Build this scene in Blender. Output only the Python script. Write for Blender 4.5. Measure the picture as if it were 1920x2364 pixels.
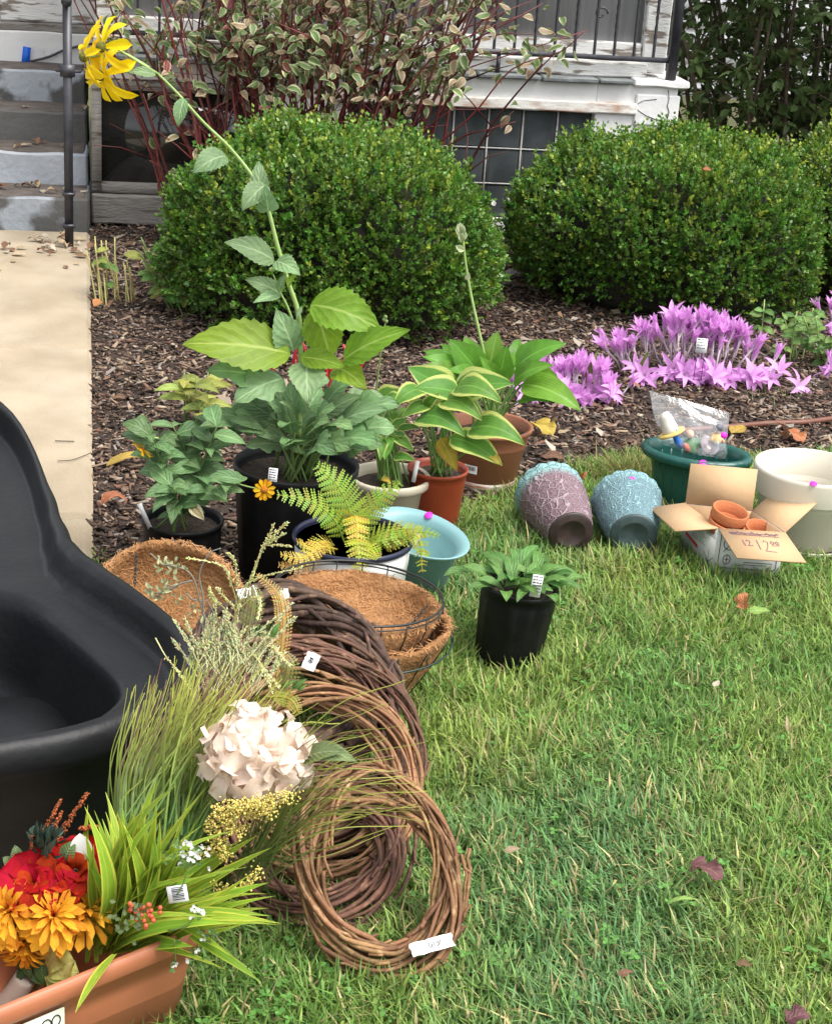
import bpy, bmesh, math, random
import numpy as np
from mathutils import Vector, Matrix

for o in list(bpy.data.objects):
    bpy.data.objects.remove(o, do_unlink=True)
SC = bpy.context.scene
COL = SC.collection
rad = math.radians
pi = math.pi
random.seed(7)
RNG = np.random.default_rng(11)

# ------------------------------------------------------------------ camera
IMG_W, IMG_H, FOC = 1920.0, 2364.0, 3840.0          # photograph in pixels
PITCH, ROLL, EYE = rad(21.0), rad(4.0), 1.5
FWD = np.array([0.0, math.cos(PITCH), -math.sin(PITCH)])
_up = np.array([0.0, math.sin(PITCH), math.cos(PITCH)])
_rt = np.array([1.0, 0.0, 0.0])
RT = _rt * math.cos(ROLL) + _up * math.sin(ROLL)
UP = _up * math.cos(ROLL) - _rt * math.sin(ROLL)
CAM = np.array([0.0, 0.0, EYE])
cd = bpy.data.cameras.new('camera')
cam = bpy.data.objects.new('camera', cd)
COL.objects.link(cam)
cd.sensor_fit = 'HORIZONTAL'
cd.sensor_width = 36.0
cd.lens = 36.0 * FOC / IMG_W
cd.clip_start = 0.05
cd.clip_end = 500.0
cam.matrix_world = Matrix(((RT[0], UP[0], -FWD[0], CAM[0]), (RT[1], UP[1], -FWD[1], CAM[1]),
                           (RT[2], UP[2], -FWD[2], CAM[2]), (0, 0, 0, 1)))
SC.camera = cam
SC.render.resolution_x, SC.render.resolution_y = 831, 1024
SC.render.engine = 'CYCLES'
SC.cycles.use_denoising = True
SC.cycles.max_bounces = 7
SC.cycles.diffuse_bounces = 3
SC.cycles.glossy_bounces = 3
SC.cycles.transmission_bounces = 5
SC.cycles.transparent_max_bounces = 8

# ------------------------------------------------------------------ light: a bright overcast day
SUN_EL, SUN_AZ = 62.0, 118.0                         # azimuth measured from +Y towards +X
w = bpy.data.worlds.new('World')
SC.world = w
w.use_nodes = True
nt = w.node_tree
nt.nodes.clear()
sky = nt.nodes.new('ShaderNodeTexSky')
sky.sky_type = 'NISHITA'
sky.sun_disc = False
sky.sun_elevation = rad(SUN_EL)
sky.sun_rotation = rad(SUN_AZ)
sky.air_density = 1.0
sky.dust_density = 3.0
hs = nt.nodes.new('ShaderNodeHueSaturation')
hs.inputs['Saturation'].default_value = 0.22        # cloud cover: grey-white sky
bg = nt.nodes.new('ShaderNodeBackground')
bg.inputs['Strength'].default_value = 0.15
wo = nt.nodes.new('ShaderNodeOutputWorld')
nt.links.new(sky.outputs[0], hs.inputs['Color'])
nt.links.new(hs.outputs[0], bg.inputs['Color'])
nt.links.new(bg.outputs[0], wo.inputs['Surface'])
sd = bpy.data.lights.new('sun', 'SUN')
sd.energy = 1.5
sd.angle = rad(35)
sd.color = (1.0, 0.96, 0.9)
sun = bpy.data.objects.new('sun', sd)
COL.objects.link(sun)
_sv = Vector((math.sin(rad(SUN_AZ)) * math.cos(rad(SUN_EL)), math.cos(rad(SUN_AZ)) * math.cos(rad(SUN_EL)), math.sin(rad(SUN_EL))))
sun.rotation_euler = _sv.to_track_quat('Z', 'Y').to_euler()
SC.view_settings.view_transform = 'Standard'
SC.view_settings.look = 'None'
SC.view_settings.gamma = 1.0
SC.view_settings.exposure = 1.22

# ------------------------------------------------------------------ pixels to directions
def ray(u, v):
    return RT * (u - IMG_W / 2) / FOC - UP * (v - IMG_H / 2) / FOC + FWD
def G(u, v, z=0.0):                                  # where the line of sight meets the height z
    d = ray(u, v); return Vector(CAM + d * ((z - EYE) / d[2]))
def AY(u, v, y):                                     # where it meets the depth y
    d = ray(u, v); return Vector(CAM + d * (y / d[1]))
DS = 1920.0 / 1736.0
def D(u, v, y):                                      # the same for coordinates read off a 1736 px wide copy
    return AY(u * DS, v * DS, y)
def GD(u, v, z=0.0):
    return G(u * DS, v * DS, z)

# ------------------------------------------------------------------ objects
WM = {}
MATCOPY = {}
def thing(name, label, cat, loc=(0, 0, 0), rz=0.0, group=None, M=None):
    o = bpy.data.objects.new(name, None)
    o.empty_display_size = 0.05
    COL.objects.link(o)
    m = M if M is not None else Matrix.Translation(Vector(loc)) @ Matrix.Rotation(rz, 4, 'Z')
    o.matrix_basis = m
    WM[o.name] = m
    return tag(o, label, cat, group)
def tag(o, label, cat, group=None):
    o['label'] = label; o['category'] = cat
    if group: o['group'] = group
    return o
def part(parent, name, me, mat, M=None, world=False, smooth=None):
    """a mesh object; M is local to the parent unless world is set"""
    o = bpy.data.objects.new(name, me)
    COL.objects.link(o)
    M = M if M is not None else Matrix.Identity(4)
    if mat is not None:
        if len(me.materials) == 0: me.materials.append(mat)
        elif me.materials[0] != mat:                     # the same shape in another material
            k = (me.name, mat.name)
            if k not in MATCOPY:
                MATCOPY[k] = me.copy(); MATCOPY[k].materials.clear(); MATCOPY[k].materials.append(mat)
            me = MATCOPY[k]; o.data = me
    if parent is not None:
        o.parent = parent
        if world:
            o.matrix_basis = WM[parent.name].inverted() @ M
            WM[o.name] = M
        else:
            o.matrix_basis = M
            WM[o.name] = WM[parent.name] @ M
    else:
        o.matrix_basis = M
        WM[o.name] = M
    return o
def struct(name, me, mat, M=None):
    o = part(None, name, me, mat, M); o['kind'] = 'structure'; return o
def frame(pos, d, up, s=1.0):
    y = Vector(d).normalized(); z = Vector(up); z = z - y * z.dot(y)
    if z.length < 1e-5: z = Vector((0.3, 0.5, 0.8)); z = z - y * z.dot(y)
    z.normalize(); x = y.cross(z)
    p = Vector(pos)
    return Matrix(((x[0] * s, y[0] * s, z[0] * s, p[0]), (x[1] * s, y[1] * s, z[1] * s, p[1]),
                   (x[2] * s, y[2] * s, z[2] * s, p[2]), (0, 0, 0, 1)))

# ------------------------------------------------------------------ meshes
def np_mesh(name, V, F, col=None, uv=None, smooth=True):
    V = np.asarray(V, np.float32)
    F = [np.asarray(f, np.int32) for f in F if len(f)]
    me = bpy.data.meshes.new(name)
    idx = np.concatenate([f.ravel() for f in F])
    tot = np.concatenate([np.full(len(f), f.shape[1], np.int32) for f in F])
    st = np.concatenate([[0], np.cumsum(tot)[:-1]]).astype(np.int32)
    me.vertices.add(len(V)); me.vertices.foreach_set('co', V.ravel())
    me.loops.add(len(idx)); me.loops.foreach_set('vertex_index', idx)
    me.polygons.add(len(tot)); me.polygons.foreach_set('loop_start', st)
    if smooth: me.polygons.foreach_set('use_smooth', np.ones(len(tot), bool))
    if uv is not None:
        l = me.uv_layers.new(name='UVMap')
        l.data.foreach_set('uv', np.asarray(uv, np.float32)[idx].ravel())
    me.update(calc_edges=True)
    if col is not None:
        a = me.color_attributes.new('Col', 'FLOAT_COLOR', 'POINT')
        c = np.ones((len(V), 4), np.float32); c[:, :3] = col
        a.data.foreach_set('color', c.ravel())
    return me
class MB:
    def __init__(s): s.V, s.F, s.C, s.U, s.n = [], {}, [], [], 0
    def add(s, V, F, col=None, uv=None):
        V = np.asarray(V, float).reshape(-1, 3)
        for f in F:
            f = np.asarray(f, int)
            if f.size: s.F.setdefault(f.shape[1], []).append(f + s.n)
        s.V.append(V); s.n += len(V)
        s.C.append(np.broadcast_to(np.asarray(col if col is not None else (1, 1, 1), float), (len(V), 3)))
        s.U.append(np.zeros((len(V), 2)) if uv is None else np.asarray(uv, float))
        return s
    def tube(s, pts, r, n=6, col=None, cap=True): s.add(*tube(pts, r, n, cap), col=col); return s
    def box(s, lo, hi, col=None, M=None):
        (a, b, c), (d, e, f) = lo, hi
        V = [(a, b, c), (d, b, c), (d, e, c), (a, e, c), (a, b, f), (d, b, f), (d, e, f), (a, e, f)]
        if M is not None: V = [M @ Vector(q) for q in V]
        s.add(V, [[(0, 3, 2, 1), (4, 5, 6, 7), (0, 1, 5, 4), (1, 2, 6, 5), (2, 3, 7, 6), (3, 0, 4, 7)]], col); return s
    def mesh(s, name, smooth=True, color=False, uv=False):
        return np_mesh(name, np.concatenate(s.V), [np.concatenate(f) for f in s.F.values()],
                       np.concatenate(s.C) if color else None, np.concatenate(s.U) if uv else None, smooth)
def tube(pts, r, n=6, cap=True):
    P = np.array([list(p) for p in pts], float); m = len(P)
    r = np.broadcast_to(np.asarray(r, float), (m,))
    T = np.gradient(P, axis=0); T /= (np.linalg.norm(T, axis=1)[:, None] + 1e-12)
    a = np.array([0, 0, 1.0]) if abs(T[0][2]) < .9 else np.array([1.0, 0, 0])
    N = np.cross(T[0], a); N /= np.linalg.norm(N)
    V = []
    an = np.arange(n) * 2 * pi / n
    for i in range(m):
        N = N - T[i] * (N @ T[i]); N /= (np.linalg.norm(N) + 1e-12)
        Bn = np.cross(T[i], N)
        V.append(P[i] + r[i] * (np.cos(an)[:, None] * N + np.sin(an)[:, None] * Bn))
    V = np.concatenate(V)
    i = np.arange(m - 1)[:, None] * n; j = np.arange(n)[None, :]; k = (j + 1) % n
    Q = np.stack([i + j, i + k, i + n + k, i + n + j], -1).reshape(-1, 4)
    F = [Q]
    if cap: F.append(np.array([list(range(n))[::-1], list(range((m - 1) * n, m * n))]))
    return V, F
def lathe(prof, n=40, sx=1.0, sy=1.0, fn=None):
    """prof: (radius, z) pairs; fn(angle, i, r, z) -> (r, z) for scallops and ribs"""
    V = []; m = len(prof)
    for i, (r, z) in enumerate(prof):
        for j in range(n):
            a = 2 * pi * j / n; rr, zz = (r, z) if fn is None else fn(a, i, r, z)
            V.append((rr * math.cos(a) * sx, rr * math.sin(a) * sy, zz))
    F = []
    for i in range(m - 1):
        for j in range(n):
            k = (j + 1) % n
            F.append((i * n + j, i * n + k, (i + 1) * n + k, (i + 1) * n + j))
    F4 = [F]
    caps = []
    if prof[0][0] > 1e-4: caps.append(list(range(n))[::-1])
    if prof[-1][0] > 1e-4: caps.append(list(range((m - 1) * n, m * n)))
    if caps: F4.append(caps)
    return V, F4
def lathe_mesh(name, prof, n=40, **k):
    V, F = lathe(prof, n, **k); return np_mesh(name, V, F)
def bez(pts, n=16):
    """smooth curve through the given points (Catmull-Rom)"""
    P = np.array([list(p) for p in pts], float)
    P = np.vstack([2 * P[0] - P[1], P, 2 * P[-1] - P[-2]]); out = []
    segs = len(P) - 3
    for s in range(segs):
        p0, p1, p2, p3 = P[s:s + 4]
        for t in np.linspace(0, 1, max(2, n // segs + 1))[: None if s == segs - 1 else -1]:
            out.append(.5 * ((2 * p1) + (-p0 + p2) * t + (2 * p0 - 5 * p1 + 4 * p2 - p3) * t * t + (-p0 + 3 * p1 - 3 * p2 + p3) * t ** 3))
    return np.array(out)
def rotmats(yaw, pitch, roll):
    """arrays of rotations: Rz(yaw) Rx(pitch) Ry(roll)"""
    cy, sy, cp, sp, cr, sr = np.cos(yaw), np.sin(yaw), np.cos(pitch), np.sin(pitch), np.cos(roll), np.sin(roll)
    n = len(yaw); Z = np.zeros(n); O = np.ones(n)
    A = np.stack([np.stack([cy, -sy, Z], -1), np.stack([sy, cy, Z], -1), np.stack([Z, Z, O], -1)], 1)
    B = np.stack([np.stack([O, Z, Z], -1), np.stack([Z, cp, -sp], -1), np.stack([Z, sp, cp], -1)], 1)
    C = np.stack([np.stack([cr, Z, sr], -1), np.stack([Z, O, Z], -1), np.stack([-sr, Z, cr], -1)], 1)
    return A @ B @ C
def scatter(name, TV, TF, R, P, S=None, col=None, smooth=False):
    """many small pieces as one mesh: template verts TV, faces TF, rotations R, places P"""
    TV = np.asarray(TV, float); n = len(P)
    tv = TV[None] if S is None else TV[None] * np.asarray(S).reshape(n, 1, -1)
    tv = np.broadcast_to(tv, (n,) + TV.shape)
    V = np.einsum('nij,nkj->nki', R, tv) + np.asarray(P)[:, None]
    off = (np.arange(n) * len(TV))[:, None, None]
    F = [(np.asarray(f)[None] + off).reshape(-1, len(f[0])) for f in TF]
    c = None if col is None else np.repeat(np.asarray(col), len(TV), 0)
    return np_mesh(name, V.reshape(-1, 3), F, c, None, smooth)
def leaf_mesh(name, width=.5, prof='ovate', nv=10, nu=2, bulge=.08, fold=.15, wave=.0, serr=0., teeth=9, twist=0., thick=0, seed=0):
    """unit leaf along +Y from the origin, face +Z; UV: x across, y along"""
    rr = random.Random(seed); ph = rr.uniform(0, 6)
    V, U, F = [], [], []
    for i in range(nv + 1):
        t = i / nv
        if prof == 'ovate': wv = math.sin(pi * min(1, t) ** .72) ** .85
        elif prof == 'hosta': wv = (math.sin(pi * t ** .62) ** .8) * (1 - .15 * t)
        elif prof == 'oval': wv = math.sin(pi * t) ** .75
        elif prof == 'petal': wv = min(1, (t + .08) ** .6 * 1.1) * (math.sqrt(max(0, 1 - max(0, (t - .65) / .35) ** 2.2)))
        elif prof == 'spoon': wv = (.35 + .65 * t ** 1.5) * (math.sqrt(max(0, 1 - max(0, (t - .8) / .2) ** 2)))
        elif prof == 'blade': wv = min(1, .5 + 2 * t) * (1 - max(0, (t - .45) / .55) ** 1.6)
        elif prof == 'lance': wv = math.sin(pi * t ** .8) ** .9
        elif prof == 'lobed':
            b = math.sin(pi * t ** .8) ** .7
            wv = b * (.62 + .45 * abs(math.sin(pi * (2.6 * t + .12))) ** 1.3)
        else: wv = math.sin(pi * t)
        wv = max(wv, .012)
        if serr: wv *= 1 + serr * ((t * teeth) % 1.0 - .5)
        for j in range(-nu, nu + 1):
            q = j / nu; x = q * wv * width / 2
            z = bulge * 4 * t * (1 - t) + fold * abs(x) + wave * math.sin(t * 9 + ph + (2 if q > 0 else 0)) * q * q * width
            if twist: a = twist * t; x, z = x * math.cos(a), z + x * math.sin(a)
            V.append((x, t, z)); U.append((.5 + .5 * q, t))
    k = 2 * nu + 1
    for i in range(nv):
        for j in range(2 * nu):
            F.append((i * k + j, i * k + j + 1, (i + 1) * k + j + 1, (i + 1) * k + j))
    return np_mesh(name, V, [F], None, U)
def leaf_at(parent, name, me, mat, p0, p1, up=(0, -.5, .8), ws=1.0):
    d = Vector(p1) - Vector(p0); L = d.length
    M = frame(p0, d, up, L)
    if ws != 1.0: M = M @ Matrix.Diagonal((ws, 1, 1, 1))
    return part(parent, name, me, mat, M, world=True)

# ------------------------------------------------------------------ materials
def lin(c): return tuple((x / 12.92 if x <= .04045 else ((x + .055) / 1.055) ** 2.4) for x in c)
def hexc(h): return lin(tuple(int(h[i:i + 2], 16) / 255 for i in (0, 2, 4)))
def material(name, c1, c2=None, scale=20., rough=.6, bump=0., bscale=60., rnd=0., attr=False, spec=.4, transl=0., metal=0., c3=None, s3=4., w3=(.5, .6), stretch=None, wave=None, hue=0.):
    m = bpy.data.materials.new(name); m.use_nodes = True
    n, l = m.node_tree.nodes, m.node_tree.links
    b = n['Principled BSDF']; out = n['Material Output']
    b.inputs['Roughness'].default_value = rough; b.inputs['Specular IOR Level'].default_value = spec
    b.inputs['Metallic'].default_value = metal
    tc = n.new('ShaderNodeTexCoord'); co = tc.outputs['Object']
    if stretch:
        mp = n.new('ShaderNodeMapping'); mp.inputs['Scale'].default_value = stretch; l.new(co, mp.inputs[0]); co = mp.outputs[0]
    def noise(sc, det=5., co=co):
        t = n.new('ShaderNodeTexNoise'); t.inputs['Scale'].default_value = sc; t.inputs['Detail'].default_value = det; l.new(co, t.inputs['Vector']); return t.outputs['Fac']
    def mix(f, a, bb, mode='MIX'):
        x = n.new('ShaderNodeMix'); x.data_type = 'RGBA'; x.blend_type = mode
        for s, i in ((f, 0), (a, 6), (bb, 7)):
            if isinstance(s, (int, float)): x.inputs[i].default_value = s
            elif isinstance(s, tuple): x.inputs[i].default_value = (*s, 1)
            else: l.new(s, x.inputs[i])
        return x.outputs[2]
    def ramp(f, a, bb):
        r = n.new('ShaderNodeMapRange'); r.inputs[1].default_value = a; r.inputs[2].default_value = bb; l.new(f, r.inputs[0]); return r.outputs[0]
    c = n.new('ShaderNodeRGB'); c.outputs[0].default_value = (*c1, 1); c = c.outputs[0]
    if c2 is not None: c = mix(ramp(noise(scale), .35, .65), c, c2)
    if c3 is not None: c = mix(ramp(noise(s3, 8.), *w3), c, c3)
    if attr:
        at = n.new('ShaderNodeAttribute'); at.attribute_name = 'Col'; c = mix(1.0, c, at.outputs['Color'], 'MULTIPLY')
    if rnd or hue:
        oi = n.new('ShaderNodeObjectInfo'); h = n.new('ShaderNodeHueSaturation')
        r = n.new('ShaderNodeMapRange'); r.inputs[3].default_value = 1 - rnd; r.inputs[4].default_value = 1 + rnd; l.new(oi.outputs['Random'], r.inputs[0]); l.new(r.outputs[0], h.inputs['Value'])
        if hue:
            k = n.new('ShaderNodeMath'); k.operation = 'MULTIPLY'; k.inputs[1].default_value = 7.31; l.new(oi.outputs['Random'], k.inputs[0])
            k2 = n.new('ShaderNodeMath'); k2.operation = 'FRACT'; l.new(k.outputs[0], k2.inputs[0])
            r2 = n.new('ShaderNodeMapRange'); r2.inputs[3].default_value = .5 - hue; r2.inputs[4].default_value = .5 + hue; l.new(k2.outputs[0], r2.inputs[0]); l.new(r2.outputs[0], h.inputs['Hue'])
        l.new(c, h.inputs['Color']); c = h.outputs[0]
    l.new(c, b.inputs['Base Color'])
    if bump:
        bp = n.new('ShaderNodeBump'); bp.inputs['Strength'].default_value = bump; bp.inputs['Distance'].default_value = .01
        l.new(noise(bscale, 8.), bp.inputs['Height']); l.new(bp.outputs[0], b.inputs['Normal'])
    if transl:
        t = n.new('ShaderNodeBsdfTranslucent'); l.new(c, t.inputs['Color']); ms = n.new('ShaderNodeMixShader'); ms.inputs[0].default_value = transl
        l.new(b.outputs[0], ms.inputs[1]); l.new(t.outputs[0], ms.inputs[2]); l.new(ms.outputs[0], out.inputs['Surface'])
    return m
def leafmat(name, col, vein=None, edge=None, edge_w=.72, nveins=9, slant=2.2, rnd=.2, hue=.012, transl=.3, rough=.45, parallel=False, col2=None, spec=.35, vs=.5, bump=.5):
    m = bpy.data.materials.new(name); m.use_nodes = True
    n, l = m.node_tree.nodes, m.node_tree.links
    b = n['Principled BSDF']; out = n['Material Output']; b.inputs['Roughness'].default_value = rough; b.inputs['Specular IOR Level'].default_value = spec
    uv = n.new('ShaderNodeUVMap'); sp = n.new('ShaderNodeSeparateXYZ'); l.new(uv.outputs[0], sp.inputs[0])
    def mth(op, a, bb=None):
        x = n.new('ShaderNodeMath'); x.operation = op
        for i, s in enumerate((a, bb)):
            if s is None: continue
            if isinstance(s, (int, float)): x.inputs[i].default_value = s
            else: l.new(s, x.inputs[i])
        return x.outputs[0]
    def ramp(f, a, bb):
        r = n.new('ShaderNodeMapRange'); r.inputs[1].default_value = a; r.inputs[2].default_value = bb; l.new(f, r.inputs[0]); return r.outputs[0]
    def mix(f, a, bb):
        x = n.new('ShaderNodeMix'); x.data_type = 'RGBA'
        for s, i in ((f, 0), (a, 6), (bb, 7)):
            if isinstance(s, (int, float)): x.inputs[i].default_value = s
            elif isinstance(s, tuple): x.inputs[i].default_value = (*s, 1)
            else: l.new(s, x.inputs[i])
        return x.outputs[2]
    a = mth('ABSOLUTE', mth('MULTIPLY', mth('SUBTRACT', sp.outputs[0], .5), 2.0))
    tc = n.new('ShaderNodeTexCoord')
    no = n.new('ShaderNodeTexNoise'); no.inputs['Scale'].default_value = 5.; no.inputs['Detail'].default_value = 4.; l.new(tc.outputs['Object'], no.inputs['Vector'])
    c2 = col2 if col2 else tuple(x * .72 for x in col)
    c = mix(ramp(no.outputs['Fac'], .35, .68), col, c2)
    if edge is not None:
        e = mth('ADD', a, mth('MULTIPLY', no.outputs['Fac'], .35))
        c = mix(ramp(e, edge_w + .1, edge_w + .2), c, edge)
    vn = vein if vein else tuple(min(1, x * 1.5 + .02) for x in col)
    mid = ramp(a, .09, .03)
    if parallel: ph = mth('MULTIPLY', a, nveins)
    else: ph = mth('SUBTRACT', mth('MULTIPLY', sp.outputs[1], nveins), mth('MULTIPLY', a, slant))
    saw = mth('ABSOLUTE', mth('SUBTRACT', mth('FRACT', ph), .5))
    side = mth('MULTIPLY', ramp(saw, .12, .0), vs)
    vm = mth('MAXIMUM', mid, side)
    c = mix(vm, c, vn)
    oi = n.new('ShaderNodeObjectInfo'); h = n.new('ShaderNodeHueSaturation')
    r = n.new('ShaderNodeMapRange'); r.inputs[3].default_value = 1 - rnd; r.inputs[4].default_value = 1 + rnd; l.new(oi.outputs['Random'], r.inputs[0]); l.new(r.outputs[0], h.inputs['Value'])
    r2 = n.new('ShaderNodeMapRange'); r2.inputs[3].default_value = .5 - hue; r2.inputs[4].default_value = .5 + hue; l.new(mth('FRACT', mth('MULTIPLY', oi.outputs['Random'], 9.7)), r2.inputs[0]); l.new(r2.outputs[0], h.inputs['Hue'])
    l.new(c, h.inputs['Color']); c = h.outputs[0]
    l.new(c, b.inputs['Base Color'])
    bp = n.new('ShaderNodeBump'); bp.inputs['Strength'].default_value = bump; bp.inputs['Distance'].default_value = .004
    l.new(mth('SUBTRACT', mth('MULTIPLY', no.outputs['Fac'], .6), saw if not parallel else side), bp.inputs['Height']); l.new(bp.outputs[0], b.inputs['Normal'])
    t = n.new('ShaderNodeBsdfTranslucent'); l.new(c, t.inputs['Color']); ms = n.new('ShaderNodeMixShader'); ms.inputs[0].default_value = transl
    l.new(b.outputs[0], ms.inputs[1]); l.new(t.outputs[0], ms.inputs[2]); l.new(ms.outputs[0], out.inputs['Surface'])
    return m
PINK = material('pink_sticker', (.9, .03, .62), rough=.5)
WHITE = material('white_plastic', (.78, .78, .78), rough=.45)
SOIL = material('potting_soil', (.025, .017, .012), (.07, .05, .035), 90, rough=.95, bump=.8, bscale=150)

# ================================================================== SETTING
from mathutils import noise as mnoise
def nz(p, s=1.0): return mnoise.noise(Vector(p) * s)
def rough_box(name, lo, hi, step=.04, amp=.004, seed=0., bev=.006):
    bm = bmesh.new()
    lo, hi = Vector(lo), Vector(hi); c = (lo + hi) / 2; d = hi - lo
    n = [max(1, min(60, int(d[i] / step))) for i in range(3)]
    def grid(ax, side):
        a, b = [i for i in range(3) if i != ax]
        vs = []
        for i in range(n[a] + 1):
            row = []
            for j in range(n[b] + 1):
                p = Vector((0, 0, 0)); p[ax] = hi[ax] if side else lo[ax]
                p[a] = lo[a] + d[a] * i / n[a]; p[b] = lo[b] + d[b] * j / n[b]
                row.append(bm.verts.new(p))
            vs.append(row)
        for i in range(n[a]):
            for j in range(n[b]):
                f = [vs[i][j], vs[i + 1][j], vs[i + 1][j + 1], vs[i][j + 1]]
                if bool(side) == (ax == 1): f.reverse()
                bm.faces.new(f)
    for ax in range(3):
        for s in (0, 1): grid(ax, s)
    bmesh.ops.remove_doubles(bm, verts=bm.verts, dist=1e-5)
    if bev: 
        ed = [e for e in bm.edges if len(e.link_faces) == 2 and e.calc_face_angle(0) > 1]
        bmesh.ops.bevel(bm, geom=ed, offset=bev, segments=1, affect='EDGES')
    for v in bm.verts:
        q = v.co * 9 + Vector((seed, seed * 2, 0))
        v.co += Vector((mnoise.noise(q), mnoise.noise(q + Vector((31, 0, 0))), mnoise.noise(q + Vector((0, 57, 0))))) * amp
    me = bpy.data.meshes.new(name); bm.to_mesh(me); bm.free()
    return me

# ---- ground
def ground_sheet(name, poly, z, step, amp):
    """a closed outline in plan, filled, with a slightly uneven surface"""
    bm = bmesh.new()
    vs = [bm.verts.new((x, y, z)) for x, y in poly]
    bm.faces.new(vs)
    bmesh.ops.triangulate(bm, faces=bm.faces)
    bmesh.ops.subdivide_edges(bm, edges=bm.edges, cuts=step, use_grid_fill=True)
    for v in bm.verts: v.co.z = z + amp * nz((v.co.x, v.co.y, 0), 2.2)
    me = bpy.data.meshes.new(name); bm.to_mesh(me); bm.free(); return me
M_GROUND = material('lawn_soil', (.06, .075, .02), (.10, .085, .045), 30, rough=.95, bump=.6, bscale=120)
gm = np_mesh('lawn_ground', [(-120, -60, 0), (120, -60, 0), (120, 180, 0), (-120, 180, 0)], [[(0, 1, 2, 3)]])
struct('lawn_ground', gm, M_GROUND)
WALK_D = Vector((-.206, .978, 0)).normalized(); WALK_N = Vector((WALK_D.y, -WALK_D.x, 0))
WE0 = Vector((-.738, 3.542, 0))
def wedge(t, off=0.): p = WE0 + WALK_D * t - WALK_N * off; return (p.x, p.y)
BED = [wedge(-.55), (-.45, 3.02), (-.22, 3.2), (.0, 3.62), (.12, 3.93), (.3, 4.12), (.50, 4.40), (.8, 4.46), (1.05, 4.5), (1.35, 4.7), (2.2, 4.95), (4.5, 5.5), (4.5, 8.2), (1.2, 7.6), wedge(3.65)]
M_BED = material('dark_mulch_soil', (.022, .014, .010), (.055, .036, .026), 60, rough=.95, bump=1.0, bscale=90)
struct('mulch_bed', ground_sheet('mulch_bed', BED, .006, 6, .0), M_BED)
M_SLAB = material('tan_concrete', (.36, .295, .205), (.28, .225, .155), 5, rough=.85, bump=.25, bscale=140, c3=(.42, .36, .275), s3=1.7, w3=(.45, .7), rnd=.06)
walk = thing('walkway', 'x', 'x', (0, 0, 0)); del walk['label'], walk['category']; walk['kind'] = 'structure'
ts = [-2.6, -1.3, .12, 1.58, 3.34]
for a, b in zip(ts[:-1], ts[1:]):
    L = b - a - .018
    me = rough_box('slab', (-1.15, 0, -.06), (0, L, .028), .06, .0022, a * 7, .014)
    p = WE0 + WALK_D * (a + .009)
    part(walk, 'slab', me, M_SLAB, Matrix.Translation(p) @ Matrix.Rotation(math.atan2(-WALK_D.x, WALK_D.y), 4, 'Z'))

# ---- house, local x to the right along the wall, y into the house
HYAW = rad(10)
HM = Matrix.Translation((-1.31, 7.067, 0)) @ Matrix.Rotation(HYAW, 4, 'Z')
HMI = HM.inverted()
def HW(u, v, y=0.):
    c = HMI @ Vector(CAM); d = HMI.to_3x3() @ Vector(ray(u, v)); t = (y - c.y) / d.y
    return c + d * t
M_WHITEWALL = material('white_painted_concrete', (.80, .79, .77), (.72, .71, .69), 6, rough=.7, bump=.35, bscale=25, c3=(.30, .27, .24), s3=9, w3=(.66, .74))
M_STEP = material('worn_blue_grey_step_paint', (.36, .39, .425), (.43, .455, .485), 7, rough=.75, bump=.5, bscale=40, c3=(.10, .098, .092), s3=2.6, w3=(.47, .51))
M_STEPBARE = material('mostly_bare_step_face', (.33, .36, .395), (.40, .425, .455), 7, rough=.8, bump=.5, bscale=40, c3=(.115, .112, .105), s3=2.9, w3=(.36, .41))
M_STEPTOP = material('worn_step_tread', (.16, .13, .11), (.09, .075, .065), 12, rough=.9, bump=.5, bscale=60)
M_PEEL = material('peeling_white_paint_on_wood', (.78, .77, .75), (.70, .69, .66), 9, rough=.7, bump=.5, bscale=30, c3=(.24, .20, .165), s3=5, w3=(.54, .60), stretch=(1.2, 6, 7))
M_GREYWOOD = material('weathered_grey_timber', (.31, .29, .26), (.22, .20, .18), 14, rough=.85, bump=.7, bscale=30, stretch=(1, 6, 8), c3=(.11, .085, .07), s3=5, w3=(.58, .66))
M_LINTEL = material('rust_stained_lintel', (.76, .74, .69), (.68, .66, .60), 8, rough=.65, bump=.3, bscale=40, c3=(.36, .14, .04), s3=6, w3=(.50, .68), stretch=(1, 3, 2.2))
M_SLATE = material('dark_slate_cap', (.13, .145, .145), (.20, .215, .21), 16, rough=.7, bump=.5, bscale=50, rnd=.15)
M_IRON = material('black_iron', (.022, .022, .028), (.04, .04, .05), 30, rough=.42, spec=.6)
M_PANE = material('dark_window_glass', (.012, .013, .012), (.03, .03, .026), 4, rough=.06, spec=.7)
M_SCREEN = material('grey_window_screen', (.25, .25, .26), (.32, .32, .33), 7, rough=.5, stretch=(9, 1, .6))
M_GBLOCK = material('fluted_glass_block', (.05, .057, .06), (.085, .095, .10), 10, rough=.12, spec=.8)
M_MORTAR = material('grey_mortar', (.50, .49, .46), (.42, .41, .39), 40, rough=.9, bump=.4)
M_DARK = material('dark_interior', (.012, .011, .010), rough=.9)
house = thing('porch_house', 'old house front with peeling white paint, basement windows and porch ledge', 'house', M=HM)
wl = [((-.155, .0, -.05), (.60, .25, .0)), ((-.155, 0.002, .62), (.925, .25, .70)), ((.60, 0, -.05), (.925, .25, .62)),
      ((.925, .002, -.05), (1.997, .25, .095)), ((.925, .001, .60), (1.997, .25, .70)), ((1.997, 0, -.05), (2.36, .25, .70))]
for i, (a, b) in enumerate(wl):
    part(house, 'foundation_wall', rough_box('foundation_wall', a, b, .05, .004, i * 3.1, .004), M_WHITEWALL)
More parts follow.
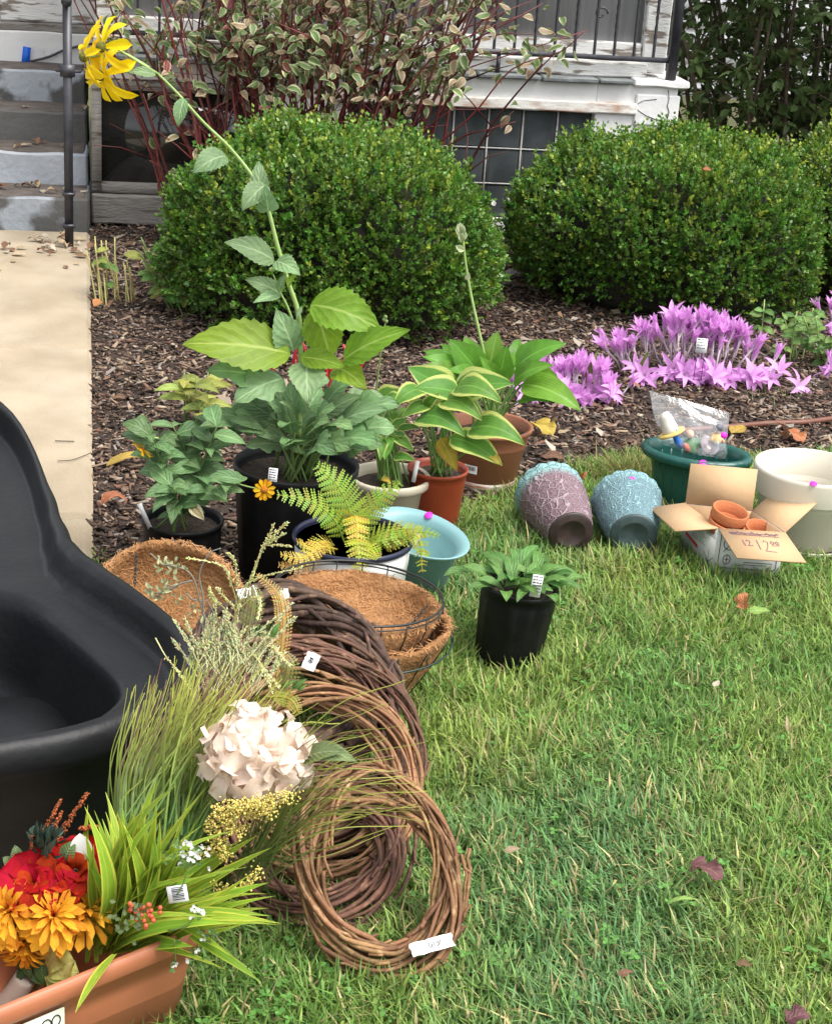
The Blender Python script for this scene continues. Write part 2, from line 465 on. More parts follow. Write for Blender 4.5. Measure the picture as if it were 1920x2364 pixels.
part(house, 'side_wall', rough_box('side_wall', (2.06, .26, -.05), (2.355, 4, .70), .2, .003, 5), M_WHITEWALL)
part(house, 'cellar_room', MB().box((-.14, .26, -.04), (2.05, 1.2, .68)).mesh('cellar_room', False), M_DARK)
# a crack piece of plaster standing proud at the corner
bm = MB()
part(house, 'plaster_patch', rough_box('plaster_patch', (2.17, -.012, .53), (2.372, .0, .665), .03, .004, 8), M_WHITEWALL)
# left basement window
wf = part(house, 'window_frame', MB().box((-.158, -.012, .147), (-.118, .06, .618)).box((.56, -.012, .147), (.60, .06, .618)).box((-.118, -.01, .578), (.56, .06, .616)).box((-.118, -.01, .149), (.56, .06, .192)).mesh('window_frame', False), M_GREYWOOD)
part(wf, 'pane', MB().box((-.118, .02, .192), (.56, .028, .578)).mesh('pane', False), M_PANE)
part(house, 'timber_sill', rough_box('timber_sill', (-.156, -.035, .018), (.62, .06, .144), .03, .006, 2), M_GREYWOOD)
# glass block window
for r, (z0, z1) in enumerate(((.40, .572), (.246, .396), (.10, .242))):
    for k in range(7):
        x1 = 1.993 - k * .1535; x0 = x1 - .1475
        nb = 9; V, F = [], []
        for i in range(nb * 2 + 1):
            x = x0 + .008 + (x1 - x0 - .016) * i / (nb * 2); y = .034 - (.009 if i % 2 else 0)
            V += [(x, y, z0 + .008), (x, y, z1 - .008)]
        for i in range(nb * 2): F.append((2 * i, 2 * i + 2, 2 * i + 3, 2 * i + 1))
        b = MB(); b.add(V, [F]); b.box((x0, .034, z0), (x1, .10, z1))
        part(house, 'glass_block', b.mesh('glass_block', False), M_GBLOCK)
part(house, 'mortar_grid', MB().box((.926, .045, .096), (1.996, .06, .574)).mesh('mortar_grid', False), M_MORTAR)
b = MB()
for k in range(8): b.box((1.993 - k * .1535 - .0015, .026, .097), (1.993 - k * .1535 + .0045, .05, .573))
for z in (.243, .397): b.box((.927, .0265, z), (1.9965, .05, z + .005))
part(house, 'mortar_joint', b.mesh('mortar_joint', False), M_MORTAR)
lt = part(house, 'lintel', rough_box('lintel', (.85, -.022, .574), (2.18, .03, .622), .05, .003, 4), M_LINTEL)
# slate cap pieces and sills
x = -.15
while x < 2.12:
    L = random.uniform(.24, .34); e = min(x + L, 2.15)
    part(house, 'cap_slate', rough_box('cap_slate', (x, -.045, .700 + random.uniform(0, .004)), (e - .006, .2, .724), .05, .003, x * 5), M_SLATE); x = e
part(house, 'broken_cap', rough_box('broken_cap', (2.155, -.03, .702), (2.40, .3, .733), .025, .009, 9), M_WHITEWALL)
part(house, 'porch_sill', rough_box('porch_sill', (-.15, .03, .725), (2.22, .22, .79), .05, .005, 3), M_PEEL)
# porch front: posts, rails and screens
for x0, x1 in ((-.14, -.04), (.52, .62), (1.31, 1.41), (2.2, 2.31)):
    part(house, 'porch_trim', rough_box('porch_trim', (x0, .06, .745), (x1, .16, 1.9), .06, .003, x0), M_PEEL)
for x0, x1 in ((-.04, .52), (.62, 1.31), (1.41, 2.2)):
    part(house, 'bottom_rail', rough_box('bottom_rail', (x0 + .001, .075, .79), (x1 - .001, .15, .868), .05, .003, x0 + 3), M_PEEL)
    part(house, 'screen_panel', MB().box((x0, .11, .86), (x1, .125, 1.9)).mesh('screen_panel', False), M_SCREEN)
part(house, 'upper_wall', MB().box((-2.2, .97, 1.9), (2.3, 1.1, 3.0)).box((-.15, .07, 1.9), (2.31, .96, 3.0)).mesh('upper_wall', False), M_PEEL)
part(house, 'porch_floor', MB().box((-.14, .16, .70), (2.30, 3, .724)).mesh('porch_floor', False), M_GREYWOOD)
for x0, x1, z0, z1, yy in ((-1.8, -.60, .705, 1.9, .975), (-.598, -.15, .74, .86, .98), (-.598, -.15, .862, 1.9, .985)):
    part(house, 'door_board', rough_box('door_board', (x0, yy, z0), (x1, yy + .05, z1), .06, .003, x0), M_PEEL)
part(house, 'threshold', rough_box('threshold', (-1.8, .945, .70), (-.15, 1.1, .738), .04, .006, 6), M_GREYWOOD)
cr_ = MB()
for pts in (((1542, 207), (1544, 228), (1540, 243), (1544, 258), (1539, 278)), ((1466, 243), (1484, 232), (1516, 228)), ((1466, 250), (1490, 266), (1515, 276), (1566, 281))):
    cr_.tube([HW(*p, -.0135) for p in pts], .0016, 5)
part(house, 'crack', cr_.mesh('crack'), M_DARK)
# steps
steps = thing('porch_steps', 'worn concrete steps with flaking blue-grey paint beside handrail', 'steps', M=HM)
for i, (y, z) in enumerate(((-.18, .15), (.10, .285), (.38, .42), (.66, .56))):
    st = part(steps, 'step', rough_box('step', (-1.75, y, -.03 if i == 0 else z - .17), (-.166 - .012 * i, y + (.31 if i < 3 else .34), z), .03, .006, i * 11.3, .008), M_STEPBARE if i % 2 == 0 else M_STEP)
    part(st, 'tread', rough_box('tread', (-1.74, y + .018, z - .004), (-.185 - .012 * i, y + .285, z + .004), .04, .004, i * 5.7, .002), M_STEPTOP)
part(steps, 'top_riser', rough_box('top_riser', (-1.75, .94, .50), (-.16, 1.10, .70), .04, .005, 77), M_WHITEWALL)
# cable and blue tape
pts = [HW(-160, 128, .925), HW(0, 144, .925), HW(55, 143, .922), HW(110, 131, .925), HW(150, 114, .925), HW(200, 102, .925), HW(240, 96, .93)]
o = part(None, 'power_cable', MB().tube([HM @ p for p in bez(pts, 30).tolist() and [Vector(q) for q in bez(pts, 30)]], .006, 6).mesh('power_cable'), M_IRON)
tag(o, 'thin black cable taped along the white top riser of the steps', 'cable')
p = HW(60, 132, .915)
o = part(None, 'painters_tape', MB().box((-.018, -.002, -.045), (.018, .001, .048)).mesh('painters_tape', False), material('blue_tape', (.01, .12, .62), rough=.5), HM @ Matrix.Translation(p) @ Matrix.Rotation(.12, 4, 'Y'))
tag(o, 'strip of blue painters tape holding the black cable', 'tape')
# porch railing
rail = thing('porch_railing', 'black wrought iron railing along the porch ledge', 'railing', M=HM)
RZ = .80
part(rail, 'bottom_bar', MB().box((-.13, -.012, RZ), (2.30, .012, RZ + .02)).mesh('bottom_bar', False), M_IRON)
part(rail, 'top_bar', MB().box((-.13, -.018, 1.46), (2.30, .018, 1.485)).mesh('top_bar', False), M_IRON)
def twisted(h, tw):
    V, F = [], []; n = 26
    for i in range(n + 1):
        a = (tw * max(0, min(1, (i / n - .12) / .6)))
        for k in range(4):
            q = a + pi / 4 + k * pi / 2; V.append((.0078 * math.cos(q), .0078 * math.sin(q), h * i / n))
    for i in range(n):
        for k in range(4): F.append((4 * i + k, 4 * i + (k + 1) % 4, 4 * i + 4 + (k + 1) % 4, 4 * i + 4 + k))
    return np_mesh('baluster', V, [F], smooth=False)
tw = [twisted(.66, 0), twisted(.66, 16)]
for k in range(27):
    xx = 2.23 - k * .088
    if xx > -.1: part(rail, 'baluster', tw[k % 2 == 0], M_IRON, Matrix.Translation((xx, 0, RZ + .01)))
for xx in (1.55, .45): part(rail, 'foot', MB().box((xx - .008, -.008, .722), (xx + .008, .008, RZ)).mesh('foot', False), M_IRON)
part(rail, 'corner_post', MB().box((2.30, -.018, .73), (2.338, .018, 1.5)).mesh('corner_post', False), M_IRON)
sc = [(1.98 + .03 * math.cos(t) * (1 - t / 9), 0, .99 + .03 * math.sin(t) * (1 - t / 9)) for t in np.linspace(0, 6, 20)]
part(rail, 'scroll', MB().tube(sc, .005, 5).mesh('scroll'), M_IRON)
# stair handrail
hp = G(160, 566, .03)
hr = thing('stair_handrail', 'black iron handrail post at the foot of the worn steps', 'handrail', hp, HYAW)
part(hr, 'post', MB().box((-.0165, -.0165, -.03), (.0165, .0165, .95)).mesh('post', False), M_IRON)
for z in (.075, .20): part(hr, 'collar', MB().box((-.024, -.024, z), (.024, .024, z + .012)).mesh('collar', False), M_IRON)
part(hr, 'joint', MB().box((-.028, -.02, .655), (.028, .024, .70)).tube([(-.045, 0, .675), (.05, 0, .675)], .006, 6).mesh('joint', False), M_IRON)
part(hr, 'handrail', MB().tube([(0, -.05, .93), (0, 1.3, 1.62)], .02, 8).mesh('handrail'), M_IRON)
# neighbour's house behind the tall shrub
M_SIDING = material('white_siding', (.80, .80, .82), (.74, .74, .77), 3, rough=.6)
nb = thing('neighbour_house', 'white clapboard house wall glimpsed behind the tall dark shrub', 'house', (.6, 13.2, 0), rad(8))
for k in range(26):
    part(nb, 'siding_board', (MB().add([(0, 0, 0), (8, 0, 0), (8, .018, .13), (0, .018, .13), (0, .1, 0), (8, .1, 0), (8, .1, .13), (0, .1, .13)],
         [[(0, 1, 2, 3), (5, 4, 7, 6), (4, 0, 3, 7), (1, 5, 6, 2), (3, 2, 6, 7), (4, 5, 1, 0)]]).mesh('siding_board', False) if k == 0 else sbm), M_SIDING, Matrix.Translation((0, 0, k * .128)))
    if k == 0: sbm = nb.children[0].data

# ================================================================== SHRUBS
def foliage_template(kind='diamond'):
    return np.array([(0, 0, 0), (.34, .45, .10), (0, 1, 0), (-.34, .45, .10)]), [[(0, 1, 2, 3)]]
M_BOX = material('boxwood_leaf', (1, 1, 1), rough=.38, attr=True, transl=.28, spec=.5)
M_TWIG = material('brown_twig', (.06, .042, .026), (.10, .075, .05), 40, rough=.85, bump=.4)
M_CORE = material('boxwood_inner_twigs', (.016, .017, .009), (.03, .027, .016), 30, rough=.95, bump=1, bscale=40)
def dirs_to_rot(d, rs):
    """rotation arrays whose Y axis is d, Z roughly random around it"""
    y = d / np.linalg.norm(d, axis=1)[:, None]
    z = RNG.normal(size=d.shape) * rs + np.array([0, 0, 1.0]); z -= y * (z * y).sum(1)[:, None]; z /= np.linalg.norm(z, axis=1)[:, None] + 1e-9
    x = np.cross(y, z); return np.stack([x, y, z], -1)
def boxwood(label, cx, cy, rx, ry, top, nspr, yellow, seed):
    t = thing('boxwood_shrub', label, 'shrub', (cx, cy, 0), group='clipped boxwood shrubs against the house')
    r = np.random.default_rng(seed)
    d = r.normal(size=(nspr, 3)); d[:, 2] = np.abs(d[:, 2]) * 1.0 - .35; d /= np.linalg.norm(d, axis=1)[:, None]
    e = 2.35
    k = (np.abs(d[:, 0] / rx) ** e + np.abs(d[:, 1] / ry) ** e + np.abs(d[:, 2] / (top * .60)) ** e) ** (-1 / e)
    S = d * k[:, None]
    N = np.sign(d) * np.abs(S / np.array([rx, ry, top * .6])) ** (e - 1) / np.array([rx, ry, top * .6]); N /= np.linalg.norm(N, axis=1)[:, None]
    lump = np.array([mnoise.noise(Vector(s * 4 + seed)) * .075 + mnoise.noise(Vector(s * 14 + seed)) * .035 for s in S])
    depth = lump - r.random(nspr) ** 1.5 * .06
    C0 = S + N * depth[:, None] + np.array([0, 0, top * .40])
    ok = (C0[:, 2] > .01) & (C0[:, 1] < ry * .75); C0, N, S, lump = C0[ok], N[ok], S[ok], lump[ok]; n = len(C0)
    sd = N * .75 + np.array([0, 0, .55]) + r.normal(size=(n, 3)) * .42; sd /= np.linalg.norm(sd, axis=1)[:, None]
    # tone for each sprig: shoots near the top are younger and yellower
    hgt = (C0[:, 2] / top).clip(0, 1)
    young = (r.random(n) < (.03 + yellow * hgt ** 3)) * r.random(n)
    long_ = np.where((r.random(n) < .18) & (hgt > .75), 1.9, 1.0)
    base = np.stack([.062 + .04 * r.random(n), .14 + .06 * r.random(n), .016 + .014 * r.random(n)], 1) * (.7 + .6 * r.random(n))[:, None]
    yc = np.array([.30, .36, .045]); base = base * (1 - young[:, None]) + yc * young[:, None]
    P, Dr, Cc, Ls = [], [], [], []
    for q in range(6):
        for s in (0, 1):
            a = np.cross(sd, r.normal(size=(n, 3))); a /= np.linalg.norm(a, axis=1)[:, None] + 1e-9
            P.append(C0 + sd * ((.006 + q * .0075) * long_)[:, None]); Dr.append(sd * (.45 + .1 * q) + a * (.85 if q < 5 else .4))
            Cc.append(base * (.85 + .3 * r.random(n))[:, None] * (1 + .12 * (q - 2))); Ls.append(.0125 + .006 * r.random(n))
    P, Dr, Cc, Ls = map(np.concatenate, (P, Dr, Cc, Ls))
    TV, TF = foliage_template()
    me = scatter('crown', TV, TF, dirs_to_rot(Dr, .8), P, Ls[:, None], Cc.clip(0, 1))
    part(t, 'crown', me, M_BOX)
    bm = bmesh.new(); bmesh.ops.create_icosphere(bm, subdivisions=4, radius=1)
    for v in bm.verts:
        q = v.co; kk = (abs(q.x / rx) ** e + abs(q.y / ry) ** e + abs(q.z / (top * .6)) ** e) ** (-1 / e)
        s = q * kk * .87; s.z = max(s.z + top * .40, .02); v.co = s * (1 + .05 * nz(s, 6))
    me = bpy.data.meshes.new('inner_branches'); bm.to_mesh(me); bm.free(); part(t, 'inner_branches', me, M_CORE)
    b = MB()
    for _ in range(7):
        a = r.uniform(0, 2 * pi); b.tube([(0.05 * math.cos(a), .05 * math.sin(a), -.02), (.2 * math.cos(a), .2 * math.sin(a), .15), (rx * .6 * math.cos(a), ry * .6 * math.sin(a), .4)], [.012, .009, .005], 6)
    part(t, 'trunk', b.mesh('trunk'), M_TWIG)
boxwood('large clipped boxwood left of the gap, in front of the red-stemmed shrub', -.36, 5.80, .545, .5, .645, 9000, .30, 3)
boxwood('clipped boxwood right of the gap, behind the tall purple flowers', .89, 6.42, .575, .5, .60, 8500, .34, 5)
boxwood('yellowish boxwood at the right edge behind its darker neighbour', 1.82, 6.78, .5, .45, .60, 5500, .75, 9)

M_TLEAF0 = material('plain_leaf', (1, 1, 1), rough=.5, attr=True, transl=.25, spec=.35)
# red-stemmed dogwood with variegated leaves
M_REDSTEM = material('red_dogwood_bark', (.15, .02, .02), (.085, .022, .016), 12, rough=.55, bump=.2, spec=.5, attr=True)
M_DLEAF = leafmat('variegated_dogwood_leaf', (.14, .22, .06), edge=(.50, .50, .29), edge_w=.62, nveins=6, rnd=.22, hue=.02, vs=.25)
M_DLEAF2 = leafmat('faded_dogwood_leaf', (.34, .25, .14), edge=(.58, .50, .33), edge_w=.6, nveins=6, rnd=.3, hue=.03, vs=.25)
M_DLEAF3 = leafmat('reddish_dogwood_leaf', (.20, .06, .045), edge=(.42, .24, .17), edge_w=.7, nveins=6, rnd=.3, hue=.03, vs=.25)
dl = [leaf_mesh('dogwood_leaf', .52, 'ovate', 6, 2, b_, f_, w_, seed=i) for i, (b_, f_, w_) in enumerate(((.10, .2, .03), (.2, .5, .06), (-.1, .3, .05), (.05, .9, .1)))]
dog = thing('dogwood_shrub', 'red-stemmed dogwood with cream-edged leaves behind the left boxwood', 'shrub', (-.5, 6.72, 0))
rr = random.Random(21)
b = MB(); tips = []
tone = lambda: tuple([rr.uniform(.6, 1.5)] * 3)
for i in range(100):
    bx = rr.gauss(-.52, .25); by = 6.72 + rr.uniform(-.12, .16)
    top = rr.uniform(.8, 1.5); lean = (bx + .5) * .75 + rr.gauss(0, .12)
    ex = bx + lean * top; ey = by + rr.gauss(-.03, .10)
    if i < 7: ex += rr.uniform(.25, .6); top *= .85
    pts = bez([(bx, by, -.02), (bx + lean * .3 * top + rr.gauss(0, .02), by + rr.gauss(0, .03), top * .38), (bx + lean * .65 * top + rr.gauss(0, .03), by + rr.gauss(0, .04), top * .7), (ex, ey, top)], 14)
    r0 = rr.uniform(.0045, .0095); c = tone()
    b.tube([Vector(p) - Vector((-.5, 6.72, 0)) for p in pts], np.linspace(r0, r0 * .35, len(pts)), 6, c)
    for s in range(rr.randint(4, 7)):
        q = rr.randint(3, len(pts) - 2); p = Vector(pts[q]); L = rr.uniform(.10, .34)
        dd = Vector((rr.gauss(.1 * (1 if bx > -.5 else -1), .6), rr.gauss(-.15, .5), rr.uniform(.35, 1.0))).normalized()
        tp = p + dd * L + Vector((0, 0, -.03 * rr.random())); md = p + dd * L * .5 + Vector((rr.gauss(0, .015), rr.gauss(0, .015), .01))
        b.tube([x - Vector((-.5, 6.72, 0)) for x in (p, md, tp)], [r0 * .4, r0 * .32, .0012], 5, c)
        tips += [(tp, dd), (md, dd)]
        if rr.random() < .5: tips.append((p.lerp(tp, .75), dd))
# long arching shoots towards the porch, as traced
for path in ([(1080, 275, 6.55), (1180, 160, 6.5), (1290, 120, 6.45), (1345, 75, 6.4)], [(790, 260, 6.6), (900, 150, 6.55), (1010, 60, 6.5), (1090, 20, 6.5)],
             [(905, 260, 6.6), (1000, 130, 6.5), (1100, 75, 6.45), (1200, 35, 6.45)], [(395, 440, 6.6), (360, 330, 6.55), (345, 260, 6.5), (330, 215, 6.5)], [(380, 450, 6.6), (375, 390, 6.55), (345, 370, 6.5)],
             [(1060, 320, 6.6), (1120, 300, 6.5), (1190, 280, 6.5)]):
    pts = [AY(*p) for p in path]; pts = bez([pts[0] * .5 + Vector((-.4, 6.75, .15)) * .5] + pts, 16)
    b.tube([Vector(p) - Vector((-.5, 6.72, 0)) for p in pts], np.linspace(.0045, .0016, len(pts)), 5, (1.2, 1, 1))
    for p in pts[-9:]:
        if rr.random() < .75: tips.append((Vector(p), Vector((rr.gauss(0, .5), -.3, rr.gauss(.1, .5))).normalized()))
part(dog, 'stems', b.mesh('stems', color=True), M_REDSTEM)
def vis(p):
    d = np.array(p) - CAM; z = d @ FWD; u = IMG_W / 2 + FOC * (d @ RT) / z; v = IMG_H / 2 - FOC * (d @ UP) / z; return u, v
rr.shuffle(tips)
cand = [(p, d) for p, d in tips if -60 < vis(p)[1] < 430 and p.z > (.72 if rr.random() < .88 else .3) and p.y < 7.0]
DLC = {}
def dog_dir(d): return (d * .4 + Vector((rr.gauss(0, .6), rr.gauss(-.3, .5), rr.gauss(-.45, .45)))).normalized()
for p, d in (cand * 3)[:299]:
    L = rr.uniform(.042, .07); q = p + Vector((rr.gauss(0, .015), rr.gauss(-.01, .015), rr.gauss(0, .015)))
    m = rr.choices([M_DLEAF, M_DLEAF2, M_DLEAF3], [.60, .30, .10])[0]
    key = (rr.randrange(4), m.name)
    if key not in DLC: DLC[key] = dl[key[0]].copy()
    leaf_at(dog, 'leaf', DLC[key], m, q, q + dog_dir(d) * L, (rr.gauss(0, .4), -.6, .7))
# the leaves further in and above the picture
b = MB(); src = [np.array([v.co for v in m_.vertices]) for m_ in dl]; sf = np.array([list(p.vertices) for p in dl[0].polygons])
for p, d in [x for x in tips * 3 if x[0].z > .66 or rr.random() < .06][:2000]:
    q = p + Vector((rr.gauss(0, .03), rr.uniform(0, .10), rr.gauss(0, .03))); L = rr.uniform(.04, .065)
    M = frame(q - Vector((-.5, 6.72, 0)), dog_dir(d), (rr.gauss(0, .4), -.6, .7), L); k = rr.randrange(4)
    V = src[k] @ np.array(M.to_3x3()).T + np.array(M.translation)
    cin = (.10, .16, .05) if rr.random() < .65 else (.25, .18, .11)
    cc = np.where((np.arange(len(V)) % 5 % 4 == 0)[:, None], (.46, .44, .26), cin)
    b.add(V, [sf], cc)
o = part(dog, 'inner_leaves', b.mesh('inner_leaves', color=True), M_TLEAF0); o['kind'] = 'stuff'

# tall dark shrub at the right, beyond the house corner
M_TLEAF = material('dark_privet_leaf', (1, 1, 1), rough=.5, attr=True, transl=.25, spec=.35)
tr = thing('tall_dark_shrub', 'tall dark green shrub at the right corner of the house', 'shrub', (2.1, 8.7, 0))
r = np.random.default_rng(4); b = MB(); P, Dr, Cc, Ls = [], [], [], []
for i in range(60):
    bx, by = r.normal(0, .5), r.normal(0, .3); h = r.uniform(1.2, 2.6); lx, ly = bx * 1.9 + r.normal(0, .25), by * 1.6
    pts = bez([(bx, by, -.02), (bx + (lx - bx) * .3 + r.normal(0, .04), by, h * .35), (bx + (lx - bx) * .65 + r.normal(0, .06), by + (ly - by) * .6, h * .7), (lx, ly, h)], 18)
    b.tube(pts, np.linspace(.014, .003, len(pts)), 6)
    for s in range(34):
        q = pts[r.integers(3, len(pts))]; L = r.uniform(.08, .3); dd = r.normal(size=3) * np.array([1, 1, .5]) + np.array([0, 0, .35]); dd /= np.linalg.norm(dd)
        b.tube([q, q + dd * L], [.003, .001], 4)
        for w_ in range(9):
            P.append(q + dd * L * r.uniform(.15, 1.05)); Dr.append(dd * .5 + r.normal(size=3) * .7 - np.array([0, 0, .2])); Ls.append(r.uniform(.04, .085))
            g = r.uniform(.6, 1.3); br = (P[-1][0] > .25) * r.random() * .8 + (r.random() < .06) * .5
            Cc.append(np.array([.08, .13, .036]) * g * (1 - min(1, br)) + np.array([.15, .09, .045]) * g * min(1, br))
TV, TF = np.array([(0, 0, 0), (.22, .3, .08), (.2, .62, .05), (0, 1, -.05), (-.2, .62, .05), (-.22, .3, .08)]), [[(0, 1, 2, 3), (0, 3, 4, 5)]]
part(tr, 'crown', scatter('crown', TV, TF, dirs_to_rot(np.array(Dr), .8), np.array(P), np.array(Ls)[:, None], np.array(Cc)), M_TLEAF)
part(tr, 'trunk', b.mesh('trunk'), M_TWIG)

# ================================================================== POTS AND PLANTS IN THE BED
def pot_profile(R, Rb, H, lip=.012, lip_h=.03, wall=.004, soil=.03, foot=0):
    return [(0, 0), (Rb * .97, 0), (Rb, .004), (R - lip, H - lip_h), (R - lip * .25, H - lip_h + .002), (R, H - .004), (R - .002, H), (R - wall, H - .001), (R - lip - wall, H - lip_h), (R - lip - wall - .004, H - soil - .02), (0, H - soil - .02)]
M_NURS = material('black_nursery_plastic', (.006, .006, .0065), (.010, .010, .011), 30, rough=.5, spec=.22, bump=.1, bscale=200)
def nursery_pot(t, R, Rb, H, soil=.03, name='pot', mat=None, ribs=True):
    prof = [(0, 0), (Rb * .97, 0), (Rb, .004), (Rb + (R - Rb) * .72, H * .80), (Rb + (R - Rb) * .74 + .001, H * .815), (R - .006, H * .93), (R - .0005, H * .935), (R + .001, H - .003), (R - .001, H), (R - .0045, H - .001), (R - .008, H * .93), (R - .012, H - soil - .02), (0, H - soil - .02)]
    fn = (lambda a, i, r, z: (r + (.0016 if (ribs and i in (2, 3) and math.sin(a * 14) > .2) else 0), z))
    p = part(t, name, lathe_mesh(name, prof, 84, fn=fn), mat or M_NURS)
    soil_part(t, R - .010, H - soil)
    return p
def soil_part(t, R, z, n=22):
    V = [(0, 0, z + .004)]; F = []
    for i in range(1, 6):
        for j in range(n):
            a = 2 * pi * j / n; r_ = R * i / 5; V.append((r_ * math.cos(a), r_ * math.sin(a), z + .005 * nz((r_ * math.cos(a), r_ * math.sin(a), z), 60)))
    for j in range(n): F.append((0, 1 + j, 1 + (j + 1) % n))
    Q = [(1 + i * n + j, 1 + (i + 1) * n + j, 1 + (i + 1) * n + (j + 1) % n, 1 + i * n + (j + 1) % n) for i in range(4) for j in range(n)]
    part(t, 'soil', np_mesh('soil', V, [F, Q]), SOIL)
def wtube(parent, name, pts, r, mat, n=6, sm=14):
    """a tube through world points as a part of its thing"""
    inv = WM[parent.name].inverted(); P = [inv @ Vector(p) for p in (bez(pts, sm) if sm else pts)]
    return part(parent, name, MB().tube(P, np.linspace(*r, len(P)) if isinstance(r, tuple) else r, n).mesh(name), mat)
def tagcard(parent, name, p, w_, h_, yaw=0., tilt=.2, roll=0., mat=WHITE, lines=0):
    M = Matrix.Translation(p) @ Matrix.Rotation(yaw, 4, 'Z') @ Matrix.Rotation(-tilt, 4, 'X') @ Matrix.Rotation(roll, 4, 'Y')
    o = part(parent, name, MB().box((-w_ / 2, -.0005, 0), (w_ / 2, .0005, h_)).mesh(name, False), mat, M, world=True)
    if lines:
        b = MB(); rr_ = random.Random(int(p[0] * 1e4))
        for i in range(lines):
            zz = h_ * (.9 - .8 * i / lines); x = -w_ * .4
            while x < w_ * .35:
                L = rr_.uniform(.1, .3) * w_; b.box((x, -.0012, zz), (min(x + L, w_ * .42), -.0009, zz + h_ * .045)); x += L + w_ * .06
        part(o, 'handwriting', b.mesh('handwriting', False), INK)
    return o
INK = material('dark_ink', (.02, .02, .03), rough=.6)
def c5(x, y): return 680 + x / 2.48, 500 + y / 2.48
def c2(x, y): return 600 + x / 2.346, 1050 + y / 2.346
def c1(x, y): return 200 + x / 2.893, 880 + y / 2.893
M_STEMG = material('green_stem', (.12, .20, .05), (.16, .22, .07), 30, rough=.5)
M_STEMP = material('pale_green_stem', (.30, .42, .14), (.24, .36, .10), 30, rough=.5)

# ---------------------------------------------------------------- tall yellow coneflower
YC = 3.43
M_CL = leafmat('greyish_coneflower_leaf', (.21, .34, .15), vein=(.34, .47, .25), nveins=5, slant=2.2, rnd=.2, transl=.3, vs=.28)
M_CLD = leafmat('dark_coneflower_leaf', (.15, .27, .10), vein=(.25, .38, .17), nveins=5, slant=2.2, rnd=.28, transl=.25, vs=.25)
M_CLL = leafmat('backlit_lime_leaf', (.25, .42, .035), vein=(.42, .56, .12), nveins=5, slant=2.2, rnd=.12, transl=.5, vs=.35)
M_YPET = leafmat('yellow_petal', (.95, .66, .004), vein=(.92, .60, .002), nveins=5, parallel=True, rnd=.06, hue=.008, transl=.3, vs=.3, col2=(.95, .72, .01))
M_CONE = material('green_cone', (.24, .24, .03), (.14, .14, .02), 220, rough=.7, bump=1, bscale=300)
cl = {}
for k, (wd, pr, bu, fo, wa, se) in dict(a=(.52, 'ovate', .10, .15, .03, .17), b=(.58, 'ovate', .16, .25, .04, .17), c=(.75, 'lobed', .12, .12, .03, .10), d=(.62, 'lobed', .2, .2, .05, .10)).items():
    cl[k] = (wd, pr, bu, fo, wa, se)
LC = {}
def cleaf(k, mat, seed=0):
    key = (k, mat.name, seed)
    if key not in LC:
        wd, pr, bu, fo, wa, se = cl[k]; LC[key] = leaf_mesh('leaf', wd, pr, 30, 2, bu, fo, wa, se, 10, seed=seed)
    return LC[key]
cpot = D(618, 985, YC); cpot.z = 0
cone = thing('potted_coneflower', 'tall yellow coneflower in the largest black nursery pot, leaning over the bed', 'potted plant', cpot)
nursery_pot(cone, .137, .115, .28, .03)
stem = [(690, 1075), (692, 950), (694, 800), (688, 720), (665, 650), (640, 565), (615, 470), (585, 410), (530, 340), (470, 282), (410, 215), (365, 170)]
wtube(cone, 'stem', [AY(u, v, YC) for u, v in stem], (.0062, .0025), M_STEMP, 7, 44)
FL = [((365, 170), (300, 130), (262, 108), (238, 108), .072, (-.55, -.5, .1), 9), ((345, 155), (280, 120), (230, 128), (199, 130), .062, (-.9, -.35, -.1), 7), ((360, 166), (320, 162), (268, 168), (236, 172), .068, (-.45, -.75, -.2), 9)]
pm = [leaf_mesh('petal', w_, 'petal', 7, 2, b_, .5, .04, seed=i) for i, (w_, b_) in enumerate(((.34, .12), (.28, .22), (.40, .08)))]
for a, b_, c_, e_, sz, fd, npet in FL:
    wtube(cone, 'flower_stalk', [AY(*a, YC), AY(*b_, YC - .01), AY(*c_, YC - .02), AY(*e_, YC - .02)], (.0028, .0018), M_STEMP, 6, 12)
    ctr = AY(*e_, YC - .025); fd = Vector(fd).normalized(); Mh = frame(ctr, fd, (0, 0, 1))
    hd = part(cone, 'flower_head', lathe_mesh('flower_head', [(0, -.006), (.008, -.004), (.0108, .002), (.0105, .009), (.007, .013), (0, .015)], 18), M_CONE, Mh @ Matrix.Rotation(-pi / 2, 4, 'X'), world=True)
    for i in range(npet):
        an = 2 * pi * i / npet + random.uniform(-.25, .25); x, y, z = (Mh.to_3x3() @ Vector(q) for q in ((1, 0, 0), (0, 1, 0), (0, 0, 1)))
        rd = x * math.cos(an) + z * math.sin(an); dr = (rd - y * random.uniform(.15, .75)).normalized()
        leaf_at(hd, 'petal', pm[random.randrange(3)], M_YPET, ctr + rd * .008, ctr + rd * .008 + dr * sz * random.uniform(.8, 1.12), y + rd * .4)
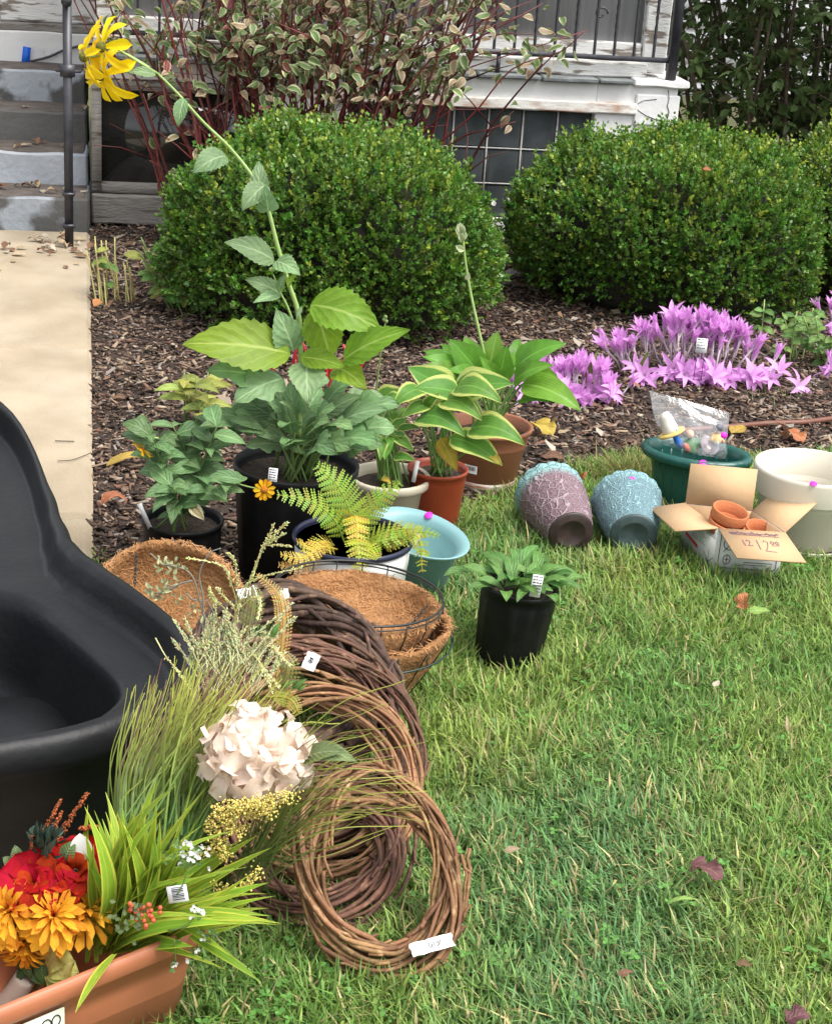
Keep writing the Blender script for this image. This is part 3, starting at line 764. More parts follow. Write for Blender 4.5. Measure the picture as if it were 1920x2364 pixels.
# leaves that can be traced: base, tip (on the 1736 px copy), kind, material, how far the tip comes forward, width
TR = [((473, 325), (402, 362), 'b', M_CL, .05, 1.15), ((543, 425), (540, 335), 'a', M_CL, -.03, .95), ((556, 385), (505, 440), 'b', M_CL, .05, 1.1), ((572, 543), (468, 505), 'a', M_CL, .06, .95), ((575, 545), (628, 575), 'b', M_CL, .04, 1.05), ((560, 440), (553, 385), 'b', M_CL, .05, 1.0),
      ((585, 612), (510, 583), 'a', M_CL, .03, .95), ((585, 615), (528, 632), 'a', M_CL, .05, .7), ((583, 605), (598, 570), 'a', M_CL, .02, .8), ((590, 608), (570, 585), 'a', M_CLL, 0., .9), ((600, 598), (622, 570), 'a', M_CLL, .03, .7),
      ((606, 738), (380, 718), 'a', M_CLL, .06, .98), ((612, 732), (575, 645), 'b', M_CL, .02, 1.25), ((648, 636), (796, 690), 'b', M_CLL, .03, 1.1), ((716, 752), (856, 688), 'a', M_CLL, .07, .8), ((700, 768), (766, 812), 'b', M_CLL, .08, 1.1), ((640, 758), (642, 842), 'b', M_CL, .09, 1.25),
      ((628, 745), (720, 765), 'a', M_CLL, .03, 1.0), ((660, 640), (690, 745), 'b', M_CLL, -.02, 1.3), ((325, 155), (265, 150), 'a', M_CL, .02, .8), ((384, 205), (372, 265), 'b', M_CL, .02, .9), ((630, 640), (618, 668), 'a', M_CL, .02, .6),
      ((560, 800), (430, 775), 'd', M_CLD, .06, .8), ((590, 790), (490, 838), 'c', M_CL, .08, .9), ((560, 760), (450, 760), 'b', M_CLD, .02, .8)]
for i, (p, q, k, m, dy, ws) in enumerate(TR):
    y0 = YC - .012 * (i % 3)
    up = Vector((0, -.75, .6)) if dy > 0 else Vector((0, -.9, .3))
    leaf_at(cone, 'leaf', cleaf(k, m, i % 2), m, D(*p, y0), D(*q, y0 - dy), up, ws)
wtube(cone, 'side_stem', [D(622, 700, YC), D(600, 640, YC - .02), D(586, 612, YC - .02), D(570, 572, YC - .02)], (.003, .0015), M_STEMP)
part(cone, 'bud', lathe_mesh('bud', [(0, -.006), (.006, -.002), (.006, .003), (0, .007)], 10), M_STEMP, Matrix.Translation(D(567, 563, YC - .02)), world=True)
rr = random.Random(5)
for i in range(54):
    an = rr.uniform(0, 2 * pi); q = rr.random() ** .5
    tu = 645 + 205 * q * math.cos(an); tv = 868 + 95 * q * math.sin(an)
    bu_ = 622 + (tu - 622) * .45; bv = 960 + (tv - 960) * .62 - 12
    dep = rr.uniform(-.10, .13) + (tv - 860) / 900
    p0, p1 = D(bu_, bv, YC - dep * .5), D(tu, tv, YC - dep)
    if (p1 - p0).length > .16: p0 = p1 + (p0 - p1).normalized() * .15
    if (p1 - p0).length < .075: p0 = p1 + (p0 - p1).normalized() * .085
    m = rr.choice([M_CL, M_CLD, M_CLD]); k = rr.choice('ccda')
    leaf_at(cone, 'leaf', cleaf(k, m, i % 3), m, p0, p1, (rr.gauss(0, .25), -.55, .75), rr.uniform(.9, 1.2))
    root_ = Vector((cpot.x + rr.gauss(0, .03), YC + rr.gauss(0, .03), .25))
    wtube(cone, 'leaf_stalk', [root_, root_.lerp(p0, .6) + Vector((0, 0, .02)), p0], (.0032, .002), M_STEMG, 5, 8)
tagcard(cone, 'plant_label', D(566, 1022, YC - .125), .019, .047, tilt=.15, roll=.06, lines=7)

# ---------------------------------------------------------------- heliopsis in the small black pot at the left
YH = 3.33
hel = thing('potted_heliopsis', 'leafy plant with two orange-yellow flowers in a black pot by the walkway', 'potted plant', G(422, 1196, .165) * 1.0 - Vector((0, 0, .165)))
nursery_pot(hel, .088, .07, .165, .02)
M_HL = leafmat('heliopsis_leaf', (.15, .27, .10), vein=(.25, .38, .17), nveins=5, rnd=.28, transl=.3, vs=.25)
hl = [leaf_mesh('leaf', .52, 'ovate', 14, 2, .1 + .06 * i, .2, .02, .07, 8, seed=i) for i in range(3)]
hc = WM[hel.name].translation; rr = random.Random(8)
for sx, sv, dy in (((455, 1180), (400, 985), .0), ((425, 1190), (350, 1010), .05), ((470, 1185), (500, 985), .03), ((440, 1190), (455, 960), -.06), ((450, 1195), (395, 1120), .08), ((470, 1190), (560, 1110), .08), ((430, 1185), (540, 985), -.04), ((415, 1190), (345, 975), -.02)):
    p0 = Vector((hc.x + rr.gauss(0, .025), hc.y + rr.gauss(0, .025), .14)); p1 = AY(*sv, YH - dy)
    pts = bez([p0, p0.lerp(p1, .5) + Vector((rr.gauss(0, .012), 0, .025)), p1], 10)
    wtube(hel, 'stem', pts, (.003, .0015), M_STEMG, 5, 0)
    for i in (3, 4, 5, 6, 7, 8, 9, 10):
        if i >= len(pts): break
        for s in (-1, 1):
            if rr.random() < .12: continue
            a = rr.uniform(0, pi); dd = Vector((s * math.cos(a), s * math.sin(a) - .2, rr.uniform(-.35, .3))).normalized()
            L = rr.uniform(.04, .08); q = Vector(pts[i])
            leaf_at(hel, 'leaf', hl[rr.randrange(3)], M_HL, q, q + dd * L, (rr.gauss(0, .2), -.55, .8), rr.uniform(.85, 1.1))
M_GLB = leafmat('light_green_leaf', (.25, .38, .10), rnd=.2)
M_OPET = leafmat('orange_yellow_petal', (.85, .40, .004), parallel=True, nveins=4, rnd=.08, transl=.3, vs=.3, col2=(.88, .48, .01))
M_OCONE = material('orange_disc', (.55, .17, .008), (.35, .10, .01), 250, rough=.8, bump=.6, bscale=300)
op = [leaf_mesh('petal', .5, 'petal', 5, 1, .08, .3), leaf_mesh('petal', .42, 'petal', 5, 1, -.1, .3)]
def daisy(t, ctr, fd, sz, npet, stalk):
    wtube(t, 'flower_stalk', stalk + [ctr], (.002, .0014), M_STEMP, 5, 8)
    fd = Vector(fd).normalized(); Mh = frame(ctr, fd, (0, 0, 1)); hd = part(t, 'flower_head', lathe_mesh('flower_head', [(0, -.003), (.007, -.001), (.0075, .003), (.005, .006), (0, .007)], 14), M_OCONE, Mh @ Matrix.Rotation(-pi / 2, 4, 'X'), world=True)
    x, y, z = (Mh.to_3x3() @ Vector(q) for q in ((1, 0, 0), (0, 1, 0), (0, 0, 1)))
    for i in range(npet):
        an = 2 * pi * i / npet + random.uniform(-.1, .1); rd = x * math.cos(an) + z * math.sin(an)
        leaf_at(hd, 'petal', op[i % 2], M_OPET, ctr + rd * .005, ctr + rd * sz + y * random.uniform(-.004, .006), y)
daisy(hel, AY(*c1(1185, 725), 3.24), (.25, -.9, .2), .024, 11, [AY(*c1(960, 670), 3.28), AY(*c1(1080, 705), 3.25)])
daisy(hel, AY(*c1(372, 455), 3.28), (-.6, -.15, -.75), .027, 11, [AY(*c1(480, 380), 3.3), AY(*c1(400, 380), 3.29)])
leaf_at(hel, 'dead_leaf', cleaf('b', M_DLEAF2, 0), M_DLEAF2, AY(*c1(690, 830), 3.27), AY(*c1(785, 930), 3.25), (0, -.6, .6))
tagcard(hel, 'plant_label', AY(*c1(425, 985), 3.28), .010, .062, tilt=-.1, roll=-.38)
# dead stalks standing behind it in the bed
ds = thing('dead_stalks', 'clump of brown dead stalks between the two left black pots', 'plant', (-.33, 3.62, 0)); rr = random.Random(3)
for i in range(9):
    p = Vector((-.33 + rr.gauss(0, .03), 3.62 + rr.gauss(0, .03), -.005)); wtube(ds, 'stalk', [p, p + Vector((rr.gauss(0, .03), rr.gauss(0, .02), .10)), p + Vector((rr.gauss(0, .05), rr.gauss(0, .03), rr.uniform(.15, .26)))], (.004, .0025), M_TWIG, 6, 8)
# yellowing leafy plant behind
yl = thing('yellowing_bedding_plant', 'small yellowing leafy plant in the mulch behind the black pots', 'plant', GD(400, 905)); rr = random.Random(13)
c_ = WM[yl.name].translation
M_YLL = leafmat('yellowing_leaf', (.34, .38, .08), vein=(.45, .48, .16), rnd=.3, hue=.03, transl=.35)
yll = leaf_mesh('leaf', .34, 'lance', 8, 2, .15, .2, .02)
for i in range(26):
    a = rr.uniform(0, 2 * pi); b0 = c_ + Vector((rr.gauss(0, .03), rr.gauss(0, .03), rr.uniform(.05, .16))); dd = Vector((math.cos(a), math.sin(a), rr.uniform(-.2, .5))).normalized(); leaf_at(yl, 'leaf', yll, M_YLL, b0, b0 + dd * rr.uniform(.07, .12), (0, -.5, .8))
for i in range(5):
    wtube(yl, 'stem', [c_ + Vector((rr.gauss(0, .02), rr.gauss(0, .02), -.004)), c_ + Vector((rr.gauss(0, .03), rr.gauss(0, .03), .17))], (.003, .002), M_STEMG, 5, 0)
# red stalks behind the coneflower
M_REDST = material('red_chard_stalk', (.55, .035, .045), (.42, .03, .04), 20, rough=.4)
rs = thing('red_stalks', 'cluster of bright red leaf stalks half hidden behind the coneflower', 'plant', GD(615, 800)); rr = random.Random(2); c_ = WM[rs.name].translation
for i in range(18):
    p = c_ + Vector((rr.uniform(-.22, .22), rr.gauss(0, .04), -.004)); wtube(rs, 'stalk', [p, p + Vector((rr.gauss(0, .008), -.01, .06)), p + Vector((rr.gauss(0, .018), -.02, rr.uniform(.09, .15)))], (.006, .004), M_REDST, 7, 8)

# ---------------------------------------------------------------- hostas
M_HG = leafmat('green_hosta_leaf', (.15, .34, .035), vein=(.21, .42, .07), nveins=6, parallel=True, rnd=.16, transl=.4, vs=.5, rough=.35)
M_HV = leafmat('variegated_hosta_leaf', (.13, .31, .045), vein=(.18, .37, .07), edge=(.55, .60, .17), edge_w=.78, nveins=6, parallel=True, rnd=.14, transl=.38, vs=.45)
M_HY = leafmat('yellowed_hosta_leaf', (.55, .40, .04), vein=(.6, .48, .1), edge=(.34, .20, .03), edge_w=.8, parallel=True, rnd=.1, transl=.3, vs=.4)
M_PET = material('hosta_petiole', (.20, .34, .09), (.15, .27, .06), 20, rough=.45)
ho = {k: leaf_mesh('leaf', w_, 'hosta', 12, 3, b_, f_, wv, seed=i) for i, (k, w_, b_, f_, wv) in enumerate((('w', .60, .10, .22, .03), ('n', .46, .14, .3, .03), ('d', .52, .24, .15, .05)))}
HOC = {}
def hosta(t, lst, mat, soilz, conv, yc, spread=.03, pr=.0042):
    c = WM[t.name].translation
    for i, e in enumerate(lst):
        p, q, k, dy0, dy1, up = e[:6]; m = e[6] if len(e) > 6 else mat; ws = e[7] if len(e) > 7 else 1.2
        p0 = AY(*conv(*p), yc - dy0); p1 = AY(*conv(*q), yc - dy1)
        if spread < .025: p0 = p0 + (p0 - p1) * .22; p1 = p1 + (p1 - p0) * .06
        key = (k, m.name)
        if key not in HOC: HOC[key] = ho[k].copy()
        leaf_at(t, 'leaf', HOC[key], m, p0, p1, up, ws)
        b0 = Vector((c.x + random.gauss(0, spread * .6), c.y + random.gauss(0, spread * .6), soilz))
        wtube(t, 'petiole', [b0, b0.lerp(p0, .55) + Vector((0, 0, .015)), p0], (pr, pr * .7), M_PET, 6, 10)
UF, UB, UU = (0, -.85, .5), (0, -.6, .8), (0, -.3, 1)
M_TC = material('terracotta_plastic', (.30, .115, .06), (.26, .10, .055), 9, rough=.55, bump=.1, bscale=90)
tp = G(1125, 1132); tp = Vector((.176, 4.12, 0))
h1 = thing('potted_green_hosta', 'green hosta with a tall budded flower stalk in a terracotta pot', 'potted plant', tp)
pp = [(0, 0), (.070, 0), (.074, .004), (.096, .125), (.099, .128), (.1, .132), (.104, .165), (.112, .168), (.113, .176), (.109, .179), (.102, .176), (.097, .14), (.094, .13), (0, .13)]
po = part(h1, 'pot', lathe_mesh('pot', pp, 56), M_TC)
soil_part(h1, .096, .148)
M_LIME = material('chalky_deposit', (.62, .58, .53), (.40, .26, .19), 30, rough=.9, c3=(.30, .13, .08), s3=14, w3=(.52, .62), stretch=(1, 1, 5))
part(po, 'chalk_band', lathe_mesh('chalk_band', [(.0762, .012), (.0805, .037)], 56), M_LIME)
sk = part(po, 'barcode_sticker', np_mesh('barcode_sticker', [((.0885 + .0024) * math.sin(a) , -(.0885 + .0024 ) * math.cos(a), z) for z in (.066, .088) for a in np.linspace(-.72, -.30, 5)], [[(i, i + 1, i + 6, i + 5) for i in range(4)]]), WHITE)
b = MB()
for i in range(11):
    a = -.66 + i * .028
    b.add([((.0885 + .0032) * math.sin(x), -(.0885 + .0032) * math.cos(x), z) for z in (.074, .085) for x in (a, a + (.016 if i % 3 else .009))], [[(0, 1, 3, 2)]])
part(sk, 'barcode', b.mesh('barcode', False), INK)
H1 = [((960, 900), (735, 768), 'n', .0, .0, UB), ((985, 895), (840, 725), 'n', -.02, -.05, UF), ((1055, 905), (885, 700), 'w', .02, .04, UF), ((1060, 880), (970, 685), 'n', -.06, -.12, UF), ((1105, 900), (1160, 655), 'w', -.03, -.06, UF), ((1170, 925), (1215, 735), 'w', .04, .06, UF),
      ((1265, 865), (1555, 725), 'n', .0, .02, UB), ((1255, 950), (1480, 850), 'n', .03, .08, UB), ((1300, 960), (1640, 1110), 'n', .05, .12, UB), ((1290, 1050), (1480, 1060), 'n', .06, .12, UB), ((960, 930), (730, 800), 'n', .03, .06, UB), ((960, 960), (735, 850), 'n', .04, .09, UB),
      ((1255, 830), (1280, 700), 'n', -.06, -.12, UF), ((1225, 900), (1290, 760), 'n', -.05, -.08, UF), ((1050, 960), (870, 880), 'n', .05, .12, UB), ((1150, 940), (1060, 800), 'n', .06, .09, UF), ((1320, 900), (1530, 960), 'n', -.02, .05, UB), ((1010, 1000), (880, 970), 'n', .06, .12, UB)]
hosta(h1, H1, M_HG, .145, c5, 4.12)
wtube(h1, 'flower_scape', [AY(*c5(1150, 1150), 4.12), AY(*c5(1085, 800), 4.13), AY(*c5(1065, 700), 4.13), AY(*c5(1010, 450), 4.14), AY(*c5(978, 260), 4.14), AY(*c5(962, 110), 4.14)], (.0048, .0025), M_STEMP, 7, 22)
bud = leaf_mesh('bud', .5, 'petal', 6, 2, .1, 1.0); M_BUD = leafmat('pale_bud', (.62, .68, .42), rnd=.15, transl=.3, parallel=True, vs=.2)
for p, q in (((962, 120), (930, 40)), ((962, 110), (945, 30)), ((965, 130), (975, 75)), ((960, 95), (915, 70)), ((965, 185), (918, 165)), ((967, 190), (922, 182)), ((985, 360), (998, 318)), ((960, 140), (945, 85))):
    leaf_at(h1, 'bud', bud, M_BUD, AY(*c5(*p), 4.14), AY(*c5(*q), 4.12), (0, -1, .2))
# variegated hosta, red pot
M_REDPOT = material('red_clay_plastic_pot', (.33, .055, .022), (.28, .045, .02), 12, rough=.4)
rp = G(*c5(820, 1440), .155); rp.z = 0
h2 = thing('potted_variegated_hosta', 'yellow-edged hosta in a plain rust-red pot', 'potted plant', rp)
nursery_pot(h2, .074, .056, .158, .02, mat=M_REDPOT, ribs=False)
Y2 = rp.y
H2 = [((850, 985), (660, 870), 'w', -.02, .0, UF), ((900, 1010), (695, 985), 'w', .02, .05, UB), ((700, 1010), (570, 1090), 'd', .05, .10, UB), ((960, 1010), (1230, 960), 'w', .0, .04, UB), ((880, 1075), (1060, 1160), 'd', .06, .11, UB), ((960, 1000), (1170, 1060), 'd', .05, .10, UB), ((760, 1075), (830, 1010), 'n', .05, .06, UF),
      ((1050, 1235), (1298, 1300), 'd', .08, .13, UB), ((940, 1290), (1172, 1415), 'n', .08, .12, UB, M_HV), ((850, 1300), (925, 1450), 'n', .06, .09, UF, M_HY), ((1090, 1340), (1172, 1418), 'n', .1, .125, UB, M_HY), ((750, 1170), (960, 1250), 'd', .06, .12, UB), ((690, 1070), (590, 1010), 'n', .0, .0, UB), ((820, 1000), (800, 900), 'n', -.04, -.06, UF), ((740, 1090), (620, 1150), 'n', .05, .09, UB)]
hosta(h2, H2, M_HV, .14, c5, Y2, .02, .0034)
# small variegated hosta in a cream pot
M_CREAMPOT = material('cream_plastic', (.56, .49, .38), (.50, .44, .34), 8, rough=.5)
cp = G(*c5(545, 1480), .14); cp.z = 0
h3 = thing('potted_small_hosta', 'small-leaved hosta with a bare seed stalk in a cream pot', 'potted plant', cp)
pr3 = [(0, 0), (.062, 0), (.066, .004), (.084, .112), (.094, .116), (.1, .124), (.101, .136), (.098, .141), (.09, .139), (.084, .118), (.08, .1), (0, .1)]
part(h3, 'pot', lathe_mesh('pot', pr3, 52), M_CREAMPOT); soil_part(h3, .083, .118)
rr = random.Random(31); H3 = []
for i in range(34):
    an = rr.uniform(0, 2 * pi); q = .35 + .65 * rr.random(); bx, by = 510 + 80 * q * math.cos(an), 1230 + 60 * q * math.sin(an)
    tx, ty = 495 + 230 * q * math.cos(an), 1215 + 190 * q * math.sin(an) + 25 * q
    dy = .11 * q * math.sin(an); H3.append(((bx, by), (tx, ty), rr.choice('wnd'), dy * .4, dy, (math.cos(an) * .2, -.5, .8), rr.choice([M_HV, M_HV, M_HG]), 1.0))
H3 += [((470, 1040), (660, 1010), 'w', -.05, -.05, UF), ((440, 1060), (330, 1010), 'w', -.05, -.06, UF), ((520, 1050), (640, 1060), 'd', -.03, .0, UB), ((500, 1500), (555, 1530), 'n', .06, .08, UB, M_HY), ((570, 1380), (690, 1400), 'n', .05, .08, UB)]
hosta(h3, H3, M_HV, .118, c5, cp.y, .03, .0025)
wtube(h3, 'seed_stalk', [AY(*c5(455, 1200), cp.y), AY(*c5(465, 1020), cp.y), AY(*c5(490, 800), cp.y), AY(*c5(520, 600), cp.y)], (.0035, .002), M_STEMG, 6, 14)
for x, y in ((520, 575), (524, 600), (512, 590)): part(h3, 'seed_pod', lathe_mesh('seed_pod', [(0, -.006), (.0045, -.002), (.0045, .003), (0, .006)], 8), M_STEMG, Matrix.Translation(AY(*c5(x, y), cp.y)), world=True)
tagcard(h3, 'plant_label', AY(*c5(678, 1520), cp.y - .04), .010, .055, tilt=0, roll=.14)

# ---------------------------------------------------------------- fern in the white bucket
fb = Vector((-.126, 3.175, 0))
fern = thing('potted_fern', 'yellowing fern in a white bucket with a dark blue rim', 'potted plant', fb)
M_BUCKET = material('white_bucket', (.66, .66, .63), (.6, .6, .57), 6, rough=.5)
M_BLUERIM = material('dark_blue_rim', (.018, .02, .045), rough=.35)
part(fern, 'pot', lathe_mesh('pot', [(0, 0), (.098, 0), (.1, .004), (.1165, .165), (.1175, .168), (.1195, .207), (.112, .207), (.11, .15), (0, .15)], 56), M_BUCKET)
part(fern, 'rim', lathe_mesh('rim', [(.118, .2075), (.1235, .208), (.1255, .213), (.1245, .219), (.1215, .221), (.1175, .219), (.1165, .212), (.115, .185), (.1125, .183), (.114, .2075), (.118, .2075)], 56), M_BLUERIM)
soil_part(fern, .111, .172)
M_FERN = material('fern_frond', (1, 1, 1), rough=.5, attr=True, transl=.4)
def frond(t, pts, Lp, col, seed, up=(0, -.6, .8), n=22):
    rr_ = random.Random(seed); P = bez(pts, 40); N = len(P); b = MB(); inv = WM[t.name].inverted()
    P = [inv @ Vector(p) for p in P]
    b.tube(P, np.linspace(.0022, .0008, N), 5, tuple(x * 1.1 for x in col))
    for i in range(n):
        f = .16 + .84 * (i + .5) / n; k = int(f * (N - 1)); p = P[k]; td = (P[min(N - 1, k + 1)] - P[max(0, k - 1)]).normalized()
        u_ = Vector(up); u_ = (u_ - td * u_.dot(td)).normalized(); sd = td.cross(u_)
        L = Lp * math.sin(pi * min(1, (f * .92 + .02)) ** .75) ** .8 + .003
        for s in (-1, 1):
            c = tuple(x * rr_.uniform(.8, 1.2) for x in col); d = (sd * s + td * .42 + u_ * rr_.uniform(-.25, .12)).normalized(); q = d.cross(u_).normalized()
            m = max(3, int(L / .0055)); V, F = [], []
            for j in range(m + 1):
                z = p + d * (L * j / m); wv = L * .17 * (1 - (j / m) ** 1.5) + .0006
                V += [z, z + q * wv + d * wv * .9, z - q * wv + d * wv * .9]
            for j in range(m): F += [(3 * j, 3 * j + 3, 3 * j + 1), (3 * j, 3 * j + 2, 3 * j + 3)]
            b.add(V, [F], c)
    return part(t, 'frond', b.mesh('frond', color=True), M_FERN)
GRN, YEL, GOLD, BRN = (.30, .42, .055), (.46, .47, .06), (.58, .44, .07), (.40, .24, .05)
YB = 3.175
def fp(x, y, dy): return AY(*c2(x, y), YB - dy)
for i, (pts, Lp, col) in enumerate([
    ([fp(470, 510, 0), fp(400, 350, .02), fp(270, 250, .05), fp(90, 215, .07)], .034, GRN), ([fp(480, 510, 0), fp(490, 330, 0), fp(420, 170, .0), fp(305, 58, .0)], .044, GRN),
    ([fp(500, 510, 0), fp(560, 350, -.02), fp(650, 240, -.03), fp(760, 150, -.04)], .033, GRN), ([fp(500, 515, 0), fp(620, 450, .02), fp(740, 405, .03), fp(880, 400, .05)], .026, (.38, .46, .06)),
    ([fp(500, 470, .02), fp(520, 440, .06), fp(530, 520, .11), fp(545, 670, .14)], .026, YEL), ([fp(500, 460, .0), fp(510, 330, .02), fp(525, 400, .06), fp(520, 540, .10)], .028, GOLD),
    ([fp(450, 520, 0), fp(350, 470, .06), fp(280, 510, .10), fp(200, 470, .13)], .024, GOLD), ([fp(450, 520, .03), fp(330, 500, .10), fp(230, 560, .14), fp(110, 540, .16)], .020, GOLD), ([fp(430, 530, .04), fp(300, 560, .12), fp(200, 610, .15), fp(100, 595, .16)], .018, BRN),
    ([fp(520, 520, .0), fp(700, 470, .03), fp(850, 440, .04), fp(880, 640, .05)], .026, YEL), ([fp(520, 500, .02), fp(650, 470, .05), fp(860, 420, .03), fp(970, 440, .05)], .018, GRN), ([fp(480, 480, .02), fp(550, 500, .08), fp(600, 520, .10), fp(640, 560, .12)], .022, YEL),
    ([fp(560, 500, .0), fp(680, 480, .02), fp(740, 450, .0), fp(790, 440, .0)], .022, (.34, .40, .06))]):
    frond(fern, pts, Lp, col, i)

# ---------------------------------------------------------------- pale blue oval basin
M_BASIN = material('pale_blue_plastic', (.20, .36, .37), (.18, .33, .345), 6, rough=.4)
bp = G(*c2(850, 440), .13); bp.z = 0; bp.y += .02; bp.x -= .004
bas = thing('blue_basin', 'pale blue oval basin with a pink price dot behind the fern bucket', 'basin', M=Matrix.Translation(bp + Vector((0, 0, .012))) @ Matrix.Rotation(rad(-34), 4, 'Z') @ Matrix.Rotation(rad(8), 4, 'Y') @ Matrix.Rotation(rad(6), 4, 'X'))
part(bas, 'bowl', lathe_mesh('bowl', [(0, .0), (.072, 0), (.08, .006), (.098, .105), (.108, .112), (.122, .124), (.125, .129), (.122, .131), (.104, .118), (.092, .106), (.076, .02), (0, .016)], 60, sx=1.0, sy=.72), M_BASIN)
d_ = G(*c2(838, 337), .135)
part(bas, 'price_dot', lathe_mesh('price_dot', [(0, 0), (.0095, 0), (.0095, .0006), (0, .0008)], 20), PINK, Matrix.Translation((-.03, .0785, .128)) @ Matrix.Rotation(rad(28), 4, 'X'))
rr = random.Random(4)
for lab, dx, dy in (('light green leaf lying at the left inside the pale blue basin', -.035, .0), ('green leaf lying at the right inside the pale blue basin', .035, -.012)):
    o = part(None, 'loose_leaf', hl[0], M_GLB, frame(bp + Vector((dx, dy, .075)), (rr.gauss(0, 1), rr.gauss(0, 1), .15), (0, -.3, 1), .045)); tag(o, lab, 'leaf', 'leaves in the blue basin')

# ================================================================== RIGHT-HAND GROUP
def c4(x, y): return 1480 + x / 3.945, 880 + y / 3.945
def c5b(x, y): return 1160 + x / 4.34, 1040 + y / 4.34
def dot(parent, p, n, r_=.008, world=True):
    return part(parent, 'price_dot', lathe_mesh('price_dot', [(0, 0), (r_, 0), (r_, .0006), (0, .0008)], 18), PINK, frame(p, Vector(n).orthogonal(), n), world=world)
def relief(name, c_low, c_high, c_rim, sc, zrim):
    m = material(name, c_low, c_high, 30, rough=.55); n, l = m.node_tree.nodes, m.node_tree.links; b = n['Principled BSDF']
    tc = n.new('ShaderNodeTexCoord'); vo = n.new('ShaderNodeTexVoronoi'); vo.feature = 'DISTANCE_TO_EDGE'; vo.inputs['Scale'].default_value = sc; l.new(tc.outputs['Object'], vo.inputs['Vector'])
    wv = n.new('ShaderNodeTexNoise'); wv.inputs['Scale'].default_value = sc * 5; l.new(tc.outputs['Object'], wv.inputs['Vector'])
    r = n.new('ShaderNodeMapRange'); r.inputs[1].default_value = .02; r.inputs[2].default_value = .10; r.inputs[3].default_value = 1; r.inputs[4].default_value = 0; l.new(vo.outputs['Distance'], r.inputs[0])
    ad = n.new('ShaderNodeMath'); ad.operation = 'ADD'; l.new(r.outputs[0], ad.inputs[0]); l.new(wv.outputs['Fac'], ad.inputs[1])
    mx = n.new('ShaderNodeMix'); mx.data_type = 'RGBA'; mx.inputs[6].default_value = (*c_low, 1); mx.inputs[7].default_value = (*c_high, 1)
    r2 = n.new('ShaderNodeMapRange'); r2.inputs[1].default_value = .45; r2.inputs[2].default_value = 1.0; l.new(ad.outputs[0], r2.inputs[0]); l.new(r2.outputs[0], mx.inputs[0])
    sp = n.new('ShaderNodeSeparateXYZ'); l.new(tc.outputs['Object'], sp.inputs[0]); r3 = n.new('ShaderNodeMapRange'); r3.inputs[1].default_value = zrim; r3.inputs[2].default_value = zrim + .035; l.new(sp.outputs[2], r3.inputs[0])
    m2 = n.new('ShaderNodeMix'); m2.data_type = 'RGBA'; l.new(r3.outputs[0], m2.inputs[0]); l.new(mx.outputs[2], m2.inputs[6]); m2.inputs[7].default_value = (*c_rim, 1)
    l.new(m2.outputs[2], b.inputs['Base Color'])
    bp_ = n.new('ShaderNodeBump'); bp_.inputs['Strength'].default_value = .9; bp_.inputs['Distance'].default_value = .006; l.new(ad.outputs[0], bp_.inputs['Height']); l.new(bp_.outputs[0], b.inputs['Normal'])
    return m
def lying_pot(name, label, pb, pr, Rb, Rr, m, mbase, pat):
    pb = G(*pb, Rb + .004); pr_ = G(*pr, Rr); ax = pr_ - pb; L = ax.length
    z = ax.normalized(); x = z.orthogonal().normalized(); x = Vector((0, 0, 1)) - z * z.z; x.normalize(); y = z.cross(x)
    M = Matrix(((x[0], y[0], z[0], pb[0]), (x[1], y[1], z[1], pb[1]), (x[2], y[2], z[2], pb[2]), (0, 0, 0, 1)))
    t = thing(name, label, 'flower pot', M=M)
    prof = [(Rb, .0), (Rb + .002, .006)] + [(Rb + (Rr - Rb) * math.sin(pi / 2 * (i / 12)) ** .9 , L * (.04 + .86 * i / 12)) for i in range(1, 13)] + [(Rr + .002, L * .95), (Rr - .002, L), (Rr - .010, L * .985), (Rr - .013, L * .8), (Rb, L * .2), (0, L * .18)]
    def sc(a, i, r, z_):
        s = .5 + .5 * abs(math.cos(a * 8))
        if i >= 14: return r + (.004 * s if i < 17 else 0), z_ + (.010 * s - .006 if i < 17 else 0)
        if 2 <= i < 14: return r + pat(a, i, z_), z_
        return r, z_
    part(t, 'body', lathe_mesh('body', prof, 128, fn=sc), m)
    part(t, 'base', lathe_mesh('base', [(0, -.001), (Rb * .60, -.001), (Rb * .62, -.0025), (Rb * .66, -.003), (Rb * .70, -.002), (Rb * .96, -.003), (Rb + .001, .0), (Rb + .002, .009), (Rb - .005, .010)], 64), mbase)
    return t, M, L
def cells(a, i, z):
    u = a * 11 / (2 * pi) + (.5 if i % 4 < 2 else 0); f = abs((u % 1) - .5); return .0022 * (1 if f < .40 and i % 2 == 0 else 0)
t, M, L = lying_pot('mauve_patterned_pot', 'mauve patterned pot lying on its side, brown base facing forward', c5b(685, 830), c5b(455, 420), .054, .083,
    relief('mauve_glaze', (.17, .10, .115), (.36, .27, .30), (.26, .46, .46), 46., .155), material('dark_brown_base', (.028, .017, .015), (.05, .032, .028), 40, rough=.5), cells)
p = M @ Vector((.083, 0, L * .8)); q = G(*c5b(685, 265), .12); dot(t, M @ Vector((.082 * math.cos(-.55), .082 * math.sin(-.55), L * .80)), M.to_3x3() @ Vector((math.cos(-.55), math.sin(-.55), -.25)), .0085)
t, M, L = lying_pot('turquoise_patterned_pot', 'turquoise speckled pot lying on its side, beside the mauve one', c5b(1310, 850), c5b(1235, 500), .055, .083,
    relief('turquoise_glaze', (.13, .21, .25), (.31, .52, .54), (.30, .52, .54), 75., .14), material('dark_teal_base', (.035, .055, .06), (.06, .085, .085), 40, rough=.5), lambda a, i, z: .0015 * nz((math.cos(a) * 2, math.sin(a) * 2, z * 40), 6))
dot(t, M @ Vector((.081, .0, L * .76)), M.to_3x3() @ Vector((1, 0, -.25)), .009)

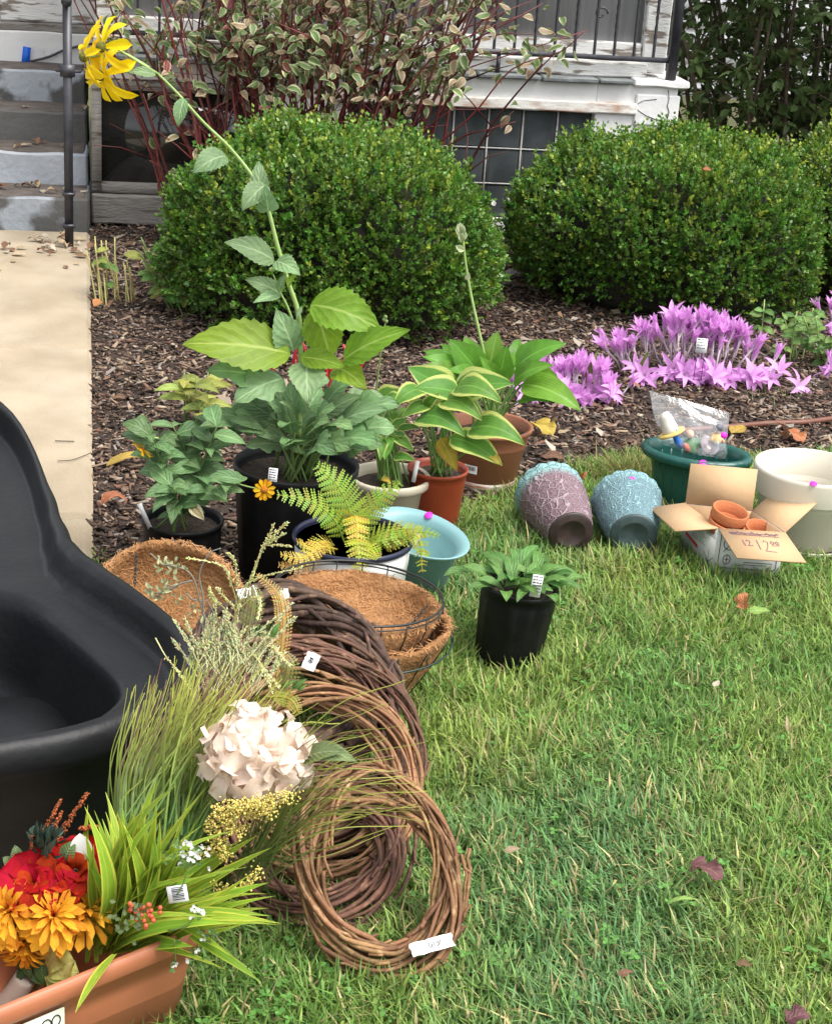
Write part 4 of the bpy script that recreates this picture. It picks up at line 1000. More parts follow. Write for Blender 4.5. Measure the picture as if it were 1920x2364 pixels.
# green oval planter with a bag of ornaments
M_GRNP = material('dark_green_plastic', (.012, .085, .070), (.010, .072, .06), 8, rough=.32, spec=.5)
gp = G(*c4(505, 625), .165); gp.z = 0
gpl = thing('green_oval_planter', 'dark green oval planter with fluted sides and a rolled rim', 'planter', gp, rad(-17))
def flute(a, i, r, z):
    s = abs(math.sin(a * 11)) ** .5
    return (r + (.003 * s - .003 if 1 < i < 5 else 0) + (.0022 * s if 5 <= i <= 8 else 0), z)
part(gpl, 'body', lathe_mesh('body', [(0, 0), (.094, 0), (.097, .004), (.108, .10), (.114, .138), (.128, .139), (.139, .146), (.142, .156), (.137, .166), (.126, .167), (.117, .158), (.112, .14), (.094, .02), (0, .016)], 132, sx=1, sy=.70, fn=flute), M_GRNP)
pd_ = G(*c4(708, 727), .160); dot(gpl, WM[gpl.name] @ Vector((.032, -.0935, .164)), (.0, -.5, .85), .010)
M_BAG = bpy.data.materials.new('clear_plastic_film'); M_BAG.use_nodes = True
n, l = M_BAG.node_tree.nodes, M_BAG.node_tree.links; n.clear()
o_ = n.new('ShaderNodeOutputMaterial'); tr_ = n.new('ShaderNodeBsdfTransparent'); gl = n.new('ShaderNodeBsdfGlossy'); gl.inputs['Roughness'].default_value = .18; df = n.new('ShaderNodeBsdfDiffuse'); df.inputs['Color'].default_value = (.8, .8, .82, 1)
m1 = n.new('ShaderNodeMixShader'); m1.inputs[0].default_value = .35; l.new(gl.outputs[0], m1.inputs[1]); l.new(df.outputs[0], m1.inputs[2])
m2 = n.new('ShaderNodeMixShader'); m2.inputs[0].default_value = .16; l.new(tr_.outputs[0], m2.inputs[1]); l.new(m1.outputs[0], m2.inputs[2])
tc = n.new('ShaderNodeTexCoord'); no = n.new('ShaderNodeTexNoise'); no.inputs['Scale'].default_value = 11; no.inputs['Detail'].default_value = 3; no.inputs['Distortion'].default_value = 1.5; l.new(tc.outputs['Object'], no.inputs['Vector'])
bp_ = n.new('ShaderNodeBump'); bp_.inputs['Strength'].default_value = .6; bp_.inputs['Distance'].default_value = .012; l.new(no.outputs['Fac'], bp_.inputs['Height']); l.new(bp_.outputs[0], gl.inputs['Normal'])
l.new(m2.outputs[0], o_.inputs['Surface'])
YG = gp.y + .01
bagt = thing('zip_bag', 'clear zip bag of painted ornaments standing in the green planter', 'bag', gp + Vector((0, 0, .03)))
TL, TRc, BL, BR = (AY(*c4(*q), y) for q, y in (((72, 80), YG + .05), ((802, 285), YG + .02), ((165, 560), YG + .0), ((765, 705), YG - .02)))
nn = 14; V, F = [], []; inv = WM[bagt.name].inverted()
for s in (-1, 1):
    for i in range(nn + 1):
        for j in range(nn + 1):
            a, b_ = i / nn, j / nn; p = TL.lerp(TRc, a).lerp(BL.lerp(BR, a), b_)
            k = math.sin(pi * a) ** .6 * math.sin(pi * min(1, b_ * .75)) ** .8 if 0 < a < 1 else 0
            V.append(inv @ (p + Vector((.006 * nz((a * 4, b_ * 4, s), 1), s * (.026 * k + .001) + .007 * nz((a * 5, b_ * 5, s * 3), 1.3) * k, .004 * nz((a * 6, b_, s * 2), 1)))))
    o0 = 0 if s < 0 else (nn + 1) ** 2
    for i in range(nn):
        for j in range(nn): q = o0 + i * (nn + 1) + j; F.append((q, q + 1, q + nn + 2, q + nn + 1))
part(bagt, 'film', np_mesh('film', V, [F]), M_BAG)
def zs(q, dz): return [inv @ (TL.lerp(TRc, a).lerp(BL.lerp(BR, a), q) + Vector((0, -.004, dz))) for a in np.linspace(.01, .99, 8)]
part(bagt, 'zip_strip', MB().tube(zs(.05, 0), .0012, 5).tube(zs(.09, 0), .0010, 5).mesh('zip_strip'), M_BAG)
dot(bagt, AY(*c4(752, 492), YG - .035), (0, -1, .3), .0085)
def mc(name, c): return material(name, c, tuple(x * .8 for x in c), 60, rough=.5)
C_W, C_Y, C_B, C_R, C_G, C_M, C_P = mc('cream_paint', (.72, .66, .58)), mc('yellow_paint', (.72, .52, .16)), mc('blue_paint', (.03, .16, .55)), mc('coral_paint', (.70, .18, .13)), mc('leaf_green_paint', (.09, .22, .09)), mc('mauve_grey_paint', (.34, .28, .31)), mc('peach_paint', (.75, .42, .28))
YO = YG - .002
def ornament(name, label, pos, ax, prof, mat, n_=20, extra=None):
    z = Vector(ax).normalized(); t_ = thing(name, label, 'ornament', M=frame(pos, z.orthogonal(), z), group='painted ornaments in the clear bag')
    part(t_, 'body', lathe_mesh('body', prof, n_), mat)
    if extra: extra(t_)
    return t_
def spots(t_):
    for k in range(14):
        a = k * 2.4; zz = .006 + .045 * ((k * .37) % 1); rr_ = .0222 - zz * .16
        part(t_, 'spot', lathe_mesh('spot', [(0, 0), (.0028, 0), (0, .0006)], 8), C_R if k % 2 else C_B, Matrix.Translation((rr_ * math.cos(a), rr_ * math.sin(a), zz)) @ Matrix.Rotation(a, 4, 'Z') @ Matrix.Rotation(pi / 2, 4, 'Y'))
    part(t_, 'brim', lathe_mesh('brim', [(.020, -.003), (.034, -.004), (.036, -.001), (.034, .003), (.02, .004)], 24), C_Y)
ornament('spotted_bell_ornament', 'cream spotted bell-shaped ornament with a yellow brim inside the bag', AY(*c4(275, 470), YO), (-.42, .1, .85), [(0, 0), (.022, 0), (.021, .012), (.016, .045), (.012, .055), (0, .058)], C_W, extra=spots)
ornament('blue_peg_ornament', 'blue peg-shaped ornament low in the clear bag', AY(*c4(360, 600), YO - .008), (-.5, -.1, .8), [(0, 0), (.008, 0), (.010, .02), (.007, .035), (.009, .042), (0, .046)], C_B)
ornament('red_peg_ornament', 'red peg-shaped ornament low in the clear bag', AY(*c4(430, 640), YO - .008), (-.5, -.1, .8), [(0, 0), (.007, 0), (.008, .02), (0, .028)], C_R)
ornament('green_disc_ornament', 'green round disc ornament in the middle of the clear bag', AY(*c4(465, 585), YO), (.2, -.8, .5), [(0, 0), (.021, 0), (.022, .002), (.021, .004), (0, .005)], C_G)
ornament('coral_ball_ornament', 'coral ball ornament above the green disc in the bag', AY(*c4(440, 480), YO + .005), (0, 0, 1), [(0, -.012), (.009, -.008), (.012, 0), (.009, .008), (0, .012)], C_P)
ornament('mauve_disc_ornament', 'mauve grey round disc ornament at the right of the bag', AY(*c4(620, 585), YO - .004), (.3, -.7, .6), [(0, 0), (.026, 0), (.027, .002), (.026, .004), (0, .005)], C_M)
ornament('cork_peg_ornament', 'pale cork-coloured peg ornament at the bottom of the bag', AY(*c4(565, 665), YO - .012), (.45, -.1, .8), [(0, 0), (.0065, 0), (.0065, .022), (.006, .024), (0, .024)], C_W)
ornament('yellow_blossom_ornament', 'yellow and peach knobbly ornament at the right of the bag', AY(*c4(690, 520), YO), (0, -.6, .7), [(0, -.01), (.012, -.006), (.017, 0), (.015, .006), (.006, .010), (0, .011)], C_Y, extra=lambda t_: [part(t_, 'knob', lathe_mesh('knob', [(0, -.006), (.005, -.003), (.006, .001), (0, .007)], 10), (C_P, C_Y, C_W)[k % 3], Matrix.Translation((.016 * math.cos(k * 1.05), .016 * math.sin(k * 1.05), .003))) for k in range(6)])
ornament('grey_cap_ornament', 'dark grey dome ornament near the bag top corner', AY(*c4(700, 425), YO + .01), (.2, -.3, .9), [(0, 0), (.016, 0), (.014, .008), (.008, .013), (0, .015)], mc('grey_paint', (.12, .12, .14)))

# big cream pot with saucer
M_CREAM = material('cream_resin', (.58, .54, .44), (.54, .50, .41), 5, rough=.4, spec=.45)
crp = G(*c4(1560, 772), .205); crp.z = 0
cr = thing('cream_planter', 'large cream planter with a broad rim band and saucer', 'planter', crp)
part(cr, 'body', lathe_mesh('body', [(0, .014), (.100, .014), (.104, .018), (.125, .135), (.128, .138), (.136, .139), (.1365, .142), (.1415, .196), (.140, .204), (.137, .205), (.132, .203), (.126, .135), (.10, .04), (0, .036)], 72), M_CREAM)
part(cr, 'saucer', lathe_mesh('saucer', [(0, 0), (.118, 0), (.122, .003), (.130, .022), (.128, .024), (.124, .022), (.116, .006), (0, .005)], 72), M_CREAM)
dot(cr, WM[cr.name] @ Vector((-.025, -.1355, .206)), (0, -.35, .9), .009)

# cardboard box with clay pots
M_CARD = material('brown_cardboard', (.50, .33, .18), (.46, .30, .165), 12, rough=.8, bump=.1, bscale=60)
M_CARDW = material('white_printed_cardboard', (.66, .66, .64), (.60, .60, .58), 14, rough=.7)
ZB = .122
bA, bB, bC, bD = (G(*c4(*q), ZB) for q in ((400, 1115), (1010, 1185), (1310, 1385), (700, 1345)))
bc = (bA + bB + bC + bD) / 4; bc.z = 0
box = thing('cardboard_box', 'open white cardboard box of clay pots, handwritten price on its flap', 'box', bc)
def panel(parent, name, q, m, th=.0032, off=None):
    """a board with thickness from four world corners"""
    q = [Vector(x) for x in q]; nrm = (q[1] - q[0]).cross(q[3] - q[0]).normalized() * th; inv_ = WM[parent.name].inverted()
    V = [inv_ @ (x + nrm * .5) for x in q] + [inv_ @ (x - nrm * .5) for x in q]
    return part(parent, name, np_mesh(name, V, [[(0, 1, 2, 3), (7, 6, 5, 4), (0, 4, 5, 1), (1, 5, 6, 2), (2, 6, 7, 3), (3, 7, 4, 0)]], smooth=False), m)
def dn(p, z=.002): c = bc + (Vector(p) - bc) * .985; c.z = z; return c
sides = []
for a, b_, nm in ((bA, bD, 'side'), (bD, bC, 'side'), (bC, bB, 'side'), (bB, bA, 'side')):
    sides.append(panel(box, nm, [dn(a), dn(b_), b_, a], M_CARDW))
    cin = (bc + Vector((0, 0, .06)) - (a + b_) / 2).normalized() * .0035; cin.z = 0
    panel(sides[-1], 'inner_face', [dn(a, .006) + cin, dn(b_, .006) + cin, b_ + cin, a + cin], M_CARD, .001)
panel(box, 'bottom', [dn(bA, .004), dn(bB, .004), dn(bC, .004), dn(bD, .004)], M_CARD)
lift = Vector((0, 0, .001))
flapB = [bA + lift, bB + lift, AY(*c4(1060, 803), bB.y + .035), AY(*c4(450, 748), bA.y + .035)]
flapL = [bD + lift, bA + lift, G(*c4(75, 1155), .112), G(*c4(310, 1368), .112)]
flapF = [bC + lift, bD + lift, G(*c4(870, 1612), .098), G(*c4(1500, 1655), .098)]
flapR = [bB + lift, bC + lift, G(*c4(1600, 1110), .158), G(*c4(1300, 925), .158)]
flaps = [panel(box, 'flap', f, M_CARD) for f in (flapB, flapL, flapF, flapR)]
def ink_on(parent, quad, strokes, wd, m, off=.0026, flip=False, name='ink'):
    """flat strokes on a board: quad[0] is the origin, x towards quad[1], y towards quad[3], 0..1"""
    o0, ex, ey = Vector(quad[0]), Vector(quad[1]) - Vector(quad[0]), Vector(quad[3]) - Vector(quad[0]); nr = ex.cross(ey).normalized() * (-off if flip else off); inv_ = WM[parent.name].inverted(); b = MB()
    for st in strokes:
        P = [o0 + ex * x + ey * y + nr for x, y in st]
        for p, q in zip(P[:-1], P[1:]):
            d = (q - p); s = d.cross(nr).normalized() * wd / 2; e = d.normalized() * wd * .3
            b.add([inv_ @ x for x in (p - s - e, q - s + e, q + s + e, p + s - e)], [[(0, 1, 2, 3)]])
    return part(parent, name, b.mesh(name, False), m)
M_PEN = material('purple_grey_marker', (.11, .055, .12), rough=.7)
# front flap writing: x runs along the fold from the left, y away from the box
QF = [flapF[1], flapF[0], flapF[3], flapF[2]]
def circ(cx, cy, rx, ry, n_=12, a0=0., a1=2 * pi): return [(cx + rx * math.cos(a), cy + ry * math.sin(a)) for a in np.linspace(a0, a1, n_)]
W = [[(.245, .38), (.245, .58)], [(.29, .42), (.31, .37), (.345, .40), (.335, .47), (.29, .57), (.36, .56)], [(.46, .36), (.44, .68)], [(.54, .42), (.57, .36), (.61, .42), (.58, .55), (.51, .72), (.66, .74)], circ(.675, .43, .022, .05), circ(.745, .43, .022, .05), [(.645, .53), (.77, .51)]]
sq = [(.12 + .022 * i, .14 + .03 * math.sin(i * 1.9) + .02 * math.sin(i * .7)) for i in range(34)]
W += [[(.12, .13), (.5, .15), (.86, .13)], [(.15, .19), (.55, .20), (.84, .21)], sq[:12], sq[14:22], sq[24:]]
ink_on(flaps[2], QF, W, .0016, M_PEN, .0028, True, 'handwritten_price')
# printing on the two visible sides
M_BLK = material('black_print', (.02, .025, .02), rough=.7); M_REDP = material('red_print', (.55, .03, .03), rough=.7)
QL = [bA, bD, dn(bD), dn(bA)]
st = [[(.30, .10 + .05 * k), (.30 + .35 + .1 * ((k * 7) % 3) / 3, .10 + .05 * k)] for k in range(9)]
st += [[(.72, .10 + .03 * k), (.98, .10 + .03 * k)] for k in range(5)] + [[(.70, .62), (.98, .92)], [(.98, .62), (.70, .92)], [(.84, .52), (.84, .98)]]
ink_on(sides[0], QL, st, .0012, M_BLK, .0026, True, 'printed_text')
ink_on(sides[0], QL, [[(.16, .55), (.50, .64)]], .008, M_REDP, .0028, True, 'red_bar')
QFr = [bD, bC, dn(bC), dn(bD)]
st = [[(.06, .02), (.0556, .74), (.08, .80), (.90, .80), (.93, .76), (.93, .5)], circ(.18, .62, .055, .10), [(.18, .54), (.18, .70)], [(.15, .62), (.21, .62)], circ(.20, .30, .09, .12), [(.10, .14), (.30, .44)], [(.12, .46), (.28, .18)], [(.44, .66), (.86, .66)], [(.44, .71), (.78, .71)]]
ink_on(sides[1], QFr, st, .0016, M_BLK, .0028, True, 'printed_symbols')
M_CLAY = material('orange_clay', (.46, .15, .055), (.40, .125, .05), 14, rough=.85, bump=.25, bscale=120)
def clay_pot(label, pos, ax, s=1.0):
    t_ = thing('clay_pot', label, 'flower pot', M=frame(Vector(pos), Vector(ax).orthogonal(), Vector(ax), s), group='clay pots in the cardboard box')
    part(t_, 'pot', lathe_mesh('pot', [(0, 0), (.027, 0), (.029, .003), (.0375, .052), (.042, .053), (.0435, .056), (.0445, .078), (.043, .080), (.0395, .079), (.036, .055), (.026, .008), (0, .007)], 44), M_CLAY)
clay_pot('small clay pot nested on top of another in the cardboard box', G(*c4(815, 1165), .155) - Vector((.014, -.006, .078)), (.18, -.12, .97))
clay_pot('small clay pot holding another, at the left in the box', G(*c4(785, 1270), .128) - Vector((.014, -.006, .078)), (.18, -.12, .97))
clay_pot('single small clay pot at the front right of the cardboard box', G(*c4(1105, 1312), .125) - Vector((.012, -.012, .078)), (.16, -.16, .97), .92)

# ---------------------------------------------------------------- nursery pot on the grass
np_ = Vector((.206, 3.09, 0))
nu = thing('potted_perennial', 'low green perennial with a white label in a black nursery pot on the grass', 'potted plant', M=Matrix.Translation(np_) @ Matrix.Rotation(rad(5), 4, 'Y') @ Matrix.Rotation(rad(-2), 4, 'X'))
nursery_pot(nu, .080, .066, .172, .012)
M_SP = leafmat('perennial_leaf', (.12, .27, .06), vein=(.22, .36, .12), nveins=5, rnd=.22, transl=.35, vs=.3)
sl = [leaf_mesh('leaf', w_, 'oval', 10, 2, b_, .25, .03, seed=i) for i, (w_, b_) in enumerate(((.36, .16), (.30, .22), (.42, .12)))]
rr = random.Random(17); tc_ = WM[nu.name] @ Vector((0, 0, .165))
for i in range(46):
    a = i * 2.4; q = .25 + .75 * (i / 46) ** .6; el = .95 - .85 * q + rr.gauss(0, .12)
    dd = Vector((math.cos(a) * math.cos(el), math.sin(a) * math.cos(el), math.sin(el))); b0 = tc_ + Vector((rr.gauss(0, .03) + .03 * math.cos(a), rr.gauss(0, .02) + .03 * math.sin(a), .006))
    leaf_at(nu, 'leaf', sl[i % 3], M_SP, b0, b0 + dd * rr.uniform(.055, .085), (0, -.2, 1))
tagcard(nu, 'plant_label', AY(*c2(1485, 770), 3.02), .021, .046, tilt=.12, roll=.10, lines=6)

# ================================================================== FLOWERS IN THE BED
M_COL = material('lilac_petal', (1, 1, 1), rough=.5, attr=True, transl=.4)
def colch(op_, seed, stem=.08, n_=6):
    rr_ = random.Random(seed); b = MB()
    b.tube([(0, 0, -stem), (rr_.gauss(0, .004), rr_.gauss(0, .004), -stem * .5), (0, 0, .002)], [.0022, .0024, .0032], 6, (.70, .60, .66))
    for k in range(n_):
        a = 2 * pi * k / n_ + rr_.gauss(0, .12); o1 = op_ * rr_.uniform(.75, 1.25); L = rr_.uniform(.052, .068); V = []; C_ = []
        for i in range(6):
            t_ = i / 5; wv = .0085 * math.sin(pi * min(1, .16 + .84 * t_ ** 1.15)) ** .8 if i < 5 else .0004; an = o1 * (.35 + .75 * t_)
            rr0, zz = L * t_ * math.sin(an), L * t_ * math.cos(an)
            for j in (-1, 0, 1):
                x, y = rr0 + (abs(j) * -.0022 * math.cos(an)), j * wv
                V.append((x * math.cos(a) - y * math.sin(a), x * math.sin(a) + y * math.cos(a), zz + abs(j) * .002 * math.sin(an)))
                f = min(1, t_ * 2.2); c = np.array([.80, .66, .78]) * (1 - f) + np.array([.80, .40, .80]) * f; C_.append(c * rr_.uniform(.9, 1.08))
        F = [(3 * i + j, 3 * i + j + 1, 3 * i + j + 4, 3 * i + j + 3) for i in range(5) for j in (0, 1)]
        b.add(V, [F], np.clip(C_, 0, 1))
    return b.mesh('flower', color=True)
CM = [colch(o_, i, s) for i, (o_, s) in enumerate(((.28, .10), (.42, .09), (.7, .08), (.95, .05), (1.2, .04), (.20, .10), (1.35, .03)))]
def clump(label, ctr, sx, sy, n_, hmax, seed, flat=.3):
    t_ = thing('autumn_crocus_clump', label, 'flowers', ctr, group='clumps of purple autumn crocus'); rr_ = random.Random(seed)
    for i in range(n_):
        x, y = rr_.gauss(0, .5) * sx, rr_.uniform(-1, 1) * sy
        if rr_.random() > flat:
            k = rr_.choice((0, 0, 5, 5, 1, 1, 2)); h = hmax * rr_.uniform(.55, 1.0) * max(.45, 1 - (x / sx) ** 2 * .5); ax = Vector((x * 1.3 + rr_.gauss(0, .22), rr_.gauss(-.15, .22), 1))
        else:
            k = rr_.choice((2, 3, 4, 6, 3)); h = rr_.uniform(.015, .05); y = -sy + rr_.gauss(-.02, .03); ax = Vector((rr_.gauss(0, .7), rr_.uniform(-1, -.1), rr_.uniform(.15, .8)))
        z = ax.normalized(); part(t_, 'flower', CM[k], M_COL, frame((x, y, h), z.orthogonal(), z, rr_.uniform(.85, 1.2)))
    return t_
mc_ = clump('tallest clump of purple autumn crocus, with a white plant label', G(1588, 872), .23, .06, 130, .20, 4, .28)
lc = clump('lower sprawling clump of purple autumn crocus behind the terracotta-potted hosta', G(1325, 918), .16, .07, 58, .10, 9, .4)
clump('purple autumn crocus at the right edge above the leafy green plant', G(1912, 770), .08, .03, 12, .11, 12, .2)
clump('few fallen purple crocus at the right edge below the leafy green plant', G(1935, 865), .06, .04, 7, .05, 15, .7)
M_OLDG = leafmat('olive_strap_leaf', (.16, .21, .05), parallel=True, nveins=5, rnd=.1, transl=.2)
gb = leaf_mesh('leaf', .16, 'blade', 8, 1, .05, .3)
leaf_at(mc_, 'leaf', gb, M_OLDG, D(1330, 795, 5.2), D(1352, 732, 5.18), (0, -1, .2), 1.6)
leaf_at(lc, 'leaf', gb, M_OLDG, D(1222, 800, 4.95), D(1247, 730, 4.95), (0, -1, .2), 1.3)
tagcard(mc_, 'plant_label', D(1462, 736, 5.17), .036, .046, tilt=.2, roll=.03, lines=4)
for dx in (-.012, .012): wtube(mc_, 'label_wire', [D(1462, 737, 5.17) + Vector((dx, 0, 0)), D(1462, 737, 5.17) + Vector((dx, .0, -.09))], .0012, M_IRON, 5, 0)
# leafy green plant, right edge
M_GL = leafmat('bright_green_leaf', (.17, .30, .075), nveins=5, rnd=.3, hue=.02, transl=.35, vs=.25)
gl_ = [leaf_mesh('leaf', .55, 'oval', 8, 2, .12, .25, .04, seed=i) for i in range(3)]
gpn = thing('leafy_green_plant', 'bushy bright green plant with cut stalks at the right edge', 'plant', G(1872, 838)); c_ = WM[gpn.name].translation; rr = random.Random(6)
for i in range(24):
    p = c_ + Vector((rr.gauss(0, .075), rr.gauss(0, .04), -.004)); q = p + Vector((rr.gauss(0, .04), rr.gauss(-.02, .03), rr.uniform(.08, .20)))
    wtube(gpn, 'stem', [p, p.lerp(q, .5) + Vector((0, 0, .01)), q], (.003, .0022), M_STEMP, 5, 6)
    for k in range(7):
        b0 = p.lerp(q, rr.uniform(.4, 1.0)); a = rr.uniform(0, 2 * pi); dd = Vector((math.cos(a), math.sin(a) - .3, rr.uniform(-.6, .35))).normalized()
        leaf_at(gpn, 'leaf', gl_[rr.randrange(3)], M_GL, b0, b0 + dd * rr.uniform(.03, .055), (0, -.6, .7))
# cut stalks near the walkway
M_STRAW = material('straw_stalk', (.42, .36, .14), (.34, .32, .12), 30, rough=.7)
for nm, lab, cx, cy, n_, lean, hh, leaves in (('cut_stalks', 'cut pale yellow stalks beside the walkway edge', 235, 640, 13, -.25, .24, 1), ('leggy_bedding_plant', 'leggy stalks with a few pale leaves left of the large boxwood', 385, 650, 26, -.55, .30, 30)):
    t_ = thing(nm, lab, 'plant', GD(cx, cy)); c_ = WM[t_.name].translation; rr = random.Random(cx)
    for i in range(n_):
        p = c_ + Vector((max(-.035, rr.gauss(0, .04 if n_ < 20 else .07)), rr.gauss(0, .05), -.004)); q = p + Vector((lean * hh * rr.uniform(.1, .8), rr.gauss(.0, .06), hh * rr.uniform(.5, 1)))
        wtube(t_, 'stalk', [p, p.lerp(q, .5), q], (.0036, .0025), M_STRAW if n_ < 20 or rr.random() < .3 else M_STEMG, 5, 6)
        if rr.random() < leaves / n_:
            for k in range(3):
                b0 = p.lerp(q, rr.uniform(.3, 1)); a = rr.uniform(0, 2 * pi); leaf_at(t_, 'leaf', gl_[rr.randrange(3)], rr.choice((M_GL, M_YLL)), b0, b0 + Vector((math.cos(a), math.sin(a), rr.uniform(-.4, .3))).normalized() * rr.uniform(.04, .08), (0, -.5, .8))
# low white-flowered plant and stones in the gap between the boxwoods
M_STONE = material('pale_stone', (.42, .38, .33), (.32, .28, .24), 30, rough=.9, bump=.5)
def stone(label, p, s, seed):
    bm = bmesh.new(); bmesh.ops.create_icosphere(bm, subdivisions=3, radius=1)
    for v in bm.verts: v.co = Vector((v.co.x * s[0], v.co.y * s[1], v.co.z * s[2])) * (1 + .22 * nz(v.co + Vector((seed, 0, 0)), 1.6))
    me = bpy.data.meshes.new('stone'); bm.to_mesh(me); bm.free(); o = part(None, 'stone', me, M_STONE, Matrix.Translation(Vector(p) + Vector((0, 0, s[2] * .5)))); tag(o, label, 'stone', 'stones between the boxwoods')
stone('largest pale stone in the gap between the boxwoods', GD(1073, 578), (.045, .035, .022), 1)
stone('flat pale stone just in front of the largest one in the gap', GD(1065, 597), (.035, .03, .014), 2)
stone('small flat stone nearest the lawn in the boxwood gap', GD(1063, 645), (.028, .022, .007), 3)
wp = thing('white_flowered_plant', 'low plant with white flowers in the gap between the boxwoods', 'plant', GD(1060, 545)); c_ = WM[wp.name].translation; rr = random.Random(9)
M_WPET = material('white_petal', (.80, .80, .76), rough=.6, transl=.3)
for i in range(46):
    b0 = c_ + Vector((rr.gauss(0, .04), rr.gauss(.02, .05), rr.uniform(.02, .22))); a = rr.uniform(0, 2 * pi)
    leaf_at(wp, 'leaf', gl_[i % 3], M_GL, b0, b0 + Vector((math.cos(a), math.sin(a), .2)) * .045, (0, -.5, .8))
wpm = leaf_mesh('petal', .7, 'petal', 4, 1, .1, .3)
for i in range(24):
    b0 = c_ + Vector((rr.gauss(0, .04), rr.gauss(-.02, .03), rr.uniform(.12, .27))); a = rr.uniform(0, 2 * pi)
    leaf_at(wp, 'petal', wpm, M_WPET, b0, b0 + Vector((math.cos(a), -.4, math.sin(a))) * .03, (0, -1, .5))
wtube(wp, 'stem', [c_ + Vector((0, 0, -.004)), c_ + Vector((.01, 0, .2))], (.004, .002), M_STEMG, 5, 0)
# brown hose
hb = part(None, 'garden_hose', MB().tube(bez([GD(1380, 902, .021), GD(1520, 891, .021), GD(1600, 884, .021), GD(1680, 881, .021), GD(1760, 872, .021), GD(1900, 868, .021)], 40), .0088, 10).mesh('garden_hose'), material('brown_hose', (.16, .065, .04), (.13, .05, .03), 20, rough=.45))
tag(hb, 'brown hose lying across the mulch at the right edge', 'hose')

# ================================================================== FOREGROUND
def cB(x, y): return x / 3.219, 1700 + y / 3.219
def c3(x, y): return x / 2.43, 880 + y / 2.43
def cW(x, y): return 400 + x / 2.411, 1500 + y / 2.411
def c6(x, y): return x / 2.7125, 1780 + y / 2.7125
def cD(x, y): return 300 + x / 3.054, 1200 + y / 3.054
# ---------------------------------------------------------------- black preformed pond liner
M_POND = material('black_moulded_plastic', (.0065, .0068, .008), (.010, .0104, .0115), 7, rough=.45, spec=.28, bump=.12, bscale=60)
ZR = .30; PC = Vector((-.86, 2.62, 0))
rimp = [G(*c3(*q), ZR) for q in ((20, 110), (150, 330), (235, 540), (305, 730), (370, 870), (470, 970), (620, 1075), (780, 1185), (930, 1300), (1060, 1420), (1105, 1500), (1105, 1590), (1050, 1680), (900, 1775), (720, 1865), (500, 1945), (250, 2000), (10, 2025))]
rimp += [Vector(p) for p in ((-.75, 1.99, 0), (-1.0, 2.05, 0), (-1.22, 2.3, 0), (-1.34, 2.7, 0), (-1.36, 3.1, 0), (-1.32, 3.6, 0), (-1.18, 3.86, 0))]
shelf = [G(*c3(*q), .225) for q in ((0, 1195), (120, 1220), (220, 1275), (320, 1360), (430, 1455), (540, 1560), (650, 1670), (730, 1755))]
def polar(pts, n_, smooth):
    a = np.array([math.atan2(p.y - PC.y, p.x - PC.x) for p in pts]); r_ = np.array([math.hypot(p.x - PC.x, p.y - PC.y) for p in pts]); o = np.argsort(a); a, r_ = a[o], r_[o]
    th = np.linspace(-pi, pi, n_, endpoint=False); R_ = np.interp(th, np.concatenate([a - 2 * pi, a, a + 2 * pi]), np.tile(r_, 3))
    for _ in range(smooth): R_ = (np.roll(R_, 1) + 2 * R_ + np.roll(R_, -1)) / 4
    return th, R_
NP_ = 180
th, RR = polar(rimp, NP_, 4)
sh_extra = [Vector(p) for p in ((-.84, 2.80, 0), (-.98, 2.81, 0), (-1.12, 2.76, 0), (-1.20, 2.55, 0), (-1.15, 2.32, 0), (-1.0, 2.17, 0), (-.8, 2.12, 0), (-.62, 2.13, 0))]
_, RS = polar(shelf + sh_extra, NP_, 5); RS = np.minimum(RS, RR - .07)
rings = [(RR - .075, .0), (RR - .055, .10), (RR - .030, .235), (RR + .0, .240), (RR + .012, .246), (RR + .014, .262), (RR + .010, .286), (RR + .0, .299), (RR - .012, .3015), (RR - .022, .297), (RR - .028, .286), (RR - .036, .262), (RR - .043, .242), (RR - .050, .235), (RR - .060, .232)]
rings += [(RS + .010, .231), (RS + .0, .228), (RS - .009, .219), (RS - .016, .195), (RS - .035, .09), (RS - .046, .058), (RS - .062, .046), (RS * .5, .041), (RS * .05, .041)]
V = []; 
for R_, z in rings:
    for k in range(NP_): V.append((R_[k] * math.cos(th[k]), R_[k] * math.sin(th[k]), z))
F = [(i * NP_ + j, i * NP_ + (j + 1) % NP_, (i + 1) * NP_ + (j + 1) % NP_, (i + 1) * NP_ + j) for i in range(len(rings) - 1) for j in range(NP_)]
pond = thing('pond_liner', 'big black moulded plastic pond liner with an inner ledge at the left', 'pond liner', PC)
part(pond, 'shell', np_mesh('shell', V, [F, [list(range((len(rings) - 1) * NP_, len(rings) * NP_)), list(range(NP_))[::-1]]]), M_POND)
dm = G(*c3(80, 1960), .06); dm.z = .040
part(pond, 'floor_dome', lathe_mesh('floor_dome', [(.13, 0), (.125, .012), (.105, .032), (.07, .045), (.03, .050), (0, .051)], 48), M_POND, Matrix.Translation(dm), world=True)
mo = leaf_at(None, 'fallen_leaf', cleaf('b', M_OPET, 0), M_OPET, AY(*cB(0, 640), 2.0), AY(*cB(45, 665), 2.0), (0, -.5, .8)) if False else None

